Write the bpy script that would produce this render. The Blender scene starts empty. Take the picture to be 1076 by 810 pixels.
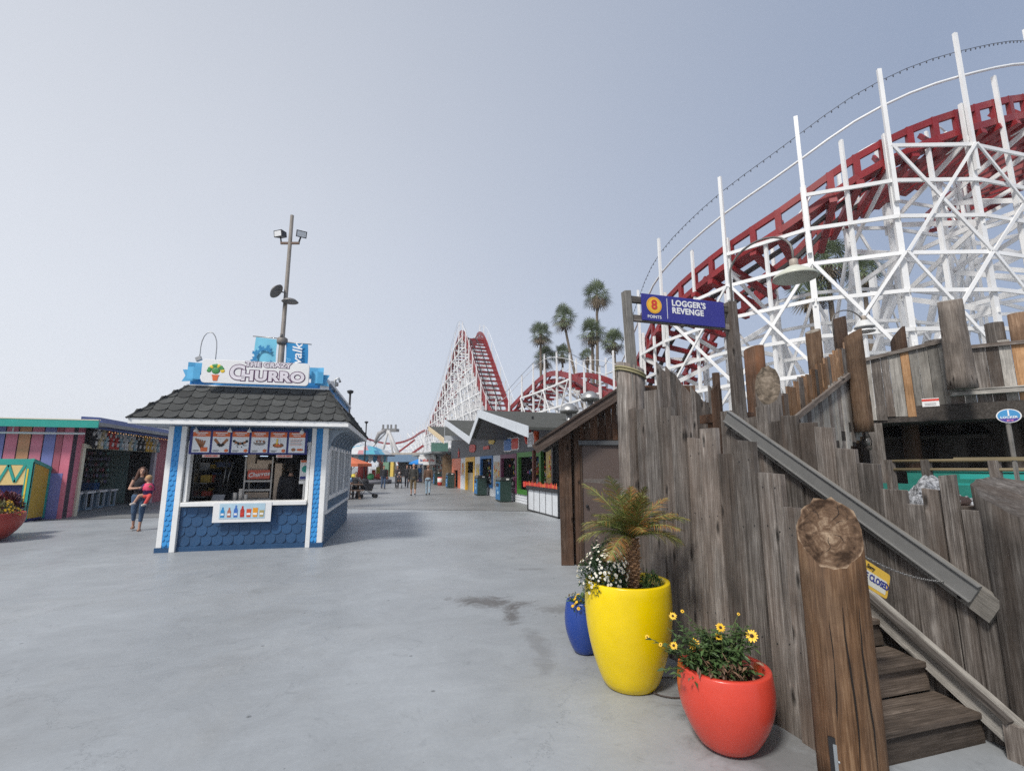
import bpy, bmesh, math, random
from math import sin, cos, pi, radians, atan2, sqrt, hypot
from mathutils import Vector, Matrix, Euler

random.seed(7)
SC = bpy.context.scene
COL = SC.collection

# ------------------------------------------------------------------ camera
FPX = 510.0
PITCH = radians(9.35)
YAW = radians(16.7)
EYE = 1.7
cam = bpy.data.cameras.new('camera')
cam.sensor_width = 36.0
cam.lens = 36.0 * FPX / 1076.0
cam.clip_start = 0.05
cam.clip_end = 3000
camo = bpy.data.objects.new('camera', cam)
COL.objects.link(camo)
camo.location = (0, 0, EYE)
camo.rotation_mode = 'XYZ'
camo.rotation_euler = (radians(90) + PITCH, 0, -YAW)
SC.camera = camo

# ------------------------------------------------------------------ sky and sun (bright overcast)
SUN_AZ = radians(-130)      # direction the light comes from, measured from +Y towards +X
SUN_EL = radians(48)
w = bpy.data.worlds.new('World')
SC.world = w
w.use_nodes = True
nt = w.node_tree
nt.nodes.clear()
N = nt.nodes.new
out = N('ShaderNodeOutputWorld')
bg = N('ShaderNodeBackground')
sky = N('ShaderNodeTexSky')
sky.sky_type = 'NISHITA'
sky.sun_disc = False
sky.sun_elevation = SUN_EL
sky.sun_rotation = SUN_AZ
sky.air_density = 1.0
sky.dust_density = 4.0
sky.ozone_density = 1.0
bg.inputs['Strength'].default_value = 0.1
tc = N('ShaderNodeTexCoord')
# a fog layer: brighter towards the sun's side and low down, bluer away from it
dot = N('ShaderNodeVectorMath'); dot.operation = 'DOT_PRODUCT'
dot.inputs[1].default_value = (sin(radians(-62)), cos(radians(-62)), 0.0)
nt.links.new(tc.outputs['Generated'], dot.inputs[0])
mr = N('ShaderNodeMapRange')
mr.inputs['From Min'].default_value = -0.45
mr.inputs['From Max'].default_value = 0.95
nt.links.new(dot.outputs['Value'], mr.inputs['Value'])
fogc = N('ShaderNodeMix'); fogc.data_type = 'RGBA'
fogc.inputs['A'].default_value = (2.85, 3.42, 4.60, 1)
fogc.inputs['B'].default_value = (6.5, 6.7, 7.1, 1)
nt.links.new(mr.outputs['Result'], fogc.inputs['Factor'])
sep = N('ShaderNodeSeparateXYZ')
nt.links.new(tc.outputs['Generated'], sep.inputs[0])
mz = N('ShaderNodeMapRange')
mz.inputs['From Min'].default_value = 0.0
mz.inputs['From Max'].default_value = 0.75
mz.inputs['To Min'].default_value = 1.08
mz.inputs['To Max'].default_value = 0.88
nt.links.new(sep.outputs['Z'], mz.inputs['Value'])
cn = N('ShaderNodeTexNoise'); cn.inputs['Scale'].default_value = 1.6; cn.inputs['Detail'].default_value = 3.0
nt.links.new(tc.outputs['Generated'], cn.inputs['Vector'])
cm = N('ShaderNodeMapRange'); cm.inputs['To Min'].default_value = 0.95; cm.inputs['To Max'].default_value = 1.05
nt.links.new(cn.outputs['Fac'], cm.inputs['Value'])
mm = N('ShaderNodeMath'); mm.operation = 'MULTIPLY'
nt.links.new(mz.outputs['Result'], mm.inputs[0]); nt.links.new(cm.outputs['Result'], mm.inputs[1])
sc_ = N('ShaderNodeVectorMath'); sc_.operation = 'SCALE'
nt.links.new(fogc.outputs['Result'], sc_.inputs[0]); nt.links.new(mm.outputs[0], sc_.inputs['Scale'])
mx = N('ShaderNodeMix'); mx.data_type = 'RGBA'
mx.inputs['Factor'].default_value = 0.85
nt.links.new(sky.outputs[0], mx.inputs['A'])
nt.links.new(sc_.outputs[0], mx.inputs['B'])
nt.links.new(mx.outputs['Result'], bg.inputs['Color'])
nt.links.new(bg.outputs[0], out.inputs['Surface'])

sl = bpy.data.lights.new('sun', 'SUN')
sl.energy = 2.4
sl.angle = radians(9)
sl.color = (1.0, 0.96, 0.9)
so = bpy.data.objects.new('sun', sl)
COL.objects.link(so)
dv = Vector((sin(SUN_AZ) * cos(SUN_EL), cos(SUN_AZ) * cos(SUN_EL), sin(SUN_EL)))
so.rotation_euler = dv.to_track_quat('Z', 'Y').to_euler()
so.location = (0, 0, 30)

SC.view_settings.view_transform = 'Standard'
SC.view_settings.look = 'None'
SC.view_settings.gamma = 1
SC.view_settings.exposure = 0.40
SC.view_settings.use_curve_mapping = False
SC.render.engine = 'CYCLES'
SC.cycles.max_bounces = 6
SC.cycles.use_denoising = False


def at(px, py, t):
    """world point seen at photograph pixel (px, py), t metres in front of the camera"""
    u = (px - 538) / FPX; v = (405 - py) / FPX
    y = cos(PITCH) - v * sin(PITCH); z = sin(PITCH) + v * cos(PITCH)
    return Vector(((u * cos(YAW) + y * sin(YAW)) * t, (-u * sin(YAW) + y * cos(YAW)) * t, EYE + z * t))

# ------------------------------------------------------------------ materials
MC = {}
def newmat(name):
    m = bpy.data.materials.new(name); m.use_nodes = True
    nt = m.node_tree
    return m, nt, nt.nodes['Principled BSDF']

def mat(name, col, rough=0.6, metal=0.0, var=0.12, ns=3.0, bump=0.0, bs=40.0, emit=0.0, spec=0.5, island=0.0):
    """painted / plain surface: colour with soft procedural variation and optional bump"""
    if name in MC: return MC[name]
    m, nt, b = newmat(name)
    N = nt.nodes.new; L = nt.links.new
    tc = N('ShaderNodeTexCoord')
    n = N('ShaderNodeTexNoise'); n.inputs['Scale'].default_value = ns; n.inputs['Detail'].default_value = 6; n.inputs['Roughness'].default_value = 0.65
    L(tc.outputs['Object'], n.inputs['Vector'])
    r = N('ShaderNodeMapRange'); r.inputs['From Min'].default_value = 0.25; r.inputs['From Max'].default_value = 0.75
    r.inputs['To Min'].default_value = 1 - var; r.inputs['To Max'].default_value = 1 + var
    L(n.outputs['Fac'], r.inputs['Value'])
    src = r.outputs['Result']
    if island:
        g = N('ShaderNodeNewGeometry')
        ri = N('ShaderNodeMapRange'); ri.inputs['To Min'].default_value = 1 - island; ri.inputs['To Max'].default_value = 1 + island
        L(g.outputs['Random Per Island'], ri.inputs['Value'])
        mu = N('ShaderNodeMath'); mu.operation = 'MULTIPLY'
        L(src, mu.inputs[0]); L(ri.outputs['Result'], mu.inputs[1]); src = mu.outputs[0]
    s = N('ShaderNodeVectorMath'); s.operation = 'SCALE'
    s.inputs[0].default_value = col[:3]
    L(src, s.inputs['Scale'])
    L(s.outputs[0], b.inputs['Base Color'])
    b.inputs['Roughness'].default_value = rough
    b.inputs['Metallic'].default_value = metal
    b.inputs['Specular IOR Level'].default_value = spec
    if bump:
        n2 = N('ShaderNodeTexNoise'); n2.inputs['Scale'].default_value = bs; n2.inputs['Detail'].default_value = 4
        L(tc.outputs['Object'], n2.inputs['Vector'])
        bp = N('ShaderNodeBump'); bp.inputs['Strength'].default_value = bump; bp.inputs['Distance'].default_value = 0.01
        L(n2.outputs['Fac'], bp.inputs['Height']); L(bp.outputs[0], b.inputs['Normal'])
    if emit:
        b.inputs['Emission Color'].default_value = (*col[:3], 1); b.inputs['Emission Strength'].default_value = emit
    MC[name] = m
    return m

def wood(name, dark, mid, light, axis='Z', grain=1.0, tint=None, tintamt=0.0, rough=0.85, knots=True):
    """weathered timber; grain runs along the object's axis, every board (mesh island) differs"""
    if name in MC: return MC[name]
    m, nt, b = newmat(name)
    N = nt.nodes.new; L = nt.links.new
    tc = N('ShaderNodeTexCoord'); g = N('ShaderNodeNewGeometry'); oi = N('ShaderNodeObjectInfo')
    ad = N('ShaderNodeMath'); ad.operation = 'ADD'
    L(g.outputs['Random Per Island'], ad.inputs[0]); L(oi.outputs['Random'], ad.inputs[1])
    fr = N('ShaderNodeMath'); fr.operation = 'FRACT'; L(ad.outputs[0], fr.inputs[0])
    rnd = fr.outputs[0]
    cb = N('ShaderNodeCombineXYZ')
    for i, k in enumerate((37.0, 53.0, 71.0)):
        q = N('ShaderNodeMath'); q.operation = 'MULTIPLY'; q.inputs[1].default_value = k
        L(rnd, q.inputs[0]); L(q.outputs[0], cb.inputs[i])
    va = N('ShaderNodeVectorMath'); va.operation = 'ADD'
    L(tc.outputs['Object'], va.inputs[0]); L(cb.outputs[0], va.inputs[1])
    def stretched(along, across):
        mp = N('ShaderNodeMapping')
        mp.inputs['Scale'].default_value = tuple(along if a == axis else across for a in 'XYZ')
        L(va.outputs[0], mp.inputs['Vector'])
        return mp.outputs[0]
    # wandering grain
    wn = N('ShaderNodeTexNoise'); wn.inputs['Scale'].default_value = 1.0; wn.inputs['Detail'].default_value = 3
    L(stretched(0.9 * grain, 5 * grain), wn.inputs['Vector'])
    n1 = N('ShaderNodeTexNoise'); n1.inputs['Scale'].default_value = 1.0; n1.inputs['Detail'].default_value = 10; n1.inputs['Roughness'].default_value = 0.78
    n1.inputs['Distortion'].default_value = 0.35
    L(stretched(1.3 * grain, 30 * grain), n1.inputs['Vector'])
    n2 = N('ShaderNodeTexNoise'); n2.inputs['Scale'].default_value = 1.0; n2.inputs['Detail'].default_value = 4
    L(stretched(5 * grain, 95 * grain), n2.inputs['Vector'])
    n3 = N('ShaderNodeTexNoise'); n3.inputs['Scale'].default_value = 2.2; n3.inputs['Detail'].default_value = 8; n3.inputs['Roughness'].default_value = 0.7
    L(va.outputs[0], n3.inputs['Vector'])
    cr = N('ShaderNodeValToRGB')
    e = cr.color_ramp.elements
    e[0].position = 0.33; e[0].color = (*dark, 1)
    e[1].position = 0.70; e[1].color = (*light, 1)
    k = e.new(0.52); k.color = (*mid, 1)
    a1 = N('ShaderNodeMath'); a1.operation = 'MULTIPLY_ADD'; a1.inputs[1].default_value = 0.35
    L(n2.outputs['Fac'], a1.inputs[0])
    a0 = N('ShaderNodeMath'); a0.operation = 'MULTIPLY'; a0.inputs[1].default_value = 0.68
    L(n1.outputs['Fac'], a0.inputs[0]); L(a0.outputs[0], a1.inputs[2])
    L(a1.outputs[0], cr.inputs['Fac'])
    colr = cr.outputs['Color']
    # board to board brightness and slow staining
    br = N('ShaderNodeMapRange'); br.inputs['To Min'].default_value = 0.58; br.inputs['To Max'].default_value = 1.42
    L(rnd, br.inputs['Value'])
    st = N('ShaderNodeMapRange'); st.inputs['From Min'].default_value = 0.3; st.inputs['From Max'].default_value = 0.7
    st.inputs['To Min'].default_value = 0.58; st.inputs['To Max'].default_value = 1.25
    L(n3.outputs['Fac'], st.inputs['Value'])
    mu = N('ShaderNodeMath'); mu.operation = 'MULTIPLY'
    L(br.outputs['Result'], mu.inputs[0]); L(st.outputs['Result'], mu.inputs[1])
    if tint:
        tm = N('ShaderNodeMix'); tm.data_type = 'RGBA'; tm.blend_type = 'MIX'
        tr = N('ShaderNodeMapRange'); tr.inputs['From Min'].default_value = 0.42; tr.inputs['From Max'].default_value = 0.62
        tr.inputs['To Max'].default_value = tintamt
        L(wn.outputs['Fac'], tr.inputs['Value'])
        r7 = N('ShaderNodeMath'); r7.operation = 'MULTIPLY'; r7.inputs[1].default_value = 7.31; L(rnd, r7.inputs[0])
        f7 = N('ShaderNodeMath'); f7.operation = 'FRACT'; L(r7.outputs[0], f7.inputs[0])
        m7 = N('ShaderNodeMath'); m7.operation = 'MULTIPLY_ADD'; m7.inputs[1].default_value = 1.1; m7.inputs[2].default_value = .25; L(f7.outputs[0], m7.inputs[0])
        m8 = N('ShaderNodeMath'); m8.operation = 'MULTIPLY'; m8.use_clamp = True; L(m7.outputs[0], m8.inputs[0]); L(tr.outputs['Result'], m8.inputs[1])
        L(m8.outputs[0], tm.inputs['Factor'])
        L(colr, tm.inputs['A']); tm.inputs['B'].default_value = (*tint, 1)
        colr = tm.outputs['Result']
    s = N('ShaderNodeVectorMath'); s.operation = 'SCALE'
    L(colr, s.inputs[0]); L(mu.outputs[0], s.inputs['Scale'])
    final = s.outputs[0]
    hgt = a1.outputs[0]
    nc = N('ShaderNodeTexNoise'); nc.inputs['Scale'].default_value = 1.0; nc.inputs['Detail'].default_value = 3; nc.inputs['Distortion'].default_value = 0.4
    L(stretched(.55 * grain, 34 * grain), nc.inputs['Vector'])
    kc = N('ShaderNodeMapRange'); kc.inputs['From Min'].default_value = 0.27; kc.inputs['From Max'].default_value = 0.33
    kc.inputs['To Min'].default_value = 0.5; kc.inputs['To Max'].default_value = 1.0
    L(nc.outputs['Fac'], kc.inputs['Value'])
    s3 = N('ShaderNodeVectorMath'); s3.operation = 'SCALE'; L(final, s3.inputs[0]); L(kc.outputs['Result'], s3.inputs['Scale']); final = s3.outputs[0]
    mh = N('ShaderNodeMath'); mh.operation = 'MULTIPLY'; L(hgt, mh.inputs[0]); L(kc.outputs['Result'], mh.inputs[1]); hgt = mh.outputs[0]
    if knots:
        vo = N('ShaderNodeTexVoronoi'); vo.voronoi_dimensions = '2D'; vo.inputs['Scale'].default_value = 1.0; vo.inputs['Randomness'].default_value = 1.0
        sv = N('ShaderNodeSeparateXYZ'); L(va.outputs[0], sv.inputs[0]); oth = [a for a in 'XYZ' if a != axis]
        sm = N('ShaderNodeMath'); sm.operation = 'ADD'; L(sv.outputs[oth[0]], sm.inputs[0]); L(sv.outputs[oth[1]], sm.inputs[1])
        k1 = N('ShaderNodeMath'); k1.operation = 'MULTIPLY'; k1.inputs[1].default_value = 3.4; L(sm.outputs[0], k1.inputs[0])
        k2 = N('ShaderNodeMath'); k2.operation = 'MULTIPLY'; k2.inputs[1].default_value = 1.15; L(sv.outputs[axis], k2.inputs[0])
        kv = N('ShaderNodeCombineXYZ'); L(k1.outputs[0], kv.inputs[0]); L(k2.outputs[0], kv.inputs[1])
        kn_ = N('ShaderNodeTexNoise'); kn_.inputs['Scale'].default_value = 14; L(va.outputs[0], kn_.inputs['Vector'])
        kq = N('ShaderNodeVectorMath'); kq.operation = 'MULTIPLY_ADD'; kq.inputs[1].default_value = (.09, .05, 0); L(kn_.outputs['Color'], kq.inputs[0]); L(kv.outputs[0], kq.inputs[2])
        L(kq.outputs[0], vo.inputs['Vector'])
        kr = N('ShaderNodeMapRange'); kr.inputs['From Min'].default_value = 0.025; kr.inputs['From Max'].default_value = 0.085
        kr.inputs['To Min'].default_value = 0.18; kr.inputs['To Max'].default_value = 1.0
        L(vo.outputs['Distance'], kr.inputs['Value'])
        kh = N('ShaderNodeMapRange'); kh.inputs['From Min'].default_value = 0.09; kh.inputs['From Max'].default_value = 0.17; kh.inputs['To Min'].default_value = 1.28; kh.inputs['To Max'].default_value = 1.0
        L(vo.outputs['Distance'], kh.inputs['Value']); kk = N('ShaderNodeMath'); kk.operation = 'MULTIPLY'; L(kr.outputs['Result'], kk.inputs[0]); L(kh.outputs['Result'], kk.inputs[1])
        s2 = N('ShaderNodeVectorMath'); s2.operation = 'SCALE'
        L(final, s2.inputs[0]); L(kk.outputs[0], s2.inputs['Scale']); final = s2.outputs[0]
    L(final, b.inputs['Base Color'])
    b.inputs['Roughness'].default_value = rough
    b.inputs['Specular IOR Level'].default_value = 0.25
    bp = N('ShaderNodeBump'); bp.inputs['Strength'].default_value = 0.55; bp.inputs['Distance'].default_value = 0.012
    L(hgt, bp.inputs['Height']); L(bp.outputs[0], b.inputs['Normal'])
    MC[name] = m
    return m

GREY = ((.030, .025, .022), (.150, .132, .118), (.36, .335, .31))
def wz(axis): return wood('weathered_grey_' + axis, *GREY, axis=axis, tint=(.135, .098, .075), tintamt=.5)
def wl(axis): return wood('pale_grey_timber_' + axis, (.13, .12, .11), (.30, .285, .26), (.50, .475, .43), axis=axis, tint=(.24, .22, .19), tintamt=.4)
def wb(axis): return wood('dark_brown_timber_' + axis, (.022, .014, .010), (.075, .048, .034), (.16, .11, .08), axis=axis, tint=(.15, .065, .03), tintamt=.6)
def wo(axis): return wood('orange_brown_timber_' + axis, (.085, .046, .025), (.27, .15, .08), (.46, .31, .19), axis=axis, tint=(.20, .155, .12), tintamt=.6)
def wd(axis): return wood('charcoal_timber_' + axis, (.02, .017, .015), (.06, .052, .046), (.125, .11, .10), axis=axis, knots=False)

def end_mat(name, dark, mid, light, R_):
    """sawn log end: growth rings round the log's own axis, weathered and darker at the rim"""
    m, nt, b = newmat(name); N = nt.nodes.new; L = nt.links.new
    tc = N('ShaderNodeTexCoord')
    v2 = N('ShaderNodeVectorMath'); v2.operation = 'MULTIPLY'; v2.inputs[1].default_value = (1, 1, 0); L(tc.outputs['Object'], v2.inputs[0])
    ln = N('ShaderNodeVectorMath'); ln.operation = 'LENGTH'; L(v2.outputs[0], ln.inputs[0])
    n0 = N('ShaderNodeTexNoise'); n0.inputs['Scale'].default_value = 9; n0.inputs['Detail'].default_value = 6; n0.inputs['Roughness'].default_value = .7; L(tc.outputs['Object'], n0.inputs['Vector'])
    ma = N('ShaderNodeMath'); ma.operation = 'MULTIPLY_ADD'; ma.inputs[1].default_value = .05; L(n0.outputs['Fac'], ma.inputs[0]); L(ln.outputs['Value'], ma.inputs[2])
    cb = N('ShaderNodeCombineXYZ'); L(ma.outputs[0], cb.inputs[0])
    n1 = N('ShaderNodeTexNoise'); n1.inputs['Scale'].default_value = 70; n1.inputs['Detail'].default_value = 3; L(cb.outputs[0], n1.inputs['Vector'])
    n2 = N('ShaderNodeTexNoise'); n2.inputs['Scale'].default_value = 14; n2.inputs['Detail'].default_value = 9; n2.inputs['Roughness'].default_value = .68; n2.inputs['Distortion'].default_value = .6; L(tc.outputs['Object'], n2.inputs['Vector'])
    s = N('ShaderNodeMath'); s.operation = 'MULTIPLY_ADD'; s.inputs[1].default_value = .22; L(n1.outputs['Fac'], s.inputs[0])
    s2 = N('ShaderNodeMath'); s2.operation = 'MULTIPLY'; s2.inputs[1].default_value = .78; L(n2.outputs['Fac'], s2.inputs[0]); L(s2.outputs[0], s.inputs[2])
    rim = N('ShaderNodeMapRange'); rim.inputs['From Min'].default_value = R_ * .35; rim.inputs['From Max'].default_value = R_ * .95; rim.inputs['To Min'].default_value = .02; rim.inputs['To Max'].default_value = -.07; L(ma.outputs[0], rim.inputs['Value'])
    s3 = N('ShaderNodeMath'); s3.operation = 'ADD'; L(s.outputs[0], s3.inputs[0]); L(rim.outputs['Result'], s3.inputs[1])
    cr = N('ShaderNodeValToRGB'); e = cr.color_ramp.elements; e[0].position = .34; e[0].color = (*dark, 1); e[1].position = .66; e[1].color = (*light, 1); k = e.new(.5); k.color = (*mid, 1)
    sap = N('ShaderNodeMapRange'); sap.inputs['From Min'].default_value = R_ * .90; sap.inputs['From Max'].default_value = R_ * .97; sap.inputs['To Max'].default_value = .17; L(ln.outputs['Value'], sap.inputs['Value'])
    s4 = N('ShaderNodeMath'); s4.operation = 'ADD'; L(s3.outputs[0], s4.inputs[0]); L(sap.outputs['Result'], s4.inputs[1])
    L(s4.outputs[0], cr.inputs['Fac']); L(cr.outputs['Color'], b.inputs['Base Color']); b.inputs['Roughness'].default_value = .9; b.inputs['Specular IOR Level'].default_value = .2
    bp = N('ShaderNodeBump'); bp.inputs['Strength'].default_value = .35; bp.inputs['Distance'].default_value = .008; L(s.outputs[0], bp.inputs['Height']); L(bp.outputs[0], b.inputs['Normal'])
    return m

# ------------------------------------------------------------------ mesh builder
class MB:
    def __init__(self): self.v = []; self.f = []; self.m = []; self.s = []
    def add(self, vs, fs, m=0, smooth=False):
        o = len(self.v)
        self.v += [Vector(x) for x in vs]
        for f in fs:
            self.f.append([o + i for i in f]); self.m.append(m); self.s.append(smooth)
        return self
    def hexa(self, p, m=0):   # 8 points: bottom 4 ccw, top 4 ccw
        return self.add(p, [(3, 2, 1, 0), (4, 5, 6, 7), (0, 1, 5, 4), (1, 2, 6, 5), (2, 3, 7, 6), (3, 0, 4, 7)], m)
    def box(self, x0, x1, y0, y1, z0, z1, m=0):
        return self.hexa([(x0, y0, z0), (x1, y0, z0), (x1, y1, z0), (x0, y1, z0), (x0, y0, z1), (x1, y0, z1), (x1, y1, z1), (x0, y1, z1)], m)
    def obox(self, o, ex, ey, ez, m=0):   # origin corner and three edge vectors
        o = Vector(o); ex = Vector(ex); ey = Vector(ey); ez = Vector(ez)
        return self.hexa([o, o + ex, o + ex + ey, o + ey, o + ez, o + ex + ez, o + ex + ey + ez, o + ey + ez], m)
    def bar(self, a, b, w, h, up=(0, 0, 1), m=0):
        a = Vector(a); b = Vector(b); d = (b - a)
        if d.length < 1e-6: return self
        d.normalize(); up = Vector(up)
        s = d.cross(up)
        if s.length < 1e-4: s = d.cross(Vector((0, 1, 0)))
        s.normalize(); u = s.cross(d)
        s *= w / 2; u *= h / 2
        return self.hexa([a - s - u, a + s - u, a + s + u, a - s + u, b - s - u, b + s - u, b + s + u, b - s + u], m)
    def tube(self, pts, r, n=10, m=0, caps=True, smooth=True, squash=None):
        pts = [Vector(p) for p in pts]
        rs = r if isinstance(r, (list, tuple)) else [r] * len(pts)
        o = len(self.v)
        ref = Vector((0, 0, 1))
        t0 = (pts[1] - pts[0]).normalized()
        if abs(t0.dot(ref)) > .95: ref = Vector((1, 0, 0))
        s = t0.cross(ref).normalized()
        for i, p in enumerate(pts):
            t = (pts[min(i + 1, len(pts) - 1)] - pts[max(i - 1, 0)]).normalized()
            s = (s - t * s.dot(t)).normalized(); u = t.cross(s)
            for k in range(n):
                a = 2 * pi * k / n
                self.v.append(p + (s * cos(a) + u * sin(a)) * rs[i])
        for i in range(len(pts) - 1):
            for k in range(n):
                k2 = (k + 1) % n
                self.f.append([o + i * n + k, o + i * n + k2, o + (i + 1) * n + k2, o + (i + 1) * n + k]); self.m.append(m); self.s.append(smooth)
        if caps:
            self.f.append([o + k for k in reversed(range(n))]); self.m.append(m); self.s.append(False)
            e = o + (len(pts) - 1) * n
            self.f.append([e + k for k in range(n)]); self.m.append(m); self.s.append(False)
        return self
    def lathe(self, prof, c=(0, 0, 0), n=32, m=0, smooth=True, axis=None):
        """prof = [(radius, height)] turned about z (or about the given axis)"""
        c = Vector(c); o = len(self.v)
        R = Matrix.Identity(3)
        if axis is not None: R = Vector(axis).to_track_quat('Z', 'Y').to_matrix()
        for r, z in prof:
            for k in range(n):
                a = 2 * pi * k / n
                self.v.append(c + R @ Vector((r * cos(a), r * sin(a), z)))
        for i in range(len(prof) - 1):
            for k in range(n):
                k2 = (k + 1) % n
                self.f.append([o + i * n + k, o + i * n + k2, o + (i + 1) * n + k2, o + (i + 1) * n + k]); self.m.append(m); self.s.append(smooth)
        if prof[0][0] > 1e-4: self.f.append([o + k for k in reversed(range(n))]); self.m.append(m); self.s.append(False)
        if prof[-1][0] > 1e-4:
            e = o + (len(prof) - 1) * n
            self.f.append([e + k for k in range(n)]); self.m.append(m); self.s.append(False)
        return self
    def ball(self, c, r, m=0, n=8, rings=5):
        r = r if isinstance(r, (list, tuple)) else (r, r, r)
        c = Vector(c); o = len(self.v)
        self.v.append(c + Vector((0, 0, -r[2])))
        for i in range(1, rings):
            p = -pi / 2 + pi * i / rings
            for k in range(n):
                a = 2 * pi * k / n
                self.v.append(c + Vector((r[0] * cos(p) * cos(a), r[1] * cos(p) * sin(a), r[2] * sin(p))))
        self.v.append(c + Vector((0, 0, r[2]))); top = len(self.v) - 1
        for k in range(n):
            k2 = (k + 1) % n
            self.f.append([o, o + 1 + k2, o + 1 + k]); self.m.append(m); self.s.append(True)
            for i in range(rings - 2):
                a = o + 1 + i * n
                self.f.append([a + k, a + k2, a + n + k2, a + n + k]); self.m.append(m); self.s.append(True)
            a = o + 1 + (rings - 2) * n
            self.f.append([a + k, a + k2, top]); self.m.append(m); self.s.append(True)
        return self
    def prism(self, pts, vec, m=0):
        pts = [Vector(p) for p in pts]; vec = Vector(vec); n = len(pts); o = len(self.v)
        self.v += pts + [p + vec for p in pts]
        self.f.append([o + i for i in reversed(range(n))]); self.m.append(m); self.s.append(False)
        self.f.append([o + n + i for i in range(n)]); self.m.append(m); self.s.append(False)
        for i in range(n):
            j = (i + 1) % n
            self.f.append([o + i, o + j, o + n + j, o + n + i]); self.m.append(m); self.s.append(False)
        return self
    def quad(self, pts, m=0, smooth=False):
        return self.add(pts, [tuple(range(len(pts)))], m, smooth)
    def build(self, name, mats, parent=None, origin=None, rot=None, bevel=0.0, fix=True, attach=True):
        if not isinstance(mats, (list, tuple)): mats = [mats]
        wl_ = Vector((0, 0, 0)); p = parent
        while p is not None: wl_ += p.location; p = p.parent
        if parent is None or origin is not None:
            if origin is None:
                xs = [v.x for v in self.v]; ys = [v.y for v in self.v]; zs = [v.z for v in self.v]
                origin = ((min(xs) + max(xs)) / 2, (min(ys) + max(ys)) / 2, min(zs))
            base = Vector(origin)
        else: base = wl_
        R = rot.to_3x3() if rot is not None else None
        vs = [v - base for v in self.v]
        if R is not None:
            Ri = R.transposed(); vs = [Ri @ v for v in vs]
        me = bpy.data.meshes.new(name)
        me.from_pydata([tuple(v) for v in vs], [], self.f)
        for mt in mats: me.materials.append(mt)
        me.polygons.foreach_set('material_index', self.m)
        me.polygons.foreach_set('use_smooth', self.s)
        me.validate(); me.update()
        if fix:
            bm = bmesh.new(); bm.from_mesh(me)
            bmesh.ops.recalc_face_normals(bm, faces=bm.faces)
            bm.to_mesh(me); bm.free()
        o = bpy.data.objects.new(name, me)
        COL.objects.link(o)
        o.location = base - wl_ if parent is not None else base
        if R is not None: o.rotation_euler = R.to_euler()
        if parent is not None: o.parent = parent
        if bevel:
            md = o.modifiers.new('bevel', 'BEVEL'); md.width = bevel; md.segments = 2; md.limit_method = 'ANGLE'; md.angle_limit = radians(40)
        return o

def tag(o, label=None, cat=None, group=None, kind=None):
    if label: o['label'] = label
    if cat: o['category'] = cat
    if group: o['group'] = group
    if kind: o['kind'] = kind
    return o
def thing(name, loc, label, cat, group=None, rz=0.0):
    o = bpy.data.objects.new(name, None); COL.objects.link(o)
    o.empty_display_size = 0.2
    o.location = loc; o.rotation_euler = (0, 0, rz)
    return tag(o, label, cat, group)
def copy_tree(o, parent=None):
    c = o.copy(); COL.objects.link(c)
    if parent is not None: c.parent = parent
    for ch in list(o.children): copy_tree(ch, c)
    return c

def lettering(s, size, origin, ex, ey, material, parent, name='lettering', bold=0.0, depth=0.004, align='CENTER', shear=0.0, space=1.0, xs=1.0):
    """raised letters; ex = reading direction, ey = up the letters"""
    cu = bpy.data.curves.new('t', 'FONT'); cu.body = s; cu.size = size; cu.align_x = align; cu.align_y = 'CENTER'
    cu.extrude = depth; cu.offset = bold; cu.shear = shear; cu.space_character = space; cu.resolution_u = 4
    to = bpy.data.objects.new('t', cu); COL.objects.link(to)
    dg = bpy.context.evaluated_depsgraph_get(); dg.update()
    me = bpy.data.meshes.new_from_object(to.evaluated_get(dg))
    bpy.data.objects.remove(to)
    ex = Vector(ex).normalized(); ey = Vector(ey).normalized(); ez = ex.cross(ey)
    R = Matrix((ex, ey, ez)).transposed()
    wl_ = Vector((0, 0, 0)); p = parent
    while p is not None: wl_ += p.location; p = p.parent
    for v in me.vertices:
        v.co = R @ Vector((v.co.x * xs, v.co.y, v.co.z)) + Vector(origin) - wl_
    me.name = name; me.materials.clear(); me.materials.append(material)
    o = bpy.data.objects.new(name, me); COL.objects.link(o); o.parent = parent
    return o

# ------------------------------------------------------------------ plain paints
M_white = mat('white_paint', (.82, .82, .80), .5, var=.10, ns=2.5)
M_coast = mat('coaster_white', (.80, .80, .79), .5, var=.10, ns=.8, island=.08)
M_red = mat('coaster_red', (.23, .013, .016), .45, var=.18, ns=1.5, island=.12)
M_blue = mat('kiosk_blue', (.017, .070, .165), .5, var=.16, ns=3, island=.12)
M_bright = mat('bright_blue', (.03, .27, .62), .45, var=.1)
M_sky = mat('light_blue', (.10, .42, .70), .5, var=.1)
M_steel = mat('galvanised_steel', (.42, .42, .41), .42, .8, var=.15, ns=12)
M_pole = mat('pole_grey', (.21, .19, .17), .6, .2, var=.2, ns=5)
M_dark = mat('near_black', (.012, .012, .014), .6, var=.2)
M_black = mat('black_paint', (.02, .02, .022), .45, var=.1)
M_shin = mat('shingle', (.056, .058, .056), .9, var=.22, ns=6, bump=.5, bs=160, island=.35)
M_shin2 = mat('shingle_base', (.02, .021, .02), .95, var=.2, ns=8, bump=.4, bs=120)
M_glass = mat('window_glass', (.03, .035, .04), .06, var=.05, spec=.8)
M_orange = mat('orange_print', (.72, .15, .04), .5, var=.08)
M_redp = mat('red_print', (.62, .05, .03), .5, var=.08)
M_brownf = mat('food_brown', (.33, .13, .05), .6, var=.3, ns=20)
M_yel = mat('yellow_print', (.80, .55, .04), .5, var=.1)
M_teal = mat('teal_paint', (.02, .33, .27), .5, var=.12)
M_cream = mat('cream_board', (.70, .64, .48), .6, var=.12)
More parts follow.
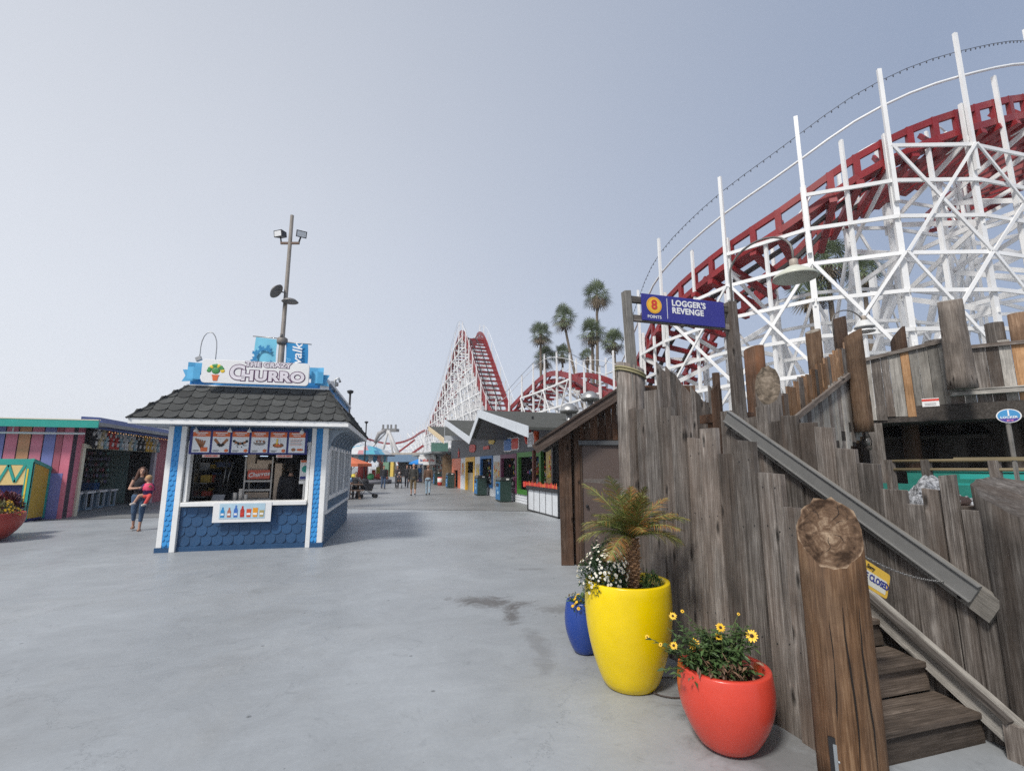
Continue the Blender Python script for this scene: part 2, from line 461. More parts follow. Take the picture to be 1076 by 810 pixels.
M_navy = mat('navy_print', (.02, .03, .22), .45, var=.08)
M_sign = mat('sign_indigo', (.035, .035, .24), .4, var=.06)
M_signw = mat('sign_white', (.80, .80, .79), .45, var=.04)
M_lav = mat('lavender_line', (.35, .22, .36), .5, var=.05)

# ------------------------------------------------------------------ ground
def ground_mat(name, col, stain=.25, tint=(.26, .23, .20)):
    m, nt, b = newmat(name)
    N = nt.nodes.new; L = nt.links.new
    tc = N('ShaderNodeTexCoord')
    def noise(sc, det=6, rough=.6, vec=None, dist=0):
        n = N('ShaderNodeTexNoise'); n.inputs['Scale'].default_value = sc; n.inputs['Detail'].default_value = det
        n.inputs['Roughness'].default_value = rough; n.inputs['Distortion'].default_value = dist
        L(vec or tc.outputs['Object'], n.inputs['Vector']); return n.outputs['Fac']
    def rng(src, a, c, lo, hi):
        r = N('ShaderNodeMapRange'); r.inputs['From Min'].default_value = a; r.inputs['From Max'].default_value = c
        r.inputs['To Min'].default_value = lo; r.inputs['To Max'].default_value = hi; L(src, r.inputs['Value']); return r.outputs['Result']
    def mul(a, c):
        q = N('ShaderNodeMath'); q.operation = 'MULTIPLY'; L(a, q.inputs[0]); L(c, q.inputs[1]); return q.outputs[0]
    big = rng(noise(.35, 5, .55), .3, .7, .84, 1.12)
    midn = rng(noise(1.7, 7, .7, dist=1.2), .3, .7, .90, 1.08)
    fine = rng(noise(26, 5, .75), .3, .7, .95, 1.05)
    speck = rng(noise(30, 3, .6), .69, .74, 1.0, .5)
    spots = rng(noise(3.5, 7, .8, dist=1.5), .64, .74, 1.0, .68)
    val = mul(mul(mul(big, midn), mul(fine, speck)), spots)
    mp = N('ShaderNodeMapping'); mp.inputs['Rotation'].default_value = (0, 0, .5); mp.inputs['Scale'].default_value = (.5, 6, 1)
    L(tc.outputs['Object'], mp.inputs['Vector'])
    scr = rng(noise(1.0, 8, .75, vec=mp.outputs[0], dist=.5), .35, .7, .965, 1.03)
    val = mul(val, scr)
    s = N('ShaderNodeVectorMath'); s.operation = 'SCALE'; s.inputs[0].default_value = col
    L(val, s.inputs['Scale'])
    mixn = N('ShaderNodeMix'); mixn.data_type = 'RGBA'
    L(rng(noise(.8, 6, .7, dist=.8), .50, .78, 0, .5), mixn.inputs['Factor'])
    L(s.outputs[0], mixn.inputs['A'])
    s2 = N('ShaderNodeVectorMath'); s2.operation = 'SCALE'; s2.inputs[0].default_value = tint; L(val, s2.inputs['Scale'])
    L(s2.outputs[0], mixn.inputs['B'])
    res = mixn.outputs['Result']
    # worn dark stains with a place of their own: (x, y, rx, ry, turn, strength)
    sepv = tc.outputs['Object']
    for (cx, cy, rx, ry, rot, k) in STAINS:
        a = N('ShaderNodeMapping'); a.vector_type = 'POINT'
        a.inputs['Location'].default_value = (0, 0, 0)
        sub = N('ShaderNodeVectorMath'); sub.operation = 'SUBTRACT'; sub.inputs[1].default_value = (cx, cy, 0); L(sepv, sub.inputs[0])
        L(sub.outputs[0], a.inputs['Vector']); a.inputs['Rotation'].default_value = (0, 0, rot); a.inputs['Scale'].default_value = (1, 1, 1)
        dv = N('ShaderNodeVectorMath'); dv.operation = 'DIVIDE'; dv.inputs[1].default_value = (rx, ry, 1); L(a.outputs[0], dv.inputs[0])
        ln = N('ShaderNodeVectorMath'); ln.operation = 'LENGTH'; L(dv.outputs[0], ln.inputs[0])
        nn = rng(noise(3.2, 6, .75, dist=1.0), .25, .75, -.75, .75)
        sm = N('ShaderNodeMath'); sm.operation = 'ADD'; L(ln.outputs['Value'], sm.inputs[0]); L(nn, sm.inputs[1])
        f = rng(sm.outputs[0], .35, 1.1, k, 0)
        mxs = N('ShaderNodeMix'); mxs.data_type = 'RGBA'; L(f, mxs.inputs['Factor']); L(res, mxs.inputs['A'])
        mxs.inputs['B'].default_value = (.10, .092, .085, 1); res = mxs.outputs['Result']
    vg = N('ShaderNodeTexVoronoi'); vg.inputs['Scale'].default_value = 2.3; L(tc.outputs['Object'], vg.inputs['Vector'])
    gum = rng(vg.outputs['Distance'], .025, .05, .5, 1.0)
    nd_ = N('ShaderNodeTexNoise'); nd_.inputs['Scale'].default_value = 1.1; nd_.inputs['Detail'].default_value = 7; nd_.inputs['Roughness'].default_value = .7; L(tc.outputs['Object'], nd_.inputs['Vector'])
    vd = N('ShaderNodeVectorMath'); vd.operation = 'MULTIPLY_ADD'; vd.inputs[1].default_value = (1.3, 1.3, 0); L(nd_.outputs['Color'], vd.inputs[0]); L(tc.outputs['Object'], vd.inputs[2])
    ve = N('ShaderNodeTexVoronoi'); ve.feature = 'DISTANCE_TO_EDGE'; ve.voronoi_dimensions = '2D'; ve.inputs['Scale'].default_value = .16; L(vd.outputs[0], ve.inputs['Vector'])
    crk = rng(ve.outputs['Distance'], .0004, .0014, .80, 1.0)
    patch = rng(noise(2.2, 8, .76, dist=2.4), .57, .70, 1.0, .80)
    fs = N('ShaderNodeVectorMath'); fs.operation = 'SCALE'; L(res, fs.inputs[0]); L(mul(mul(gum, crk), patch), fs.inputs['Scale']); res = fs.outputs[0]
    L(res, b.inputs['Base Color'])
    L(rng(noise(.9, 6, .65), .3, .7, .36, .58), b.inputs['Roughness'])
    b.inputs['Specular IOR Level'].default_value = .45
    bp = N('ShaderNodeBump'); bp.inputs['Strength'].default_value = .12; bp.inputs['Distance'].default_value = .006
    L(noise(45, 5, .7), bp.inputs['Height']); L(bp.outputs[0], b.inputs['Normal'])
    return m
def gp(px, py):
    u = (px - 538) / FPX; v = (405 - py) / FPX
    z = sin(PITCH) + v * cos(PITCH)
    return at(px, py, -EYE / z)
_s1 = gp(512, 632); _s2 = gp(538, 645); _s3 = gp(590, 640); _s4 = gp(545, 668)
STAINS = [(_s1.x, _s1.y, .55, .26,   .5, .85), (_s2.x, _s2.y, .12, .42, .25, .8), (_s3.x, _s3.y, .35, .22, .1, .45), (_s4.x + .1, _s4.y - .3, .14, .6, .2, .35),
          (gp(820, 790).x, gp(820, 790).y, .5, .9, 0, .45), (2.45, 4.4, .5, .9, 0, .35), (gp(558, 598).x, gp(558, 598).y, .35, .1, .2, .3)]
M_near = ground_mat('painted_concrete', (.315, .335, .350), tint=(.30, .305, .30))
STAINS = []
M_far = ground_mat('far_concrete', (.245, .25, .25), tint=(.21, .205, .195))
g = MB(); g.quad([(-380, -120, -.004), (420, -120, -.004), (420, 560, -.004), (-380, 560, -.004)])
tag(g.build('ground', M_far, fix=False), kind='structure')
g = MB(); g.quad([(-14, -8, 0), (16, -8, 0), (16, 13.2, 0), (6.33, 16.26, 0), (5.92, 17.87, 0), (-1.31, 21.3, 0), (-3.6, 22.0, 0), (-6.4, 19.2, 0), (-9.3, 19.4, 0), (-14, 19.4, 0)])
pav = g.build('pavement', M_near, fix=False, origin=(0, 0, 0)); tag(pav, kind='structure')
g = MB()
for a, b in (((6.33, 16.26), (5.92, 17.87)), ((5.92, 17.87), (-1.31, 21.3)), ((-1.31, 21.3), (-3.6, 22.0)), ((-3.6, 22.0), (-6.4, 19.2)), ((-6.4, 19.2), (-14, 19.4))):
    g.bar((*a, .004), (*b, .004), .09, .006)
tag(g.build('pavement_joint', mat('joint', (.06, .058, .055), .8)), kind='structure')

# ------------------------------------------------------------------ fish scale cladding
def scales(mb, o, ex, ey, W, rows, rowh, sw, nrm, inset=None, m=0, m_alt=None):
    """rows of round ended shingles on the plane o + ex*u + ey*v; inset(v) gives the usable u range"""
    o = Vector(o); ex = Vector(ex).normalized(); ey = Vector(ey).normalized(); nrm = Vector(nrm).normalized()
    for r in range(rows - 1, -1, -1):
        v0 = r * rowh
        a, b = (0, W) if inset is None else inset(v0 + rowh * .5)
        k = 0; u = a - (sw / 2 if r % 2 else 0)
        while u < b:
            u0 = max(u, a); u1 = min(u + sw * .965, b)
            if u1 - u0 > sw * .2:
                pts = []
                top = v0 + rowh * 1.25; lift0 = .024; lift1 = .004
                if top > rows * rowh: top = rows * rowh
                pts.append((u0, top)); 
                for q in range(9):
                    ang = pi + pi * q / 8
                    pts.append((max(u0, min(u1, u + sw * .4825 + cos(ang) * sw * .4825)), v0 + rowh * .48 + sin(ang) * rowh * .48))
                pts.append((u1, top))
                P3 = []
                for (uu, vv) in pts:
                    h = lift0 + (lift1 - lift0) * (vv - v0) / (rowh * 1.25)
                    P3.append(o + ex * uu + ey * vv + nrm * h)
                mb.quad(P3, m)
                # thin lower lip
                for i in range(len(P3) - 1):
                    if i in (0, len(P3) - 2): continue
                    mb.quad([P3[i], P3[i + 1], P3[i + 1] - nrm * .02, P3[i] - nrm * .02], m)
            u += sw
            k += 1

# ------------------------------------------------------------------ churro kiosk (built square, then turned)
def kiosk():
    T = thing('snack_kiosk', (0, 0, 0), 'blue and white churro kiosk with scalloped grey shingle roof and orange menu boards', 'kiosk')
    L0, R0, D = -.12, 2.95, 5.4
    b = MB()   # lower walls
    b.box(L0 + .02, R0 - .02, .03, .13, 0, .86); b.box(R0 - .12, R0 - .02, .13, D, 0, .92); b.box(L0 + .02, L0 + .12, .13, D, 0, 2.5); b.box(L0 + .12, R0 - .12, D - .1, D, 0, 2.5)
    b.box(L0 + .03, R0 - .03, 0, .03, 0, .10)
    scales(b, (.25, .03, .10), (1, 0, 0), (0, 0, 1), 2.37, 4, .19, .2, (0, -1, 0))
    b.build('lower_wall', M_blue, T)
    b = MB()   # clapboards on the side
    M_side = mat('side_siding', (.045, .115, .20), .55, var=.12, island=.1)
    for i in range(5): b.hexa([(R0, .12, i * .13), (R0 + .022, .12, i * .13), (R0 + .022, D, i * .13), (R0, D, i * .13), (R0, .12, i * .13 + .13), (R0 + .006, .12, i * .13 + .13), (R0 + .006, D, i * .13 + .13), (R0, D, i * .13 + .13)])
    b.box(R0 - .02, R0 + .004, .12, D, .66, .94)
    b.box(R0 - .1, R0, .12, D, 2.08, 2.5)
    b.build('side_siding', M_side, T)
    b = MB(); b.box(R0 - .02, R0 + .05, .14, D, .655, .715); b.build('side_rail', M_white, T)
    # front posts and pilasters
    b = MB()
    b.box(-.02, .12, -.03, .1, .0, 2.5); b.box(2.73, 2.86, -.03, .1, 0, 2.5)
    scales(b, (-.02, -.03, .12), (1, 0, 0), (0, 0, 1), .14, 24, .098, .09, (0, -1, 0))
    scales(b, (2.73, -.03, .12), (1, 0, 0), (0, 0, 1), .13, 24, .098, .075, (0, -1, 0))
    b.build('pilaster', M_bright, T)
    for (x0, x1, y0, z0) in ((L0, -.02, -.045, .09), (.12, .22, -.06, 0), (2.64, 2.73, -.06, 0), (2.86, 2.97, -.045, .09)):
        b = MB(); b.box(x0, x1, y0, .14, z0, 2.5); b.build('corner_post', M_white, T, bevel=.008)
    b = MB(); b.box(L0 - .02, .12, -.055, .1, 0, .09); b.box(2.73, R0 + .04, -.055, .1, 0, .09); b.build('plinth', M_blue, T)
    # head band and inner frame of the hatch
    b = MB(); b.box(.25, 2.62, .02, .12, 2.2, 2.5); b.build('header_panel', mat('header_blue', (.03, .13, .30), .5), T)
    b = MB(); b.box(.25, 2.62, 0, .14, 2.12, 2.2); b.box(.25, .31, 0, .16, .97, 2.12); b.box(2.56, 2.62, 0, .16, .97, 2.12); b.build('hatch_frame', M_white, T)
    b = MB(); b.box(.25, 2.62, -.1, .35, .88, .965); b.build('counter_sill', M_white, T, bevel=.01)
    # drinks board
    pan = MB(); pan.box(.86, 1.95, -.115, -.10, .56, .955); pan = pan.build('drinks_board', M_signw, T)
    b = MB(); b.box(.98, 1.83, -.121, -.1155, .63, .93); b.build('drinks_poster', mat('poster_ice', (.45, .62, .72), .4), pan)
    cols = [(.02, .25, .55), (.45, .16, .10), (.05, .16, .50), (.45, .03, .02), (.62, .09, .03), (.78, .33, .02), (.42, .33, .12)]
    for i, c in enumerate(cols):
        x = 1.04 + i * .122; hh = (.20, .19, .235, .22, .16, .18, .13)[i]; rr = (.036, .034, .036, .038, .046, .05, .044)[i]
        mm_ = mat('drink_%d' % i, c, .3, var=.15, ns=30)
        b = MB()
        if i < 4:
            b.prism([(x - rr, -.126, .66), (x + rr, -.126, .66), (x + rr, -.126, .66 + hh * .62), (x + rr * .4, -.126, .66 + hh * .82), (x + rr * .4, -.126, .66 + hh), (x - rr * .4, -.126, .66 + hh), (x - rr * .4, -.126, .66 + hh * .82), (x - rr, -.126, .66 + hh * .62)], (0, .004, 0))
        else:
            b.prism([(x - rr * .8, -.126, .66), (x + rr * .8, -.126, .66), (x + rr, -.126, .66 + hh), (x - rr, -.126, .66 + hh)], (0, .004, 0))
        b.build('drink_picture', mm_, pan)
        b = MB(); b.box(x - rr * .75, x + rr * .75, -.1285, -.1265, .70, .74); b.build('drink_label', M_signw if i != 3 else M_redp, pan)
    # menu boards
    fr = MB(); fr.box(.30, 2.56, -.10, -.075, 1.93, 2.44); fr = fr.build('menu_frame', mat('menu_navy', (.012, .02, .16), .4), T)
    pw = 2.2 / 6
    rng_ = random.Random(3)
    for i in range(6):
        x0 = .345 + i * pw + .012; x1 = x0 + pw - .045
        b = MB(); b.box(x0, x1, -.108, -.1, 1.965, 2.40, 0)
        b.box(x0, x1, -.111, -.108, 2.29, 2.40, 1)
        xc = (x0 + x1) / 2
        if i == 0:
            for q in range(5): b.bar((xc + .02, -.112, 2.03), (xc - .11 + q * .045, -.112, 2.25 - q * .012), .006, .028, up=(0, 0, 1), m=2)
            b.box(xc - .0, xc + .125, -.116, -.112, 1.985, 2.07, 1)
        elif i == 1:
            for q in (-1, 1):
                b.bar((xc, -.112, 2.09), (xc + q * .12, -.112, 2.24), .006, .05, m=2); b.bar((xc, -.114, 2.10), (xc + q * .06, -.114, 2.14), .006, .05, m=3)
        elif i == 2:
            for q in range(7): b.ball((xc - .12 + q * .04, -.112, 2.20 - .05 * (1 - ((q - 3) / 3) ** 2)), (.028, .004, .028), 2 if q % 2 else 3)
            for q in range(14): b.ball((xc + rng_.uniform(-.11, .11), -.112, 2.10 + rng_.uniform(-.03, .06)), (.009, .003, .009), 3)
        elif i == 3:
            b.ball((xc, -.112, 2.17), (.12, .004, .055), 4)
            for q in range(6): b.ball((xc - .08 + q * .032, -.115, 2.19 + .012 * (q % 2)), (.024, .004, .02), 2 if q % 2 else 0)
        elif i == 4:
            b.ball((xc, -.112, 2.12), (.11, .004, .05), 2)
            for q in (-.03, .03): b.bar((xc + q, -.115, 2.12), (xc + q * .7, -.115, 2.26), .005, .03, m=5 if q < 0 else 0)
            b.ball((xc, -.117, 2.12), (.06, .003, .025), 1)
        else:
            for q in range(5): b.box(x0 + .03, x1 - .04 - .02 * (q % 3), -.111, -.1085, 2.24 - q * .028, 2.247 - q * .028, 3 if q % 2 else 1)
            b.ball((xc - .06, -.112, 2.03), (.045, .004, .035), 2); b.ball((xc + .07, -.112, 2.03), (.07, .004, .025), 1)
        if i in (1, 2, 3, 4): b.ball((x1 - .05, -.113, 2.005), (.04, .004, .034), 1)
        if i < 5:
            b.box(x0 + .02, x0 + .14, -.111, -.1085, 2.0, 2.012, 3); b.box(x0 + .02, x0 + .12, -.111, -.1085, 1.98, 1.988, 3)
        b.box(x0 + .05, x1 - .05, -.1135, -.1115, 2.355, 2.375, 0); b.box(x0 + .08, x1 - .09, -.1135, -.1115, 2.32, 2.335, 0)
        b.build('menu_poster', [M_signw, M_orange, M_brownf, M_dark, mat('plate_grey', (.25, .22, .20), .4), M_yel], fr)
    for x in (.42, 1.05, 1.42, 2.45):
        b = MB(); b.lathe([(.0, 0), (.05, .0), (.035, .05), (.012, .07), (.012, .1)], (x, -.16, 2.38), 12); b.build('menu_light', M_signw, T)
    for (x, s) in ((.72, 'ORDER HERE'), (2.12, 'PICK UP HERE')):
        b = MB(); b.box(x - .16, x + .16, -.1, -.09, 1.865, 1.922); h = b.build('notice', mat('notice_cream', (.72, .55, .48), .5), T)
        lettering(s, .042, (x, -.102, 1.893), (1, 0, 0), (0, 0, 1), M_redp, h, bold=.0015, depth=.001)
    # side windows
    for i in range(3):
        y0 = .55 + i * 1.6; y1 = y0 + 1.25
        fm = MB()
        for (a, c, z0, z1) in ((y0 - .1, y1 + .1, .93, 1.03), (y0 - .1, y1 + .1, 2.05, 2.14), (y0 - .1, y0, 1.03, 2.05), (y1, y1 + .1, 1.03, 2.05), ((y0 + y1) / 2 - .03, (y0 + y1) / 2 + .03, 1.03, 2.05)):
            fm.box(R0 - .05, R0 + .04, a, c, z0, z1)
        fm = fm.build('side_window', M_white, T)
        b = MB(); b.box(R0 - .03, R0 - .02, y0, y1, 1.03, 2.05); b.build('pane', M_glass, fm)
        b = MB(); b.box(R0 - .05, R0 - .035, y0 + .1, y0 + .42, 1.2, 1.75); b.build('window_card', mat('faded_card', (.45, .42, .40), .6), fm)
    for yy in (.12, D - .08):
        b = MB(); b.box(R0 - .01, R0 + .045, yy, yy + .2, .72, 2.5); b.build('side_post', M_white, T)
    b = MB()
    for yy in (1.9, 3.5): b.box(R0 - .08, R0 + .0, yy, yy + .2, .9, 2.1)
    b.build('window_pier', M_white, T)
    # curved brackets under the side eave
    for i in range(8):
        y = .1 + i * .72
        b = MB(); pr = []
        for q in range(7):
            a = pi / 2 * q / 6
            pr.append((R0 + .42 - .36 * sin(a) * 1.0, y, 2.46 - .36 * (1 - cos(a))))
        pr = [(R0 + .44, y, 2.47)] + pr + [(R0 + .02, y, 2.02), (R0 + .02, y, 2.47)]
        b.prism(pr, (0, .07, 0)); b.build('bracket', mat('bracket_grey_blue', (.30, .36, .42), .55), T)
    # eave, soffit, mansard roof
    e = .60; ez = 2.5
    x0, x1, y0, y1 = L0 - e + .12, R0 + e - .12, -.62, D + .5
    b = MB(); b.box(x0, x1, y0, y0 + .03, ez, ez + .105); b.box(x1 - .03, x1, y0 + .03, y1, ez, ez + .105); b.box(x0, x0 + .03, y0 + .03, y1, ez, ez + .105); b.box(x0, x1, y1, y1 + .03, ez, ez + .105)
    b.build('fascia', M_white, T)
    b = MB(); b.box(x0 + .03, x1 - .03, y0 + .03, y1, ez + .005, ez + .03); b.build('soffit', mat('soffit_grey', (.34, .38, .42), .6), T)
    tx0, tx1, ty0, ty1, tz = .10, 2.88, .06, D - .2, 3.36
    bz = ez + .105
    b = MB()
    A = [Vector(p) for p in ((x0 - .02, y0 - .02, bz), (x1 + .02, y0 - .02, bz), (x1 + .02, y1 + .02, bz), (x0 - .02, y1 + .02, bz))]
    Bt = [Vector(p) for p in ((tx0, ty0, tz), (tx1, ty0, tz), (tx1, ty1, tz), (tx0, ty1, tz))]
    b.hexa(A + Bt, 1)
    for i in range(4):
        a, c = A[i], A[(i + 1) % 4]; d, f_ = Bt[i], Bt[(i + 1) % 4]
        ex = (c - a).normalized(); W = (c - a).length
        du = (d - a).dot(ex); up_ = (d - a) - ex * du; H = up_.length; ey = up_.normalized(); nr = ex.cross(ey)
        dr = (c - f_).dot(ex)
        rows = 5; rh = H / rows
        scales(b, a + nr * .002, ex, ey, W, rows, rh, .262, nr, inset=lambda v, du=du, dr=dr, W=W, H=H: (du * v / H, W - dr * v / H))
    for i in range(4): b.bar(A[i], Bt[i], .09, .035, m=0)
    b.build('roof', [M_shin, M_shin2], T)
    # parapet behind the sign
    b = MB(); b.box(tx0 + .02, tx1 - .02, ty0 + .02, ty1, tz, tz + .16); b.build('parapet', M_bright, T)
    b = MB(); b.box(tx0 - .02, tx1 + .03, ty0 - .03, ty0 + .02, tz + .005, tz + .03); b.box(tx1 - .03, tx1 + .06, ty0 + .02, ty1, tz + .16, tz + .22); b.box(tx1 - .16, tx1 + .02, ty0 - .02, ty0 + .05, tz + .03, tz + .24); b.build('parapet_trim', M_white, T)
    # folded ribbon either side of the board
    b = MB()
    for s, xa in ((-1, .42), (1, 2.5)):
        pts = [(0, 0), (.18, 0), (.30, -.04), (.18, -.07), (.05, -.05)]
        for i in range(len(pts) - 1):
            (u0, v0), (u1, v1) = pts[i], pts[i + 1]
            zz0 = tz + .22 - (.10 if i >= 2 else 0)
            b.quad([(xa + s * u0, -.16 + v0 + .1, zz0), (xa + s * u1, -.16 + v1 + .1, zz0), (xa + s * u1, -.16 + v1 + .1, zz0 + .26), (xa + s * u0, -.16 + v0 + .1, zz0 + .26)])
        b.prism([(xa + s * .12, -.02, tz + .10), (xa + s * .42, -.02, tz + .08), (xa + s * .36, -.02, tz + .2), (xa + s * .42, -.02, tz + .33), (xa + s * .12, -.02, tz + .34)], (0, .01, 0))
    b.build('ribbon', M_sky, T, fix=False)
    # name board
    def rrect(x0, x1, z0, z1, r, y):
        p = []
        for (cx, cz, a0) in ((x1 - r, z0 + r, -90), (x1 - r, z1 - r, 0), (x0 + r, z1 - r, 90), (x0 + r, z0 + r, 180)):
            for q in range(5): a = radians(a0 + 22.5 * q); p.append((cx + r * cos(a), y, cz + r * sin(a)))
        return p
    S = MB(); S.prism(rrect(.43, 2.52, tz + .035, tz + .53, .07, -.24), (0, .05, 0)); S = S.build('name_board', M_signw, T, bevel=.006)
    M_purple = mat('letter_purple', (.10, .035, .10), .5); M_lett = mat('letter_pale', (.74, .70, .74), .5)
    lettering('THE CRAZY', .14, (1.70, -.243, tz + .455), (1, 0, 0), (0, 0, 1), M_purple, S, bold=.016, depth=.002, space=1.05, xs=1.15)
    lettering('THE CRAZY', .14, (1.70, -.247, tz + .455), (1, 0, 0), (0, 0, 1), M_lett, S, bold=.006, depth=.002, space=1.05, xs=1.15)
    lettering('HURRO', .285, (1.81, -.243, tz + .205), (1, 0, 0), (0, 0, 1), M_purple, S, bold=.031, depth=.002, space=1.12, xs=1.18)
    lettering('HURRO', .285, (1.81, -.249, tz + .205), (1, 0, 0), (0, 0, 1), M_lett, S, bold=.015, depth=.003, space=1.12, xs=1.18)
    lettering('C', .42, (1.11, -.243, tz + .26), (1, 0, 0), (0, 0, 1), M_purple, S, bold=.03, depth=.002, xs=1.0)
    lettering('C', .42, (1.11, -.249, tz + .26), (1, 0, 0), (0, 0, 1), M_lett, S, bold=.014, depth=.003, xs=1.0)
    # a plain painted pot with green leaves on the left of the board
    b = MB(); b.prism([(.66, -.247, tz + .08), (.74, -.247, tz + .08), (.76, -.247, tz + .19), (.64, -.247, tz + .19)], (0, .005, 0), 0)
    b.box(.63, .77, -.248, -.242, tz + .185, tz + .205, 0)
    for q in range(9):
        a = pi * (q + .5) / 9; b.ball((.70 + .13 * cos(a), -.243, tz + .27 + .13 * sin(a)), (.045, .006, .04), 1 if q % 3 else 2)
    b.ball((.70, -.243, tz + .29), (.08, .008, .07), 1)
    b.build('painted_pot', [M_orange, mat('leaf_print', (.06, .28, .08), .5), M_yel], S)
    # roof vent
    b = MB(); b.lathe([(.1, 0), (.1, .22), (.17, .23), (.17, .32), (.02, .36)], (2.72, 1.9, tz + .16), 16); b.tube([(2.9, 1.1, tz + .1), (2.9, 1.1, tz + .42), (2.98, 1.1, tz + .46), (3.02, 1.1, tz + .36)], .03, 8); b.build('roof_vent', M_steel, T)
    # interior
    b = MB(); b.box(L0 + .14, R0 - .14, .15, D - .12, .0, .03); b.build('inner_floor', mat('inner_floor', (.06, .06, .065), .5), T)
    b = MB(); b.box(L0 + .13, L0 + .16, .15, D - .12, .03, 2.5); b.box(L0 + .16, R0 - .14, 3.0, 3.06, .03, 2.5); b.box(R0 - .16, R0 - .12, .15, .5, 1.0, 2.1)
    b.build('inner_wall', mat('inner_wall', (.17, .175, .185), .7), T)
    b = MB(); b.box(.25, 2.62, .36, .75, .84, .9); b.box(.28, 2.6, .4, .74, .03, .84); b.build('inner_counter', mat('inner_counter', (.16, .16, .17), .4, .3), T)
    return T
KI = kiosk()
KLOC = Vector((-3.75, 11.6, 0)); KROT = radians(-3.5)
KR = Matrix.Rotation(KROT, 3, 'Z')
def kput(o):     # carry a thing that stands in or on the kiosk along with it
    o.location = KLOC + KR @ Vector(o.location); o.rotation_euler = (0, 0, o.rotation_euler.z + KROT)
KI.location = KLOC; KI.rotation_euler = (0, 0, KROT)

# things in the kiosk
t = thing('drinks_fridge', (.95, 2.6, .03), 'black glass door drinks fridge standing at the back of the kiosk', 'fridge')
b = MB(); b.box(.58, 1.32, 2.3, 2.9, .03, .5); b.box(.58, .66, 2.3, 2.9, .5, 1.95); b.box(1.24, 1.32, 2.3, 2.9, .5, 1.95); b.box(.66, 1.24, 2.85, 2.9, .5, 1.95); b.box(.58, 1.32, 2.3, 2.9, 1.95, 2.1); b.build('cabinet', M_black, t)
b = MB()
for z in (.55, .85, 1.15, 1.45, 1.7): b.box(.66, 1.24, 2.4, 2.85, z, z + .015)
b.build('shelf', M_steel, t)
b = MB(); b.box(.68, 1.22, 2.34, 2.36, 1.93, 1.945); b.build('inner_lamp', mat('fridge_lamp', (.75, .85, 1.0), .4, emit=2), t)
b = MB(); b.box(.66, 1.24, 2.28, 2.295, .5, 1.95); 
dm, dnt, db = newmat('fridge_door_glass'); db.inputs['Base Color'].default_value = (.55, .6, .65, 1); db.inputs['Roughness'].default_value = .03; db.inputs['Transmission Weight'].default_value = .9; db.inputs['IOR'].default_value = 1.05
b.build('door', dm, t)
rr_ = random.Random(5)
for k, z in enumerate((.565, .865, 1.165, 1.465)):
    for i in range(6):
        c = rr_.choice([(.35, .36, .38), (.05, .18, .45), (.4, .05, .03), (.5, .25, .04), (.3, .3, .3)])
        b = MB(); b.lathe([(.035, 0), (.035, .14), (.014, .18), (.014, .22)], (.71 + i * .095, 2.46, z), 8); b.build('bottle', mat('bottle_%d' % int(c[0] * 100 + c[2] * 10), c, .25), t)
kput(t)
t = thing('box_rack', (1.75, 1.3, .03), 'steel rack piled with brown boxes and a red sign inside the kiosk', 'rack')
b = MB()
for x in (1.42, 1.98):
    for y in (1.1, 1.5): b.box(x, x + .03, y, y + .03, .03, 1.9)
for z in (.7, .95, 1.15, 1.35): b.box(1.42, 2.01, 1.1, 1.53, z, z + .02); b.bar((1.42, 1.1, z), (2.0, 1.1, z), .01, .04)
b.build('frame', mat('rack_steel', (.55, .52, .47), .45, .1), t)
b = MB()
for (x0, x1, z0, z1) in ((1.45, 1.62, 1.74, 2.0), (1.46, 1.9, 1.58, 1.74), (1.66, 2.0, 1.74, 1.82), (1.47, 1.95, .98, 1.1), (1.5, 1.9, .73, .86), (2.05, 2.2, .9, 1.75)): b.box(x0, x1, 1.12, 1.5, z0, z1)
b.build('box_stack', mat('cardboard', (.55, .43, .32), .8, var=.2), t)
b = MB(); b.box(1.5, 1.96, 1.07, 1.09, 1.40, 1.60); h = b.build('red_sign', mat('churro_red', (.65, .12, .07), .5), t)
lettering('Churros', .13, (1.73, 1.066, 1.50), (1, 0, .1), (-.1, 0, 1), M_signw, h, bold=.003, depth=.002, shear=.3)
t.location.x -= .32; t.location.y -= .2; kput(t)
t = thing('cup_stack', (1.2, .55, .9), 'short stacks of pale cups on the kiosk counter', 'cups')
for k, (x_, h_) in enumerate(((1.05, .22), (1.16, .3), (1.27, .18))):
    b = MB(); b.lathe([(.03, 0), (.042, h_)], (x_, .55, .9), 12); b.build('cups', mat('cup_pale', (.6, .56, .5), .5), t)
kput(t)
t = thing('fryer', (1.05, 1.9, .03), 'steel worktop with trays at the back of the kiosk', 'worktop')
b = MB(); b.box(.3, 2.6, 1.75, 2.1, .86, .92); b.box(.35, .8, 1.78, 2.05, .92, 1.05); b.build('top', M_steel, t)
b = MB(); b.box(.32, 2.58, 1.78, 2.08, .03, .86); b.build('cabinet', mat('worktop_base', (.2, .2, .2), .5), t)
kput(t)
t = thing('order_terminal', (.75, .5, .9), 'small grey order terminal on the left of the kiosk counter', 'terminal')
b = MB(); b.obox((.62, .45, .93), (.24, 0, 0), (0, .12, .14), (0, -.015, .012)); b.build('screen', mat('terminal_grey', (.30, .31, .33), .3), t)
b = MB(); b.box(.66, .82, .5, .66, .9, .95); b.build('stand', M_black, t)
kput(t)
t = thing('price_display', (2.5, .45, .9), 'white stand with a printed card behind the right kiosk post', 'display')
b = MB(); b.box(2.44, 2.48, .44, .48, .95, 1.35); b.box(2.33, 2.6, .35, .56, .9, .95); b.build('stand', M_white, t)
b = MB(); b.box(2.36, 2.60, .4, .42, 1.38, 1.82); h = b.build('card', M_signw, t)
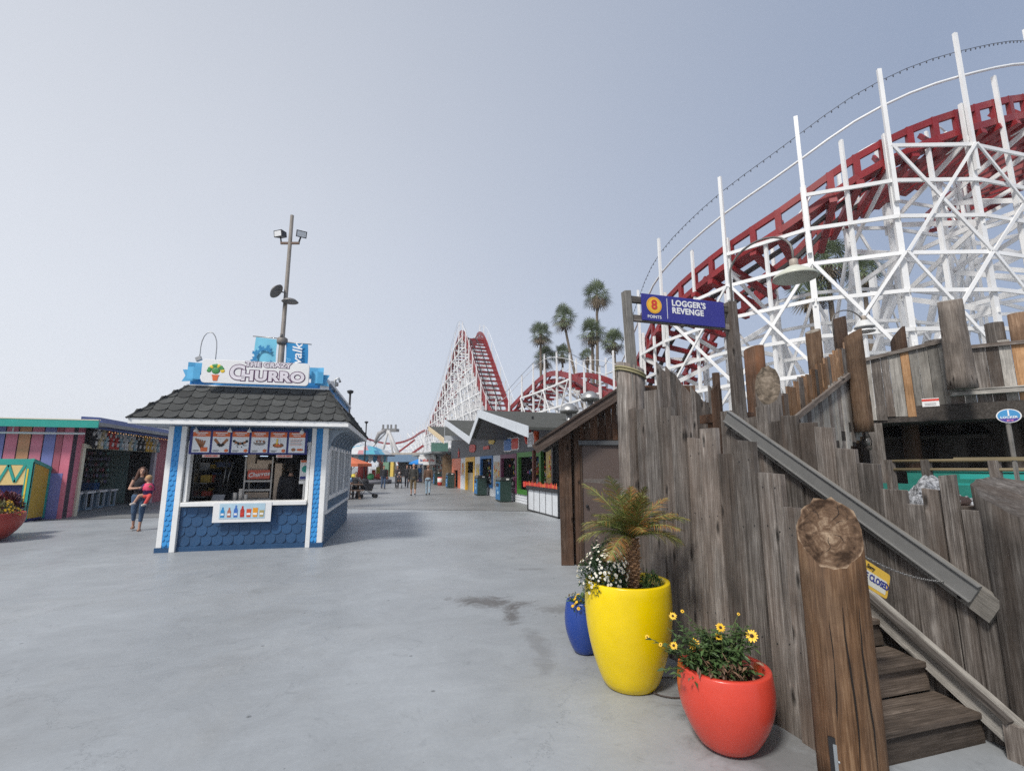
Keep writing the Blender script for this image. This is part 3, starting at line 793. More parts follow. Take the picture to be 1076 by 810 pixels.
b = MB(); b.ball((2.47, .398, 1.62), (.075, .006, .075), 0, 12, 7); b.box(2.37, 2.59, .394, .398, 1.40, 1.46, 1); b.box(2.37, 2.59, .394, .398, 1.77, 1.815, 2); b.build('printed_mark', [M_teal, M_navy, M_orange], h)
b = MB(); b.box(2.36, 2.6, .38, .5, 1.3, 1.37); b.build('tray', M_white, t)
kput(t)
t = thing('espresso_machine', (.45, 1.7, .9), 'steel machine with pipes behind the left kiosk post', 'machine')
b = MB(); b.box(.3, .62, 1.5, 1.9, .9, 1.15); b.box(.3, .6, 1.6, 1.9, 1.15, 1.5); b.build('body', M_black, t)
b = MB(); b.tube([(.5, 1.45, 1.0), (.54, 1.45, 1.5), (.56, 1.45, 1.85)], .02, 8); b.tube([(.6, 1.45, 1.0), (.62, 1.45, 1.45), (.70, 1.45, 1.8)], .02, 8); b.build('pipe', M_steel, t)
b = MB(); b.box(.28, .62, 1.5, 1.9, .03, .9); b.build('cabinet', mat('machine_base', (.12, .12, .125), .5), t)
b = MB(); b.box(.28, .6, 1.55, 1.9, 1.66, 1.78); b.build('hopper', mat('hopper_blue', (.10, .13, .22), .4), t)
kput(t)

t = thing('stock_shelf', (.55, 2.2, .03), 'wall shelves of packets and cups on the left inside the kiosk', 'shelf')
b = MB()
for z in (1.0, 1.3, 1.6, 1.9): b.box(.10, .36, .9, 2.9, z, z + .02)
b.box(.08, .10, .9, 2.9, .9, 2.1); b.build('shelf', M_steel, t)
rq = random.Random(12)
for k in range(26):
    z = rq.choice((1.02, 1.32, 1.62)); y = rq.uniform(.95, 2.8); c = rq.choice([(.6, .55, .5), (.5, .08, .05), (.1, .2, .45), (.6, .4, .08), (.35, .35, .35)])
    b = MB(); b.box(.14, .33, y, y + rq.uniform(.06, .14), z, z + rq.uniform(.1, .22)); b.build('packet', mat('packet_%d' % int(c[0] * 100), c, .5), t)
kput(t)
# gooseneck lamp on the kiosk roof
t = thing('gooseneck_lamp', (.28, .5, 3.4), 'thin arched lamp over the left end of the churro sign', 'lamp')
pts = [(.42, .5, 3.45), (.42, .5, 4.25)]
for q in range(9):
    a = pi * q / 8; pts.append((.26 + .16 * cos(a), .5, 4.30 + .36 * sin(a)))
pts += [(.10, .5, 4.15), (.09, .5, 4.05)]
b = MB(); b.tube(pts, .011, 8); b.build('arm', M_steel, t)
b = MB(); b.obox((.05, .46, 3.97), (.10, 0, .05), (0, .08, 0), (-.03, 0, .08)); b.build('lamp_head', M_steel, t)
kput(t)

# ------------------------------------------------------------------ light pole with banners behind the kiosk
def light_pole():
    x, y = -3.15, 19.3
    t = thing('light_pole', (x, y, 0), 'tall grey light pole with two floodlights and two blue banners behind the kiosk', 'light pole')
    H = 11.3
    b = MB(); b.tube([(x, y, 0), (x, y, 6.3), (x, y, 6.32), (x, y, H)], [.12, .105, .08, .065], 14); b.build('pole', M_pole, t)
    e1 = Vector((cos(YAW), -sin(YAW), 0)); e2 = Vector((sin(YAW), cos(YAW), 0))
    c = Vector((x, y, 0))
    b = MB(); b.bar(c + Vector((0, 0, 10.15)) - e1 * .36, c + Vector((0, 0, 10.15)) + e1 * .36, .07, .08); b.build('crossarm', mat('rusty_arm', (.16, .10, .07), .7), t)
    for s in (-1, 1):
        p = c + e1 * s * .40 + Vector((0, 0, 10.52))
        f = MB(); d = (e1 * s * .5 - e2 * .75 + Vector((0, 0, -.35))).normalized() if s > 0 else (-e1 * .3 - e2 * .9 + Vector((0, 0, -.2))).normalized()
        sd = d.cross(Vector((0, 0, 1))).normalized(); up = sd.cross(d)
        a = p - d * .2
        f.hexa([a - sd * .12 - up * .1, a + sd * .12 - up * .1, a + sd * .12 + up * .1, a - sd * .12 + up * .1,
                a + d * .33 - sd * .19 - up * .13, a + d * .33 + sd * .19 - up * .13, a + d * .33 + sd * .19 + up * .13, a + d * .33 - sd * .19 + up * .13])
        f = f.build('floodlight', M_black, t)
        g = MB(); q = a + d * .335; g.quad([q - sd * .16 - up * .10, q + sd * .16 - up * .10, q + sd * .16 + up * .10, q - sd * .16 + up * .10]); g.build('lens', M_signw, f, fix=False)
        g = MB(); g.tube([c + e1 * s * .34 + Vector((0, 0, 10.18)), p - up * .12], .03, 6); g.build('bracket', M_black, t)
    # two dome dishes lower down
    for z, s, tilt in ((8.15, -1, 1), (7.75, 1, 0)):
        f = MB(); p = c + e1 * s * .28 - e2 * .22 + Vector((0, 0, z))
        f.lathe([(.0, .05), (.2, .06), (.3, -.03), (.28, -.05)], p, 18, axis=(-e1 * .8 + Vector((0, 0, .6))) if tilt else Vector((0, 0, 1)))
        f.build('dome_lamp', mat('dome_grey', (.22, .21, .20), .5, .3), t)
        g = MB(); g.tube([c + Vector((0, 0, z)), p], .025, 6); g.build('bracket', M_pole, t)
    b = MB(); b.lathe([(.16, 0), (.19, .05), (.19, .2), (.14, .25)], c + Vector((0, 0, 6.15)), 12); b.tube([c + Vector((0, 0, 6.35)) - e2 * .1, c + Vector((.05, 0, 6.5)) - e2 * .2], .05, 6); b.build('collar', M_pole, t)
    return t, c, e1, e2
LP, LC, LE1, LE2 = light_pole()
def banner(s, label, col):
    zt = 6.28 - (.06 if s > 0 else -.06)
    t = thing('banner', LC + LE1 * s * .65 + Vector((0, 0, 4.3)), label, 'banner', 'banners on the light pole')
    b = MB(); b.tube([LC + Vector((0, 0, zt + .02)), LC + LE1 * s * 1.1 + Vector((0, 0, zt + (-.08 if s > 0 else .12)))], .02, 6); b.build('rod', M_steel, t)
    b = MB(); nx, nz = 10, 14
    o = LC + LE1 * s * .16
    vs = []
    for j in range(nz + 1):
        for i in range(nx + 1):
            u = i / nx; v = j / nz
            vs.append(o + LE1 * s * (.82 * u + .03 * sin(v * 5)) + LE2 * (.05 * sin(u * 7 + v * 3) * v - .02) + Vector((0, 0, zt - .02 - u * (.06 if s > 0 else -.10) - 1.75 * v)))
    fs = [(j * (nx + 1) + i, j * (nx + 1) + i + 1, (j + 1) * (nx + 1) + i + 1, (j + 1) * (nx + 1) + i) for j in range(nz) for i in range(nx)]
    b.add(vs, fs, 0, True)
    cl = b.build('cloth', mat('banner_' + str(s), col, .7, var=.08), t, fix=False)
    return t, cl, o, zt
t, cl, o_, zt = banner(-1, 'pale blue banner with a curling wave, hanging left of the light pole', (.16, .50, .66))
M_wave = mat('wave_blue', (.01, .20, .42), .6, var=.1)
b = MB()
cen = o_ - LE1 * .42 - LE2 * .10 + Vector((0, 0, zt - .72))
for q in range(22):     # curling wave: a ring with spiky crests
    a = radians(40 + q * 13.5); a2 = a + radians(13.8)
    r0, r1 = .27, .37 + .07 * (q % 3)
    P = lambda r, a: cen + LE1 * r * cos(a) + Vector((0, 0, r * sin(a)))
    b.quad([P(r0, a), P(r1, a), P(r1 * .93, a2), P(r0, a2)])
b.quad([cen - LE1 * .38 + Vector((0, 0, -.98)), cen + LE1 * .38 + Vector((0, 0, -.98)), cen + LE1 * .38 + Vector((0, 0, -.22)), cen + LE1 * .2 + Vector((0, 0, -.40)), cen - LE1 * .2 + Vector((0, 0, -.36)), cen - LE1 * .38 + Vector((0, 0, -.1))])
b.build('wave_mark', M_wave, cl, fix=False)
t, cl, o_, zt = banner(1, 'deeper blue banner with white upright script, hanging right of the light pole', (.01, .22, .48))
lettering('walk', .50, o_ + LE1 * .50 - LE2 * .12 + Vector((0, 0, zt - .56)), (0, 0, 1), -LE1, M_signw, cl, bold=.006, depth=.002, shear=.25)
lettering('board', .26, o_ + LE1 * .18 - LE2 * .12 + Vector((0, 0, zt - .95)), (0, 0, 1), -LE1, mat('faint_blue', (.12, .42, .70), .6), cl, bold=.002, depth=.002, shear=.25)

# ------------------------------------------------------------------ striped building on the left
rs = random.Random(21)
M_pinkp = mat('pink_boards', (.66, .18, .25), .6, var=.12)
M_lilac = mat('lilac_boards', (.20, .20, .46), .6, var=.12)
M_peach = mat('peach_boards', (.62, .27, .14), .6, var=.12)
M_magenta = mat('rose_boards', (.42, .10, .14), .6, var=.15)
def arcade():
    T = thing('arcade_building', (-12, 20.2, 0), 'low building of pink, lilac and orange vertical boards under a green fascia', 'building')
    X1 = -9.35; Y0 = 19.75
    b = MB(); b.box(-24, X1, Y0, Y0 + .3, 0, 3.0); b.build('backing_wall', mat('dark_gap', (.05, .03, .05), .8), T)
    cols = [M_pinkp, M_lilac, M_pinkp, M_peach, M_pinkp, M_lilac]
    x = X1 - .02; k = 5
    # boards from the corner leftwards
    b = MB(); b.box(-9.58, X1 + .02, Y0 - .03, Y0, 0, 3.0); b.build('corner_board', M_pinkp, T)
    b = MB(); b.box(-9.78, -9.6, Y0 - .025, Y0, 0, 3.0); b.build('board', M_magenta, T)
    x = -9.80
    while x > -16:
        w_ = .30
        b = MB(); b.box(x - w_, x, Y0 - .025, Y0, 0, 2.95); b.build('board', cols[k % 6], T)
        x -= w_ + .035; k -= 1
    b = MB(); b.box(-24, X1 + .9, Y0 - .55, Y0 - .5, 2.92, 3.16); b.build('fascia', M_teal, T)
    b = MB(); b.box(-24, X1 + .9, Y0 - .56, Y0 - .4, 3.16, 3.19); b.build('fascia_cap', M_cream, T)
    b = MB(); b.box(-24, X1 + .85, Y0 - .5, Y0 + 8.5, 3.0, 3.12); b.build('roof', M_far, T)
    b = MB(); b.tube([(-20, Y0 - .3, 2.70), (-8.9, Y0 - .3, 2.74)], .035, 8)
    for xx in (-14, -10.8): b.tube([(xx, Y0 - .3, 2.72), (xx, Y0 - .3, 3.0)], .015, 6)
    b.build('light_tube', M_signw, T)
    return T
arcade()
def booth():
    T = thing('game_booth', (-9.4, 24, 0), 'open game booth with blue roof, hanging prizes and string lights behind the woman', 'booth')
    X = -9.4; Ya, Yb = 20.6, 26.6; Ye = 30
    b = MB(); b.box(X - .2, X, 20.06, Ya, 0, 3.0); b.build('wall', M_pinkp, T)
    b = MB(); b.box(X - .1, X + .06, Ya - .12, Ya + .06, 0, 2.45); b.build('post', M_cream, T)
    b = MB(); b.box(X - .1, X + .05, Yb, Yb + .25, 0, 2.45); b.build('post', mat('post_mauve', (.40, .36, .40), .6), T)
    b = MB(); b.box(X - .1, X + .06, Ya + .06, Yb, 2.3, 2.42); b.build('lintel', M_cream, T)
    b = MB(); b.box(X - .08, X, Ya, Yb + .25, 2.42, 3.0); b.build('header', M_dark, T)
    cs = [M_magenta, M_pinkp, M_lilac]
    for i in range(9):
        y = Yb + .27 + i * .34
        b = MB(); b.box(X - .2, X, y, y + .31, 0, 3.0); b.build('wall_board', M_magenta if i < 4 else cs[i % 3], T)
    b = MB(); b.box(X - .5, X - .2, Ya - .3, Ye, 0, .02); b.build('threshold', M_far, T)
    # roof: blue sloping fascia
    b = MB(); b.hexa([(X + .02, Ya - .45, 3.0), (X + .85, Ya - .45, 2.90), (X + .85, Ye, 2.90), (X + .02, Ye, 3.0), (X + .02, Ya - .45, 3.36), (X + .55, Ya - .45, 3.34), (X + .55, Ye, 3.34), (X + .02, Ye, 3.36)])
    b.build('roof', mat('roof_blue', (.05, .08, .24), .55), T)
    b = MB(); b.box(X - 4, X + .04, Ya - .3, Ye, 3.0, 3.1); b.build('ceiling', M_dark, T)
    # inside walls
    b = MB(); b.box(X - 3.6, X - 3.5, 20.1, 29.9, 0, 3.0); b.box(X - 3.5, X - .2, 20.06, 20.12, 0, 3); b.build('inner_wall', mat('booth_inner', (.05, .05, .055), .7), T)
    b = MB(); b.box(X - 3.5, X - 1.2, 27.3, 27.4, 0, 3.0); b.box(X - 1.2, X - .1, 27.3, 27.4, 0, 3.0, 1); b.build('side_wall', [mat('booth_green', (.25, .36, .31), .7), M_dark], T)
    b = MB(); b.box(-12.85, -11.3, 26.0, 26.5, .45, .95); b.build('blue_counter', mat('counter_blue', (.02, .12, .35), .5), T)
    b = MB(); b.box(-12.85, -11.3, 26.05, 26.45, 0, .45); b.build('counter_base', M_dark, T)
    # prize wall: plush heaps
    b = MB(); pr = random.Random(4)
    pal = [(.6, .2, .25), (.5, .5, .55), (.2, .45, .4), (.3, .25, .4), (.6, .55, .45)]
    ms = [mat('prize_%d' % i, c, .8) for i, c in enumerate(pal)]
    for i in range(90):
        b = MB() if i == 0 else b
        z = 1.0 + (i // 15) * .25; x_ = -12.75 + (i % 15) * .105
        b.ball((x_, 26.9 + pr.uniform(-.1, .1), z), (.065, .08, .10), pr.randrange(5), 8, 5)
    tag(b.build('prize_pile', ms, T), kind='stuff')
    b = MB()
    for z in range(6): b.box(-12.85, -11.2, 26.75, 27.2, .87 + z * .25, .885 + z * .25)
    b.build('prize_shelf', M_dark, T)
    # string lights
    for i in range(44):
        y = Ya - .35 + i * .21
        b = MB() if i == 0 else b
        b.ball((X + .84, y, 2.85 - .02 * (i % 2)), .015, 0, 6, 4)
    b.build('string_lights', mat('bulb_warm', (1.0, .55, .25), .4, emit=.5), T)
    return T
booth()
# hanging plush animals in front of the header
def plush(x, y, z, s, m1, m2, group, label):
    t = thing('plush_toy', (x, y, z), label, 'plush toy', group)
    b = MB()
    b.ball((x, y, z), (s * .26, s * .3, s * .34), 0, 10, 6); b.ball((x + .06 * s, y, z + s * .42), (s * .22, s * .24, s * .22), 0, 10, 6)
    for q in (-1, 1):
        b.ball((x + .03, y + q * s * .2, z + s * .6), s * .09, 0, 8, 5)
        b.ball((x + .08 * s, y + q * s * .33, z + s * .12), (s * .11, s * .2, s * .1), 0, 8, 5)
        b.ball((x + .12 * s, y + q * s * .2, z - s * .32), (s * .12, s * .13, s * .18), 0, 8, 5)
    b.build('body', m1, t)
    b = MB(); b.ball((x + .22 * s, y, z + s * .38), (s * .1, s * .12, s * .09), 0, 8, 5); b.ball((x + .2 * s, y, z - .02), (s * .1, s * .18, s * .22), 0, 8, 5); b.build('belly_patch', m2, t)
PC = {'white': (.62, .62, .60), 'black': (.02, .02, .022), 'red': (.50, .05, .04), 'grey blue': (.28, .40, .44), 'yellow': (.65, .38, .04), 'cream': (.6, .5, .3)}
seq = ['black', 'white', 'cream', 'red', 'red', 'grey blue', 'white', 'grey blue', 'white', 'black', 'black', 'yellow', 'yellow', 'grey blue', 'white']
for i, c in enumerate(seq):
    for r in range(2):
        cc = c if r == 0 or c in ('black', 'red', 'yellow') else ['white', 'grey blue', 'cream'][(i * 2) % 3]
        y = 20.75 + i * .40
        plush(-9.30 + .03 * r, y + .15 * r, 2.84 - .34 * r, .42, mat('plush_' + cc, PC[cc], .9), mat('plush_light', (.6, .58, .55), .9), 'plush prizes hung over the game booth',
              '%s plush animal, %s from the left in the %s row over the game booth' % (cc, ['first', 'second', 'third', 'fourth', 'fifth', 'sixth', 'seventh', 'eighth', 'ninth', 'tenth', 'eleventh', 'twelfth', 'thirteenth', 'fourteenth', 'fifteenth'][i], 'upper' if r == 0 else 'lower'))
# white stools in front of the booth counter
for i in range(5):
    x, y = -10.45 - .02 * i, 21.5 + i * .98
    t = thing('stool', (x, y, 0), 'white square stool, %s along the booth counter from the striped wall' % ['first', 'second', 'third', 'fourth', 'fifth'][i], 'stool', 'white stools at the booth counter')
    b = MB(); b.box(x - .27, x + .27, y - .3, y + .3, .62, .70); b.build('seat', M_signw, t, bevel=.01)
    b = MB()
    for q in (-.2, .2):
        for r in (-.22, .22): b.box(x + q - .03, x + q + .03, y + r - .03, y + r + .03, .05, .62)
    b.build('leg', mat('stool_grey', (.42, .46, .50), .5), t)
    b = MB(); b.box(x - .23, x + .23, y - .25, y + .25, .0, .05); b.box(x - .1, x + .1, y - .12, y + .12, .05, .62); b.build('base', mat('stool_blue', (.20, .32, .42), .5), t)

# yellow and teal cabinet
def cabinet():
    T = thing('ticket_cabinet', (-10.8, 18.9, 0), 'yellow cabinet with teal frame and sloping top beside the striped wall', 'cabinet')
    x1, x0, y0, y1 = -9.76, -11.4, 18.72, 19.69
    zf, zb = 1.86, 1.60
    b = MB()
    for (a, c) in ((y0, y0 + .1), (y1 - .1, y1)):
        za = zf + (zb - zf) * (a - y0) / (y1 - y0); zc = zf + (zb - zf) * (c - y0) / (y1 - y0)
        b.hexa([(x1 - .06, a, .05), (x1, a, .05), (x1, c, .05), (x1 - .06, c, .05), (x1 - .06, a, za), (x1, a, za), (x1, c, zc), (x1 - .06, c, zc)])
    b.bar((x1 - .03, y0, zf), (x1 - .03, y1, zb), .08, .1)
    b.box(x0, x1, y0 - .01, y0 + .06, 1.72, zf); b.box(x1 - .16, x1 - .0, y0 - .01, y0 + .05, .05, 1.72); b.box(x0, x0 + .16, y0 - .01, y0 + .05, .05, 1.72)
    b.hexa([(x0, y0, zf - .02), (x1, y0, zf - .02), (x1, y1, zb - .02), (x0, y1, zb - .02), (x0, y0, zf + .04), (x1 + .02, y0, zf + .04), (x1 + .02, y1, zb + .04), (x0, y1, zb + .04)])
    b.build('frame', M_teal, T)
    b = MB(); b.hexa([(x1 - .04, y0 + .1, .1), (x1 - .012, y0 + .1, .1), (x1 - .012, y1 - .1, .1), (x1 - .04, y1 - .1, .1), (x1 - .04, y0 + .1, zf - .1), (x1 - .012, y0 + .1, zf - .1), (x1 - .012, y1 - .1, zb + .0), (x1 - .04, y1 - .1, zb + .0)])
    b.build('side_panel', mat('yellow_panel', (.52, .33, .035), .55), T)
    b = MB(); b.box(x1 - .12, x1 - .08, y0 - .02, y0 - .012, .2, 1.6); b.build('trim_line', M_yel, T)
    b = MB(); b.box(x0 + .16, x1 - .16, y0 + .0, y0 + .03, 1.12, 1.72); b.build('front_panel', mat('pale_yellow', (.75, .55, .22), .55), T)
    b = MB()
    for xx in (-10.35, -10.75, -11.15): b.bar((xx, y0 - .01, 1.72), (xx + .2, y0 - .01, 1.2), .02, .07, up=(1, 0, 0)); b.bar((xx + .4, y0 - .01, 1.72), (xx + .2, y0 - .01, 1.2), .02, .07, up=(1, 0, 0))
    b.build('lattice', M_teal, T)
    b = MB(); b.box(x0 + .16, x1 - .16, y0 + .3, y0 + .34, .1, 1.12); b.box(x0 + .16, x1 - .16, y0, y0 + .3, .1, .2); b.build('recess', M_navy, T)
    b = MB(); b.box(x0 + .02, x1 - .04, y0 + .34, y1 - .05, .05, 1.5); b.box(x0 + .05, x1 - .1, y0 + .05, y1 - .05, 0, .08); b.build('body', M_navy, T)
    b = MB(); b.box(x1 - .5, x1 + .3, y1 + .02, y1 + .05, 0, 1.45); b.build('back_board', M_lilac, T)
cabinet()

# ------------------------------------------------------------------ planters
M_soil = mat('soil', (.045, .025, .018), .95, var=.4, ns=25, bump=1.0, bs=60)
def pot(name, x, y, r_top, h, col, label, cat='planter', group=None, base=.55, bulge=.03, thick=.035, rough=.28):
    t = thing(name, (x, y, 0), label, cat, group)
    prof = []
    for i in range(15):
        q = i / 14
        r = r_top * (base + (1 - base) * (sin(q * pi / 2 * 1.0) ** .8)) + bulge * sin(q * pi)
        prof.append((r, h * q))
    prof[-1] = (prof[-1][0], h)
    prof = [(prof[0][0] - .02, 0)] + [(p[0], p[1] + (.012 if i == 0 else 0)) for i, p in enumerate(prof)]
    rt = prof[-1][0]
    prof += [(rt - .004, h + .008), (rt - thick, h + .008), (rt - thick - .006, h), (rt - thick - .015, h - .12)]
    b = MB(); b.lathe(prof, (x, y, 0), 56); m = mat(name + '_glaze_' + str(int(col[0] * 100)), col, rough, var=.09, ns=5, bump=.06, bs=90)
    b.build('pot', m, t)
    b = MB(); n = 40; rr = rt - thick - .01; rs2 = random.Random(int(x * 100)); vs = [(x, y, h - .05)]
    for ring in range(1, 5):
        for k in range(n):
            a = 2 * pi * k / n; vs.append((x + rr * ring / 4 * cos(a), y + rr * ring / 4 * sin(a), h - .05 - .015 * ring / 4 + rs2.uniform(-.008, .008)))
    fs = [(0, 1 + k, 1 + (k + 1) % n) for k in range(n)]
    for ring in range(3):
        for k in range(n):
            a = 1 + ring * n + k; c = 1 + ring * n + (k + 1) % n; fs.append((a, a + n, c + n, c))
    b.add(vs, fs, 0, True); b.build('soil', M_soil, t)
    return t

def leafmat(name, col, var=.35, rough=.55):
    return mat(name, col, rough, var=.15, ns=8, island=var)
M_leaf = leafmat('leaf_green', (.065, .125, .035))
M_leafd = leafmat('leaf_deep', (.035, .075, .028))
M_dry = leafmat('leaf_dry', (.17, .10, .06))
M_petw = mat('petal_white', (.75, .74, .68), .6, island=.12)
M_pety = mat('petal_yellow', (.80, .47, .01), .5, island=.15)
M_eye = mat('flower_eye', (.045, .015, .008), .8)

def leaf(b, p, d, L, W, m=0, droop=.3, rnd=None, up=Vector((0, 0, 1))):
    d = Vector(d).normalized(); s = d.cross(up)
    if s.length < .05: s = Vector((1, 0, 0))
    s.normalize()
    if rnd: s = (s + Vector((rnd.uniform(-.5, .5), rnd.uniform(-.5, .5), rnd.uniform(-.5, .5)))).normalized()
    p = Vector(p); m1 = p + d * L * .45 - Vector((0, 0, droop * L * .15)); tip = p + d * L - Vector((0, 0, droop * L * .5))
    n = s.cross(d) * W * .18
    b.add([p, m1 - s * W / 2 + n, m1, m1 + s * W / 2 + n, tip], [(0, 1, 2), (0, 2, 3), (1, 4, 2), (2, 4, 3)], m)

def mound(t_parent, x, y, z, r, h, nleaf, mleaf, flowers, mflow, seed, fl_r=.018, L=.05, name='foliage', petals=9, lean=(0, 0)):
    rr = random.Random(seed); b = MB()
    for i in range(nleaf):
        a = rr.uniform(0, 2 * pi); el = math.asin(rr.uniform(-.15, 1)); q = rr.uniform(.45, 1) ** .6
        n = Vector((cos(a) * cos(el), sin(a) * cos(el), sin(el)))
        wob = 1 + .16 * sin(a * 3 + seed) + .1 * sin(el * 7 + a * 2)
        p = Vector((x + lean[0] * sin(el), y + lean[1] * sin(el), z)) + Vector((n.x * r, n.y * r, n.z * h)) * q * wob
        d = (n + Vector((rr.uniform(-.7, .7), rr.uniform(-.7, .7), rr.uniform(-.3, .7))))
        leaf(b, p, d, L * rr.uniform(.7, 1.4), L * .45, 0, .3, rr)
    for i in range(14):
        a = rr.uniform(0, 2 * pi); b.tube([(x + .02 * cos(a), y + .02 * sin(a), z - .03), (x + r * .7 * cos(a), y + r * .7 * sin(a), z + h * .6)], .003, 5)
    b.build(name, mleaf, t_parent)
    if flowers:
        c = MB()
        for i in range(flowers):
            a = rr.uniform(0, 2 * pi); el = math.asin(rr.uniform(-.1, 1))
            n = Vector((cos(a) * cos(el), sin(a) * cos(el), sin(el)))
            wob = 1 + .16 * sin(a * 3 + seed) + .1 * sin(el * 7 + a * 2)
            p = Vector((x + lean[0] * sin(el), y + lean[1] * sin(el), z)) + Vector((n.x * r, n.y * r, n.z * h)) * wob * rr.uniform(1.0, 1.07)
            s = n.cross(Vector((0, 0, 1)));
            if s.length < .1: s = Vector((1, 0, 0))
            s.normalize(); u = s.cross(n); fr = fl_r * rr.uniform(.7, 1.2)
            for k in range(petals):
                an = 2 * pi * k / petals; dd = s * cos(an) + u * sin(an); ss = s * -sin(an) + u * cos(an)
                c.quad([p, p + dd * fr * .6 - ss * fr * .25 + n * fr * .15, p + dd * fr + n * fr * .1, p + dd * fr * .6 + ss * fr * .25 + n * fr * .15], 0)
            c.ball(p + n * fr * .1, fr * .22, 1, 6, 3)
        tag(c.build('blossoms', [mflow, M_yel], t_parent), kind='stuff')

# yellow pot with pygmy palm and white chrysanthemums
yx, yy_ = 2.085, 3.70
tp = pot('yellow_planter', yx, yy_, .335, .78, (.80, .58, .0), 'tall glossy yellow planter standing against the wooden fence', base=.58, bulge=.022)
def pygmy_palm(x, y, z):
    t = thing('potted_palm', (x, y, z), 'small feathery palm with stubby trunk growing in the yellow planter', 'palm')
    rr = random.Random(12)
    b = MB(); H = .40
    b.tube([(x, y, z), (x + .005, y, z + .1), (x + .015, y, z + .22), (x + .02, y, z + H)], [.045, .054, .054, .04], 14)
    for i in range(140):
        q = i / 140; a = i * 2.4; zz = z + .01 + q * (H - .02); r = .043 + .013 * sin(q * pi)
        d = Vector((cos(a), sin(a), .9)).normalized(); p = Vector((x + .015 * q + cos(a) * r, y + sin(a) * r, zz))
        b.bar(p, p + d * rr.uniform(.022, .04), .026, .010)
    b.build('trunk', mat('palm_bark', (.34, .20, .11), .9, var=.3, ns=30, island=.35), t)
    st = MB(); fo = MB()
    top = Vector((x + .02, y, z + H))
    nf = 27
    for i in range(nf):
        a = i * 2.39996 + .4; q = i / nf; el = radians(82 - 66 * q + rr.uniform(-10, 10)); Lf = rr.uniform(.44, .58) * (.8 + .25 * q)
        if i in (4, 6): Lf = .62
        d0 = Vector((cos(a) * cos(el), sin(a) * cos(el), sin(el)))
        pts = []; p = top.copy(); d = d0.copy(); n = 14
        for k in range(n + 1):
            pts.append(p.copy()); p = p + d * Lf / n; d = (d + Vector((0, 0, -.06 - .03 * q))).normalized()
        st.tube(pts, [.008 - .0062 * k / n for k in range(n + 1)], 5, m=0)
        brown = 1 if i % 5 == 0 else 0
        for k in range(3, n * 5):
            u = k / 5.0; j = int(u); f_ = u - j
            if j >= n: break
            pp = pts[j].lerp(pts[j + 1], f_); tdir = (pts[j + 1] - pts[j]).normalized()
            sd = tdir.cross(Vector((0, 0, 1)))
            if sd.length < .1: sd = Vector((1, 0, 0))
            sd.normalize(); upv = sd.cross(tdir)
            ll = .19 * sin(pi * min(1, .10 + .86 * u / n)) * rr.uniform(.8, 1.1)
            for s in (-1, 1):
                dd = (tdir * rr.uniform(.85, 1.25) + sd * s * 1.0 + upv * rr.uniform(-.1, .45)).normalized()
                tip = pp + dd * ll - Vector((0, 0, ll * .28)); mid = pp + dd * ll * .5 - Vector((0, 0, ll * .06))
                wv = tdir * .0032
                mi = 1 if (brown and rr.random() < .6) or rr.random() < .10 else (2 if u > n * .4 and rr.random() < .65 else 0)
                fo.add([pp - wv, pp + wv, mid + wv, mid - wv, tip], [(0, 1, 2, 3), (3, 2, 4)], mi)
    st.build('frond_stems', mat('frond_stem', (.22, .24, .06), .6), t)
    fo.build('fronds', [leafmat('frond_green', (.12, .165, .04), .3), leafmat('frond_rust', (.30, .14, .035), .3), leafmat('frond_olive', (.19, .165, .045), .3)], t)
    return t
pygmy_palm(yx + .02, yy_ - .02, .71)
t = thing('chrysanthemum', (yx - .15, yy_ + .02, .78), 'bushy white chrysanthemum in the left side of the yellow planter', 'flowers')
mound(t, yx - .20, yy_ + .0, .76, .175, .31, 1900, M_leafd, 300, M_petw, 5, fl_r=.0125, L=.034)
t = thing('ground_plant', (yx + .19, yy_ - .05, .78), 'low green plant at the right rim of the yellow planter', 'plant')
mound(t, yx + .18, yy_ - .06, .735, .10, .10, 420, M_leaf, 0, None, 6, L=.03)

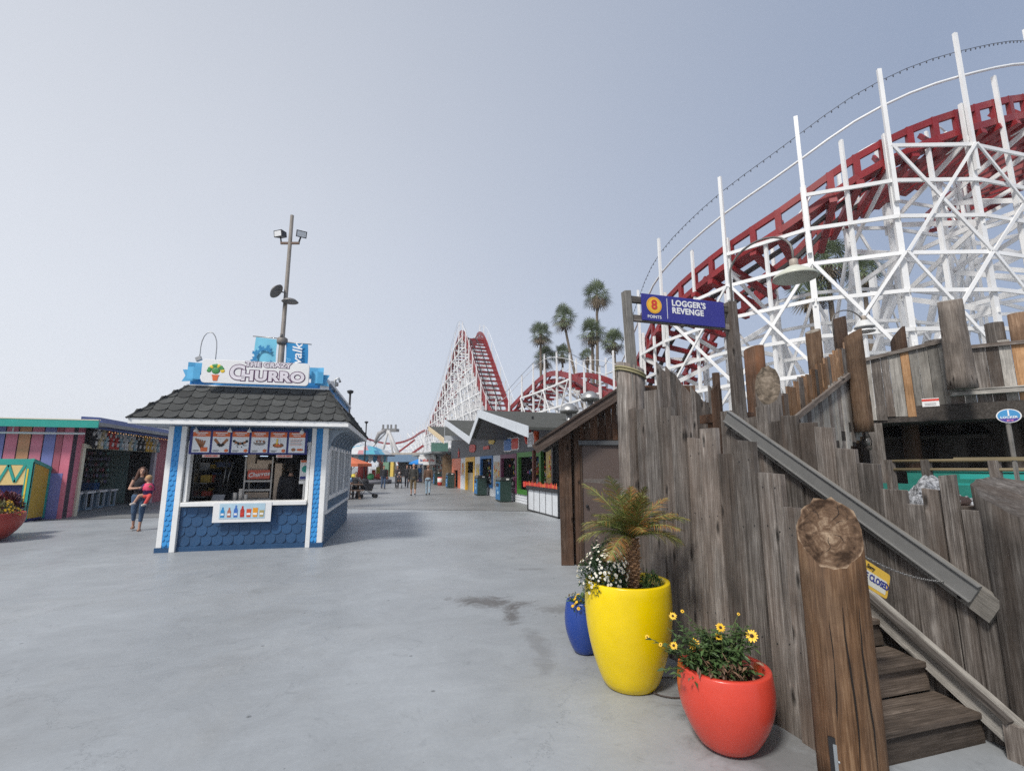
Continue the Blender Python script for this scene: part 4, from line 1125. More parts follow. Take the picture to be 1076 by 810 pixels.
# red pot with yellow daisies
rx, ry = 2.225, 2.78
pot('red_planter', rx, ry, .272, .455, (.62, .060, .035), 'round coral red planter with yellow daisies in front of the fence', base=.52, bulge=.028)
def daisies(x, y, z):
    t = thing('daisy_plant', (x, y, z), 'leafy plant with yellow dark-eyed daisies spilling from the red planter', 'flowers')
    rr = random.Random(31)
    e1 = Vector((cos(YAW), -sin(YAW), 0)); e2 = Vector((sin(YAW), cos(YAW), 0))
    st = MB(); fo = MB(); dr = MB(); pe = MB()
    c = Vector((x, y, z))
    tips = []
    # flowers at photographed spots: px, py at the plant's depth
    spots = [(790, 668, .038), (757, 659, .029), (755, 669, .025), (729, 676, .036), (708, 678, .026), (707, 647, .024), (694, 677, .013), (680, 669, .014), (717, 642, .012), (776, 645, .010)]
    for (px, py, r) in spots:
        # ray meets the upright plane through the plant
        D = at(px, py, 1.0) - Vector((0, 0, EYE)); k = (c + e2 * rr.uniform(-.12, .0)).dot(e2) / D.dot(e2)
        tips.append((Vector((0, 0, EYE)) + D * k, r))
    def stem(p0, p1, thick=.0035, leaves=14, lsz=.05):
        pts = []; mid = (p0 + p1) / 2 + Vector((rr.uniform(-.03, .03), rr.uniform(-.03, .03), .04))
        for k in range(8):
            q = k / 7; pts.append(p0 * (1 - q) ** 2 + mid * 2 * q * (1 - q) + p1 * q * q)
        st.tube(pts, [thick * (1 - .5 * k / 7) for k in range(8)], 5)
        for k in range(leaves):
            q = .15 + .8 * k / leaves; i = min(6, int(q * 7)); p = pts[i].lerp(pts[i + 1], q * 7 - i)
            a = k * 2.4 + rr.uniform(-.4, .4)
            leaf(fo, p, (cos(a), sin(a), rr.uniform(-.1, .5)), lsz * rr.uniform(.7, 1.3), lsz * .45, 0, .6, rr)
    for (p, r) in tips:
        base = c + e1 * rr.uniform(-.16, .08) + e2 * rr.uniform(-.08, .08) + Vector((0, 0, -.02))
        stem(base, p, leaves=18 if r > .013 else 8)
        toward = (Vector((0, 0, EYE)) - p).normalized(); n = (toward + Vector((rr.uniform(-.3, .3), rr.uniform(-.3, .3), .35))).normalized()
        s = n.cross(Vector((0, 0, 1))).normalized(); u = s.cross(n)
        np_ = 13
        for k in range(np_):
            an = 2 * pi * k / np_ + rr.uniform(-.08, .08); dd = s * cos(an) + u * sin(an); ss = s * -sin(an) + u * cos(an); rl = r * rr.uniform(.9, 1.12)
            pe.add([p + dd * r * .2, p + dd * rl * .6 - ss * r * .17 + n * r * .06, p + dd * rl * .95 - ss * r * .06, p + dd * rl * .95 + ss * r * .06, p + dd * rl * .6 + ss * r * .17 + n * r * .06], [(0, 1, 2, 3, 4)], 0)
        pe.ball(p + n * r * .08, (r * .3, r * .3, r * .3), 1, 8, 5)
    # bushy mass leaning left over the rim
    for i in range(125):
        q = rr.random(); base = c + e1 * rr.uniform(-.18, .10) + e2 * rr.uniform(-.12, .12)
        tip = c + e1 * (rr.gauss(-.10, .14)) + e2 * rr.uniform(-.16, .1) + Vector((0, 0, rr.uniform(-.02, .31)))
        stem(base, tip, .003, 17, .056)
    for i in range(260):
        p = c + e1 * rr.gauss(-.04, .07) + e2 * rr.uniform(-.2, -.02) + Vector((0, 0, rr.uniform(-.04, .12)))
        leaf(dr, p, (rr.uniform(-1, 1), rr.uniform(-1, 1), rr.uniform(-.9, .5)), .04 * rr.uniform(.7, 1.5), .018, 0, 1.0, rr)
    for i in range(30):
        p = c + e1 * rr.uniform(-.1, .05) + e2 * rr.uniform(-.15, 0); dr.tube([p, p + Vector((rr.uniform(-.08, .08), rr.uniform(-.05, .05), rr.uniform(.05, .16)))], .002, 4)
    st.build('stems', mat('stem_green', (.10, .14, .04), .6), t)
    tag(fo.build('leaves', leafmat('daisy_leaf', (.055, .10, .03), .4), t), kind='stuff')
    tag(dr.build('dry_leaves', M_dry, t), kind='stuff')
    pe.build('blossoms', [M_pety, M_eye], t)
daisies(rx - .0, ry, .42)

pot('blue_planter', 2.03, 4.42, .165, .45, (.015, .05, .26), 'small cobalt blue planter half hidden behind the yellow planter', base=.55, bulge=.03)
t = thing('violas', (2.0, 4.4, .42), 'small plant with tiny yellow flowers in the blue planter', 'flowers')
mound(t, 2.0, 4.38, .42, .14, .10, 380, M_leaf, 22, M_pety, 8, fl_r=.016, L=.03)
# hose ring on the ground
b = MB(); c = Vector((2.36, 3.55, .012))
b.tube([(c.x + .20 * cos(a * pi / 16), c.y + .17 * sin(a * pi / 16), c.z) for a in range(-14, 19)], .005, 6)
tag(b.build('water_hose', mat('hose_dark', (.05, .035, .03), .6)), 'thin dark loop of hose on the concrete behind the yellow planter', 'hose')

# planters at the left edge
pot('red_bowl', -8.2, 14.35, .66, .62, (.40, .05, .035), 'wide rust red bowl planter at the left edge of the plaza', base=.45, bulge=.03, rough=.45)
pot('purple_planter', -8.40, 15.35, .30, .68, (.06, .05, .15), 'dull purple planter behind the wide red bowl', base=.5, bulge=.03, rough=.5)
pot('gold_planter', -9.2, 14.9, .5, .98, (.75, .50, .03), 'yellow planter cut by the left edge behind the red bowl', base=.55, bulge=.03, rough=.5)
t = thing('marigolds', (-8.05, 14.3, .58), 'low yellow green flowers filling the wide red bowl', 'flowers'); mound(t, -8.05, 14.3, .56, .44, .32, 1300, leafmat('olive_leaf', (.15, .14, .04), .4), 190, M_pety, 15, fl_r=.03, L=.07)
t = thing('coleus', (-8.4, 15.35, .64), 'dark red leafy plant in the purple planter', 'plant'); mound(t, -8.42, 15.3, .64, .34, .36, 1000, leafmat('wine_leaf', (.15, .025, .03), .5), 0, None, 17, L=.11)
t = thing('white_daisies', (-9.2, 14.9, .95), 'white and green flowers in the yellow planter at the left edge', 'flowers'); mound(t, -9.2, 14.9, .95, .4, .38, 900, M_leafd, 70, M_petw, 19, fl_r=.05, L=.08)

# ------------------------------------------------------------------ wooden stair, fences and deck
def grainobj(b, name, m, parent, d, **k):
    """mesh whose local Z runs along direction d, so timber grain follows it"""
    return b.build(name, m, parent, rot=Vector(d).to_track_quat('Z', 'X').to_matrix(), **k)

def board(b, x, y0, y1, zt, z0=0.0, th=.035, lean=0.0, cut=0.0, axis='x', warp=0.0, m=0):
    """upright plank in the plane x = const (axis 'x') or y = const (axis 'y')"""
    if axis == 'x':
        b.hexa([(x, y0, z0), (x + th, y0, z0), (x + th, y1, z0), (x, y1, z0), (x + warp, y0 + lean, zt), (x + th + warp, y0 + lean, zt), (x + th + warp, y1 + lean, zt + cut), (x + warp, y1 + lean, zt + cut)], m)
    else:
        b.hexa([(y0, x, z0), (y1, x, z0), (y1, x + th, z0), (y0, x + th, z0), (y0 + lean, x + warp, zt), (y1 + lean, x + warp, zt + cut), (y1 + lean, x + th + warp, zt + cut), (y0 + lean, x + th + warp, zt)], m)

def log_mesh(b, x, y, z0, z1, r, lean=(0, 0), cut=None, n=22, seed=0, taper=.92, m=0, mtop=1, rough=.02):
    """weathered trunk with a slanted, rough sawn top; cut = (direction angle, slope)"""
    rr = random.Random(seed); o = len(b.v); rings = 9
    prof = [1 + rr.uniform(-rough, rough) * 2 for _ in range(n)]
    for i in range(rings):
        q = i / (rings - 1); cr = r * (1 + (taper - 1) * q)
        for k in range(n):
            a = 2 * pi * k / n; rad = cr * (prof[k] + rr.uniform(-rough, rough) * .5)
            dx, dy = rad * cos(a), rad * sin(a)
            zt = z1
            if cut: zt = z1 + cut[1] * (dx * cos(cut[0]) + dy * sin(cut[0]))
            z = z0 + (zt - z0) * q
            b.v.append(Vector((x + lean[0] * q + dx, y + lean[1] * q + dy, z)))
    for i in range(rings - 1):
        for k in range(n):
            k2 = (k + 1) % n
            b.f.append([o + i * n + k, o + i * n + k2, o + (i + 1) * n + k2, o + (i + 1) * n + k]); b.m.append(m); b.s.append(True)
    e = o + (rings - 1) * n
    c = sum((b.v[e + k] for k in range(n)), Vector()) / n
    # end grain: three rough rings
    prev = [e + k for k in range(n)]
    for s in (.96, .6, .25):
        cur = []
        for k in range(n):
            v = b.v[e + k]; b.v.append(c + (v - c) * s * (1 if s > .9 else rr.uniform(.95, 1.05)) + Vector((0, 0, (rr.uniform(-.004, .004) + .003) if s < .9 else -.002))); cur.append(len(b.v) - 1)
        for k in range(n):
            k2 = (k + 1) % n; b.f.append([prev[k], prev[k2], cur[k2], cur[k]]); b.m.append(mtop); b.s.append(False)
        prev = cur
    b.v.append(c + Vector((0, 0, .002))); ci = len(b.v) - 1
    for k in range(n): b.f.append([prev[k], prev[(k + 1) % n], ci]); b.m.append(mtop); b.s.append(False)
    b.f.append([o + k for k in reversed(range(n))]); b.m.append(m); b.s.append(False)

M_end = end_mat('end_grain', (.03, .017, .010), (.12, .075, .047), (.32, .24, .165), .17)
M_endg = end_mat('end_grain_grey', (.09, .075, .06), (.26, .23, .19), (.45, .41, .35), .15)

# --- left side of the stair: one fence of stepped planks
T = thing('stair_fence', (2.7, 3.5, 0), 'stepped weathered grey plank fence behind the yellow and red planters', 'fence')
rb = random.Random(2)
BL = [(4.50, 4.62, 2.30), (4.30, 4.48, 2.27), (4.07, 4.29, 2.43), (3.88, 4.06, 2.24), (3.68, 3.87, 2.13), (3.48, 3.67, 1.92), (3.28, 3.47, 2.0), (3.10, 3.27, 1.79), (2.90, 3.09, 1.87), (2.69, 2.89, 1.64), (2.47, 2.68, 1.43)]
for i, (a, c, z) in enumerate(BL):
    b = MB(); board(b, 2.70 + (.007 if i % 2 else -.007) + rb.uniform(-.003, .003), a - .001, c + .003, z, 0, .04, lean=rb.uniform(-.004, .004), cut=rb.uniform(-.015, .03), warp=rb.uniform(-.006, .006))
    for zz in (.55, 1.28, z - .12):
        for q in (.25, .75):
            if zz < z - .05: b.ball((2.699 + (.007 if i % 2 else -.007), a + (c - a) * q + rb.uniform(-.01, .01), zz + rb.uniform(-.03, .03)), (.004, .005, .005), 1, 6, 4)
    b.build('plank', [wz('Z'), M_dark], T)
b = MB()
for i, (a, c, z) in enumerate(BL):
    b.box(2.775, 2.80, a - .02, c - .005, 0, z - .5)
b.build('dark_gap_backing', wd('Z'), T)  # added dark layer behind the planks, so their gaps look shaded
b = MB()
for zz, a, c in ((.5, 2.4, 4.6), (1.25, 2.6, 4.6)): b.box(2.802, 2.84, a, c, zz, zz + .09)
b.build('inner_rail', wz('Y'), T)

def log_thing(x, y, z1, r, label, z0=0.0, lean=(0, 0), cut=None, m=None, mtop=None, seed=1, group=None, name='log_post', taper=.92, **kw):
    t = thing(name, (x, y, z0), label, 'log post', group)
    b = MB(); log_mesh(b, x, y, z0, z1, r, lean, cut, seed=seed, taper=taper, **kw)
    b.build('trunk', [m or wz('Z'), mtop or M_endg], t)
    return t
# tall log at the far end of the fence, rope round its top
lt = log_thing(2.83, 4.78, 2.80, .165, 'tall grey log with rope round its slanted top beside the shed', cut=(radians(160), .35), seed=3)
b = MB()
for q in range(2): b.tube([(2.83 + .163 * cos(a * pi / 12), 4.78 + .163 * sin(a * pi / 12), 2.745 - q * .03 + .35 * .16 * cos(a * pi / 12 - radians(160))) for a in range(25)], .012, 6)
b.build('rope', mat('rope', (.30, .27, .15), .9), lt)
# big foreground log
fl = log_thing(2.63, 2.29, 1.32, .168, 'thick orange brown log post with broad slanted top in the foreground', cut=(radians(42), 1.1), m=wood('old_brown_log', (.035, .018, .01), (.17, .092, .047), (.36, .235, .14), axis='Z', tint=(.15, .115, .09), tintamt=.6, knots=False), mtop=M_end, seed=9, taper=.98, n=34, rough=.03)
b = MB(); cdir = Vector((-.72, -.69, 0)); p = Vector((2.67, 2.27, 0)) + cdir * .205; sd = Vector((-.69, .72, 0))
sd = Vector((cos(radians(-40)), sin(radians(-40)), 0)); nd = Vector((-sin(radians(40)), -cos(radians(40)), 0))
nd = Vector((-.76, -.65, 0)); sd = Vector((.65, -.76, 0)); pc = Vector((2.63, 2.29, 0)) + nd * .148 - sd * .055
b.obox(pc - sd * .045, sd * .075, nd * .012, (0, 0, .27)); b.build('notch', M_dark, fl)
b = MB(); b.obox(pc - sd * .025 + nd * .004, sd * .045, nd * .012, (0, 0, .24))
for z in (.06, .11, .16): b.ball(pc - sd * .004 + nd * .017 + Vector((0, 0, z)), .008, 0, 6, 4)
b.build('steel_strap', mat('strap_steel', (.35, .38, .40), .4, .7), fl)
# cracks in the foreground log
b = MB(); rc = random.Random(5)
for a0 in (205, 232, 258):
    a = radians(a0); pts = []
    for k in range(12):
        q = k / 11; aa = a + .05 * sin(q * 6 + a0) + rc.uniform(-.01, .01); r_ = .169 * (1 - .02 * q) + .001
        pts.append((2.63 + r_ * cos(aa), 2.29 + r_ * sin(aa), .12 + q * .82))
    b.tube(pts, [.001 + .0042 * sin(pi * k / 11) for k in range(12)], 5)
for k in range(6):      # drying cracks across the sawn face
    a = radians(k * 67 + 13); r0, r1 = rc.uniform(.005, .07), rc.uniform(.09, .15); pts = []
    for q in range(7):
        r_ = r0 + (r1 - r0) * q / 6; aa = a + .12 * sin(q * 1.3 + k); dx, dy = r_ * cos(aa), r_ * sin(aa)
        pts.append((2.63 + dx, 2.29 + dy, 1.322 + 1.1 * (dx * cos(radians(42)) + dy * sin(radians(42)))))
    b.tube(pts, [.0008 + .0017 * sin(pi * q / 6) for q in range(7)], 5)
b.build('crack', mat('crack_black', (.012, .008, .006), .95), fl)

# --- stair
T = thing('wooden_stair', (3.27, 3.5, 0), 'worn grey wooden stair climbing between the two plank fences', 'stairs')
M_step = wood('stair_brown', (.03, .023, .018), (.10, .078, .062), (.21, .17, .14), axis='X', knots=False)
for k in range(8):
    y = 2.33 + .29 * k; z = .19 * (k + 1)
    b = MB(); b.box(2.80, 3.78, y + .02, y + .05, z - .19, z - .035); b.build('riser', M_step, T)
    b = MB()
    b.box(2.79, 3.79, y - .01, y + .135, z - .035, z); b.box(2.79, 3.79, y + .142, y + .295, z - .035, z - .002)
    b.build('tread', M_step, T, bevel=.004)
b = MB(); b.box(2.79, 3.79, 4.64, 6.0, 1.485, 1.52); b.build('landing', wz('X'), T)
sl_ = Vector((0, .29 * 8, .19 * 8)).normalized()
b = MB(); nrm = Vector((0, -sl_.z, sl_.y))
o = Vector((3.73, 2.14, .02)); b.obox(o, (.045, 0, 0), sl_ * 2.9, nrm * .17); grainobj(b, 'skirt_board', wl('Z'), T, sl_)
b = MB(); b.obox(o + Vector((-.045, .03, .175)), (.10, 0, 0), sl_ * 2.9, nrm * .028); grainobj(b, 'skirt_cap', wz('Z'), T, sl_)
b = MB(); b.box(3.70, 3.79, 2.1, 2.2, 0, .2); b.build('foot_block', wz('Z'), T)

# --- right fence of the stair
T = thing('inner_fence', (3.84, 3.2, 0), 'dark plank fence with stepped top on the far side of the stair', 'fence')
BR = [(2.10, 2.2, 1.28), (2.20, 2.33, 1.41), (2.34, 2.43, 1.64), (2.45, 2.55, 1.53), (2.56, 2.67, 1.42), (2.68, 2.85, 1.52), (2.86, 3.02, 1.71), (3.03, 3.20, 1.83), (3.21, 3.38, 2.02), (3.39, 3.55, 2.08), (3.56, 3.73, 2.16), (3.74, 3.88, 2.13), (3.89, 4.03, 2.3), (4.04, 4.2, 2.2), (4.21, 4.4, 2.15), (4.41, 4.58, 2.3)]
for i, (a, c, z) in enumerate(BR):
    b = MB(); board(b, 3.83 + (.006 if i % 2 else -.006) + rb.uniform(-.004, .004), a + .0, c + .004, z, 0, .04, lean=rb.uniform(-.015, .015), cut=rb.uniform(-.02, .02))
    b.build('plank', wz('Z'), T, bevel=.004)
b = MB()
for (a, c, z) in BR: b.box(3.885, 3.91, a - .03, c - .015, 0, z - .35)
b.build('dark_gap_backing', wd('Z'), T)  # same added charcoal layer, standing in for shade between these planks

# handrail: steel channel on a timber
T = thing('handrail', (3.76, 3.3, .5), 'grey channel handrail on a pale timber running down the stair', 'handrail')
a = Vector((3.78, 4.42, 2.20)); c = Vector((3.78, 2.20, .79)); d = (c - a).normalized(); up = Vector((0, d.z, -d.y)); up = up if up.z > 0 else -up
M_rail = mat('rail_grey', (.20, .20, .195), .6, .1, var=.12, ns=8)
b = MB(); b.obox(a + Vector((-.02, 0, 0)) - up * .02, (.02, 0, 0), d * ((c - a).length - .12), up * .125); b.obox(a + Vector((-.035, 0, 0)) + up * .099, (.035, 0, 0), d * ((c - a).length - .12), up * .008); b.obox(a + Vector((-.035, 0, 0)) - up * .024, (.035, 0, 0), d * ((c - a).length - .12), up * .008)
b.build('channel', M_rail, T)
b = MB(); b.obox(a + Vector((.001, 0, 0)) - up * .07, (.04, 0, 0), d * (c - a).length, up * .165); grainobj(b, 'backing_timber', wl('Z'), T, d)
b = MB()
for q in (.04, .3, .6, .93):
    p = a + d * (c - a).length * q - up * .045; b.lathe([(.014, 0), (.014, .006), (.006, .008)], p + Vector((-.001, 0, 0)), 8, axis=(-1, 0, 0))
b.build('bolt', M_dark, T)

# chain with the yellow notice
A = Vector((2.78, 2.32, 1.23)); Bq = Vector((3.79, 2.45, .93))
def chainpt(q): return A.lerp(Bq, q) - Vector((0, 0, .05 * 4 * q * (1 - q)))
T = thing('barrier_chain', A, 'thin steel chain hung across the foot of the stair', 'chain')
n = 46; b = MB()
for i in range(n):
    p = chainpt(i / n); q = chainpt((i + 1) / n); d = (q - p).normalized(); s = (d.cross(Vector((0, 0, 1))).normalized() if i % 2 else Vector((0, 0, 1)))
    c = (p + q) / 2; pts = [c + d * .0145 * cos(t * pi / 5) + s * .006 * sin(t * pi / 5) for t in range(11)]
    b.tube(pts, .0019, 5, caps=False)
b.build('links', M_steel, T)
T = thing('closed_notice', chainpt(.18), 'yellow notice reading WE ARE CLOSED hung from the chain', 'sign')
p0 = chainpt(.02) - Vector((0, 0, .012)); p1 = chainpt(.40) - Vector((0, 0, .018)); ex = (p1 - p0); Ls = ex.length; ex = ex.normalized()
ex = (ex + Vector((0, 0, -.06))).normalized()
nrm = ex.cross(Vector((0, 0, 1))).normalized(); ey = -ex.cross(nrm) if (-ex.cross(nrm)).z > 0 else ex.cross(nrm)
# rounded plate
def plate(o, ex, ey, W, H, r, th, nrm):
    pts = []
    for (cx, cy, a0) in ((W - r, -H + r, -90), (W - r, -r, 0), (r, -r, 90), (r, -H + r, 180)):
        for q in range(5): a = radians(a0 + 22.5 * q); pts.append(o + ex * (cx + r * cos(a)) + ey * (cy + r * sin(a)))
    b = MB(); b.prism(pts, nrm * th); return b
H = .15
pl = plate(p0, ex, ey, Ls, H, .02, .004, nrm).build('plate', mat('notice_yellow', (.72, .45, .06), .5), T)
inn = plate(p0 + ex * .03 - ey * .052 + nrm * .0042, ex, ey, Ls - .055, H - .07, .006, .001, nrm).build('inner_field', mat('notice_pale', (.68, .66, .56), .5), pl)
lettering('WE ARE CLOSED', .052, p0 + ex * (Ls * .52) - ey * .084 + nrm * .0065, ex, ey, M_navy, pl, bold=.0016, depth=.0008)
lettering('Sorry', .034, p0 + ex * (Ls * .52) - ey * .026 + nrm * .0065, ex, ey, M_dark, pl, bold=.0006, depth=.0008, shear=.4)

# right foreground log and its broad slanted cut
log_thing(4.05, 2.03, 1.47, .30, 'broad grey log with curved slanted cut at the right edge', cut=(radians(70), .5), m=wz('Z'), mtop=wz('Y'), seed=14, taper=1.0, n=34)
log_thing(3.95, 3.98, 2.52, .125, 'steeply cut grey log standing beyond the top of the handrail', cut=(radians(40), 1.9), m=wz('Z'), mtop=end_mat('brown_cut', (.05, .04, .03), (.15, .12, .09), (.30, .25, .2), .13), seed=15)

# rusty springs lying behind the inner fence
T = thing('coil_spring', (4.05, 2.55, 1.35), 'dark rusty coiled wire behind the inner fence planks', 'wire')
b = MB()
b.tube([(4.0 + .05 * cos(k * .8) + k * .0022, 2.48 + .045 * sin(k * .8), 1.45 + .03 * sin(k * .8 + 1)) for k in range(48)], .006, 6); b.build('coil', mat('rust_dark', (.05, .03, .025), .8), T)
b = MB(); b.box(3.95, 4.2, 2.4, 2.6, .0, 1.42); b.build('support_block', wz('Z'), T)

# --- sign gate over the head of the stair
T = thing('sign_gate', (3.4, 4.68, 1.5), 'timber gate frame carrying the indigo ride sign over the stair', 'gate')
Yg = 4.68
xl, xr = 2.86, 4.22
b = MB(); b.hexa([(xl - .05, Yg - .04, 1.5), (xl + .04, Yg - .04, 1.5), (xl + .04, Yg + .05, 1.5), (xl - .05, Yg + .05, 1.5), (xl - .14, Yg - .04, 3.65), (xl - .06, Yg - .04, 3.66), (xl - .06, Yg + .05, 3.66), (xl - .14, Yg + .05, 3.65)]); b.build('post', wl('Z'), T, bevel=.006)
b = MB(); b.hexa([(xr - .06, Yg - .05, 1.4), (xr + .07, Yg - .05, 1.4), (xr + .07, Yg + .06, 1.4), (xr - .06, Yg + .06, 1.4), (xr - .09, Yg - .05, 3.66), (xr + .02, Yg - .05, 3.67), (xr + .02, Yg + .06, 3.67), (xr - .09, Yg + .06, 3.66)]); b.build('post', wz('Z'), T, bevel=.006)
for z in (3.53, 3.31):
    b = MB(); b.box(xl - .10, xr - .07, Yg - .02, Yg + .03, z, z + .07); b.build('crossbeam', wz('X'), T)
T = thing('ride_sign', (3.4, Yg - .05, 3.2), 'indigo sign reading 8 points Loggers Revenge on the timber gate', 'sign')
sx0, sx1, sz0, sz1 = 2.93, 4.05, 3.32, 3.635
b = MB(); b.box(sx0, sx1, Yg - .045, Yg - .024, sz0, sz1); S = b.build('panel', M_sign, T, bevel=.003)
b = MB(); b.lathe([(.098, 0), (.098, .004)], (sx0 + .155, Yg - .046, 3.505), 32, axis=(0, -1, 0)); b.build('points_disc', mat('disc_yellow', (.85, .50, .04), .4), S)
b = MB()
for k in range(36):
    a0 = 2 * pi * k / 36; a1 = 2 * pi * (k + 1) / 36; cx, cz = sx0 + .155, 3.505
    b.quad([(cx + .085 * cos(a0), Yg - .0512, cz + .085 * sin(a0)), (cx + .089 * cos(a0), Yg - .0512, cz + .089 * sin(a0)), (cx + .089 * cos(a1), Yg - .0512, cz + .089 * sin(a1)), (cx + .085 * cos(a1), Yg - .0512, cz + .085 * sin(a1))])
b.build('disc_ring', M_orange, S, fix=False)
lettering('8', .155, (sx0 + .155, Yg - .052, 3.505), (1, 0, 0), (0, 0, 1), M_redp, S, bold=.005, depth=.001)
lettering('POINTS', .05, (sx0 + .155, Yg - .047, 3.365), (1, 0, 0), (0, 0, 1), M_signw, S, bold=.0008, depth=.001, space=1.08)
b = MB(); b.box(sx0 + .325, sx0 + .331, Yg - .047, Yg - .0455, sz0 + .04, sz1 - .03); b.build('divider', M_signw, S)
lettering("LOGGER'S", .098, (sx0 + .39, Yg - .047, 3.555), (1, 0, 0), (0, 0, 1), M_signw, S, bold=.0035, depth=.001, align='LEFT', space=1.06)
lettering('REVENGE', .098, (sx0 + .39, Yg - .047, 3.465), (1, 0, 0), (0, 0, 1), M_signw, S, bold=.0035, depth=.001, align='LEFT', space=1.06)

# short frame beside the tall log (head of the shed side)
T = thing('gate_timbers', (3.2, 5.1, 0), 'low dark timber frame behind the tall roped log', 'frame')
b = MB(); b.box(2.97, 3.3, 5.0, 5.14, 2.50, 2.62); b.build('beam', wb('X'), T)
b = MB(); b.box(3.02, 3.16, 5.02, 5.12, 0, 2.5); b.build('post', wz('Z'), T)

# jagged picket fence beyond the landing
T = thing('picket_fence', (4.6, 6.2, 0), 'jagged grey picket fence descending beyond the ride sign', 'fence')
x = 4.13; i = 0
while x < 5.25:
    w_ = rb.uniform(.055, .09); zt = 3.22 - (x - 4.13) * .72 + rb.uniform(-.05, .09)
    if x > 4.95: zt = 2.92
    b = MB(); b.hexa([(x, 6.2, 1.4), (x + w_, 6.2, 1.4), (x + w_, 6.23, 1.4), (x, 6.23, 1.4), (x, 6.2, zt), (x + w_, 6.2, zt - w_ * rb.uniform(.6, 1.6)), (x + w_, 6.23, zt - w_), (x, 6.23, zt)]); b.build('picket', wz('Z'), T)
    x += w_ + .008; i += 1
b = MB(); b.box(4.1, 5.3, 6.24, 6.3, 1.6, 1.7); b.box(4.1, 4.2, 6.24, 6.34, 0, 1.6); b.box(5.1, 5.2, 6.24, 6.34, 0, 1.6); b.build('rail', wz('X'), T)
T = thing('timber_shelter', (4.5, 5.4, 0), 'small dark timber box at the head of the stair', 'box')
b = MB(); b.box(4.32, 4.62, 5.0, 5.4, 0, 2.25); b.box(4.28, 4.68, 4.96, 5.5, 2.25, 2.36); b.build('body', wb('X'), T)
b = MB(); b.hexa([(4.1, 5.0, 1.4), (4.2, 5.0, 1.4), (4.2, 5.03, 1.4), (4.1, 5.03, 1.4), (4.1, 5.0, 2.62), (4.2, 5.0, 2.72), (4.2, 5.03, 2.72), (4.1, 5.03, 2.62)]); b.build('loose_board', wb('Z'), T)

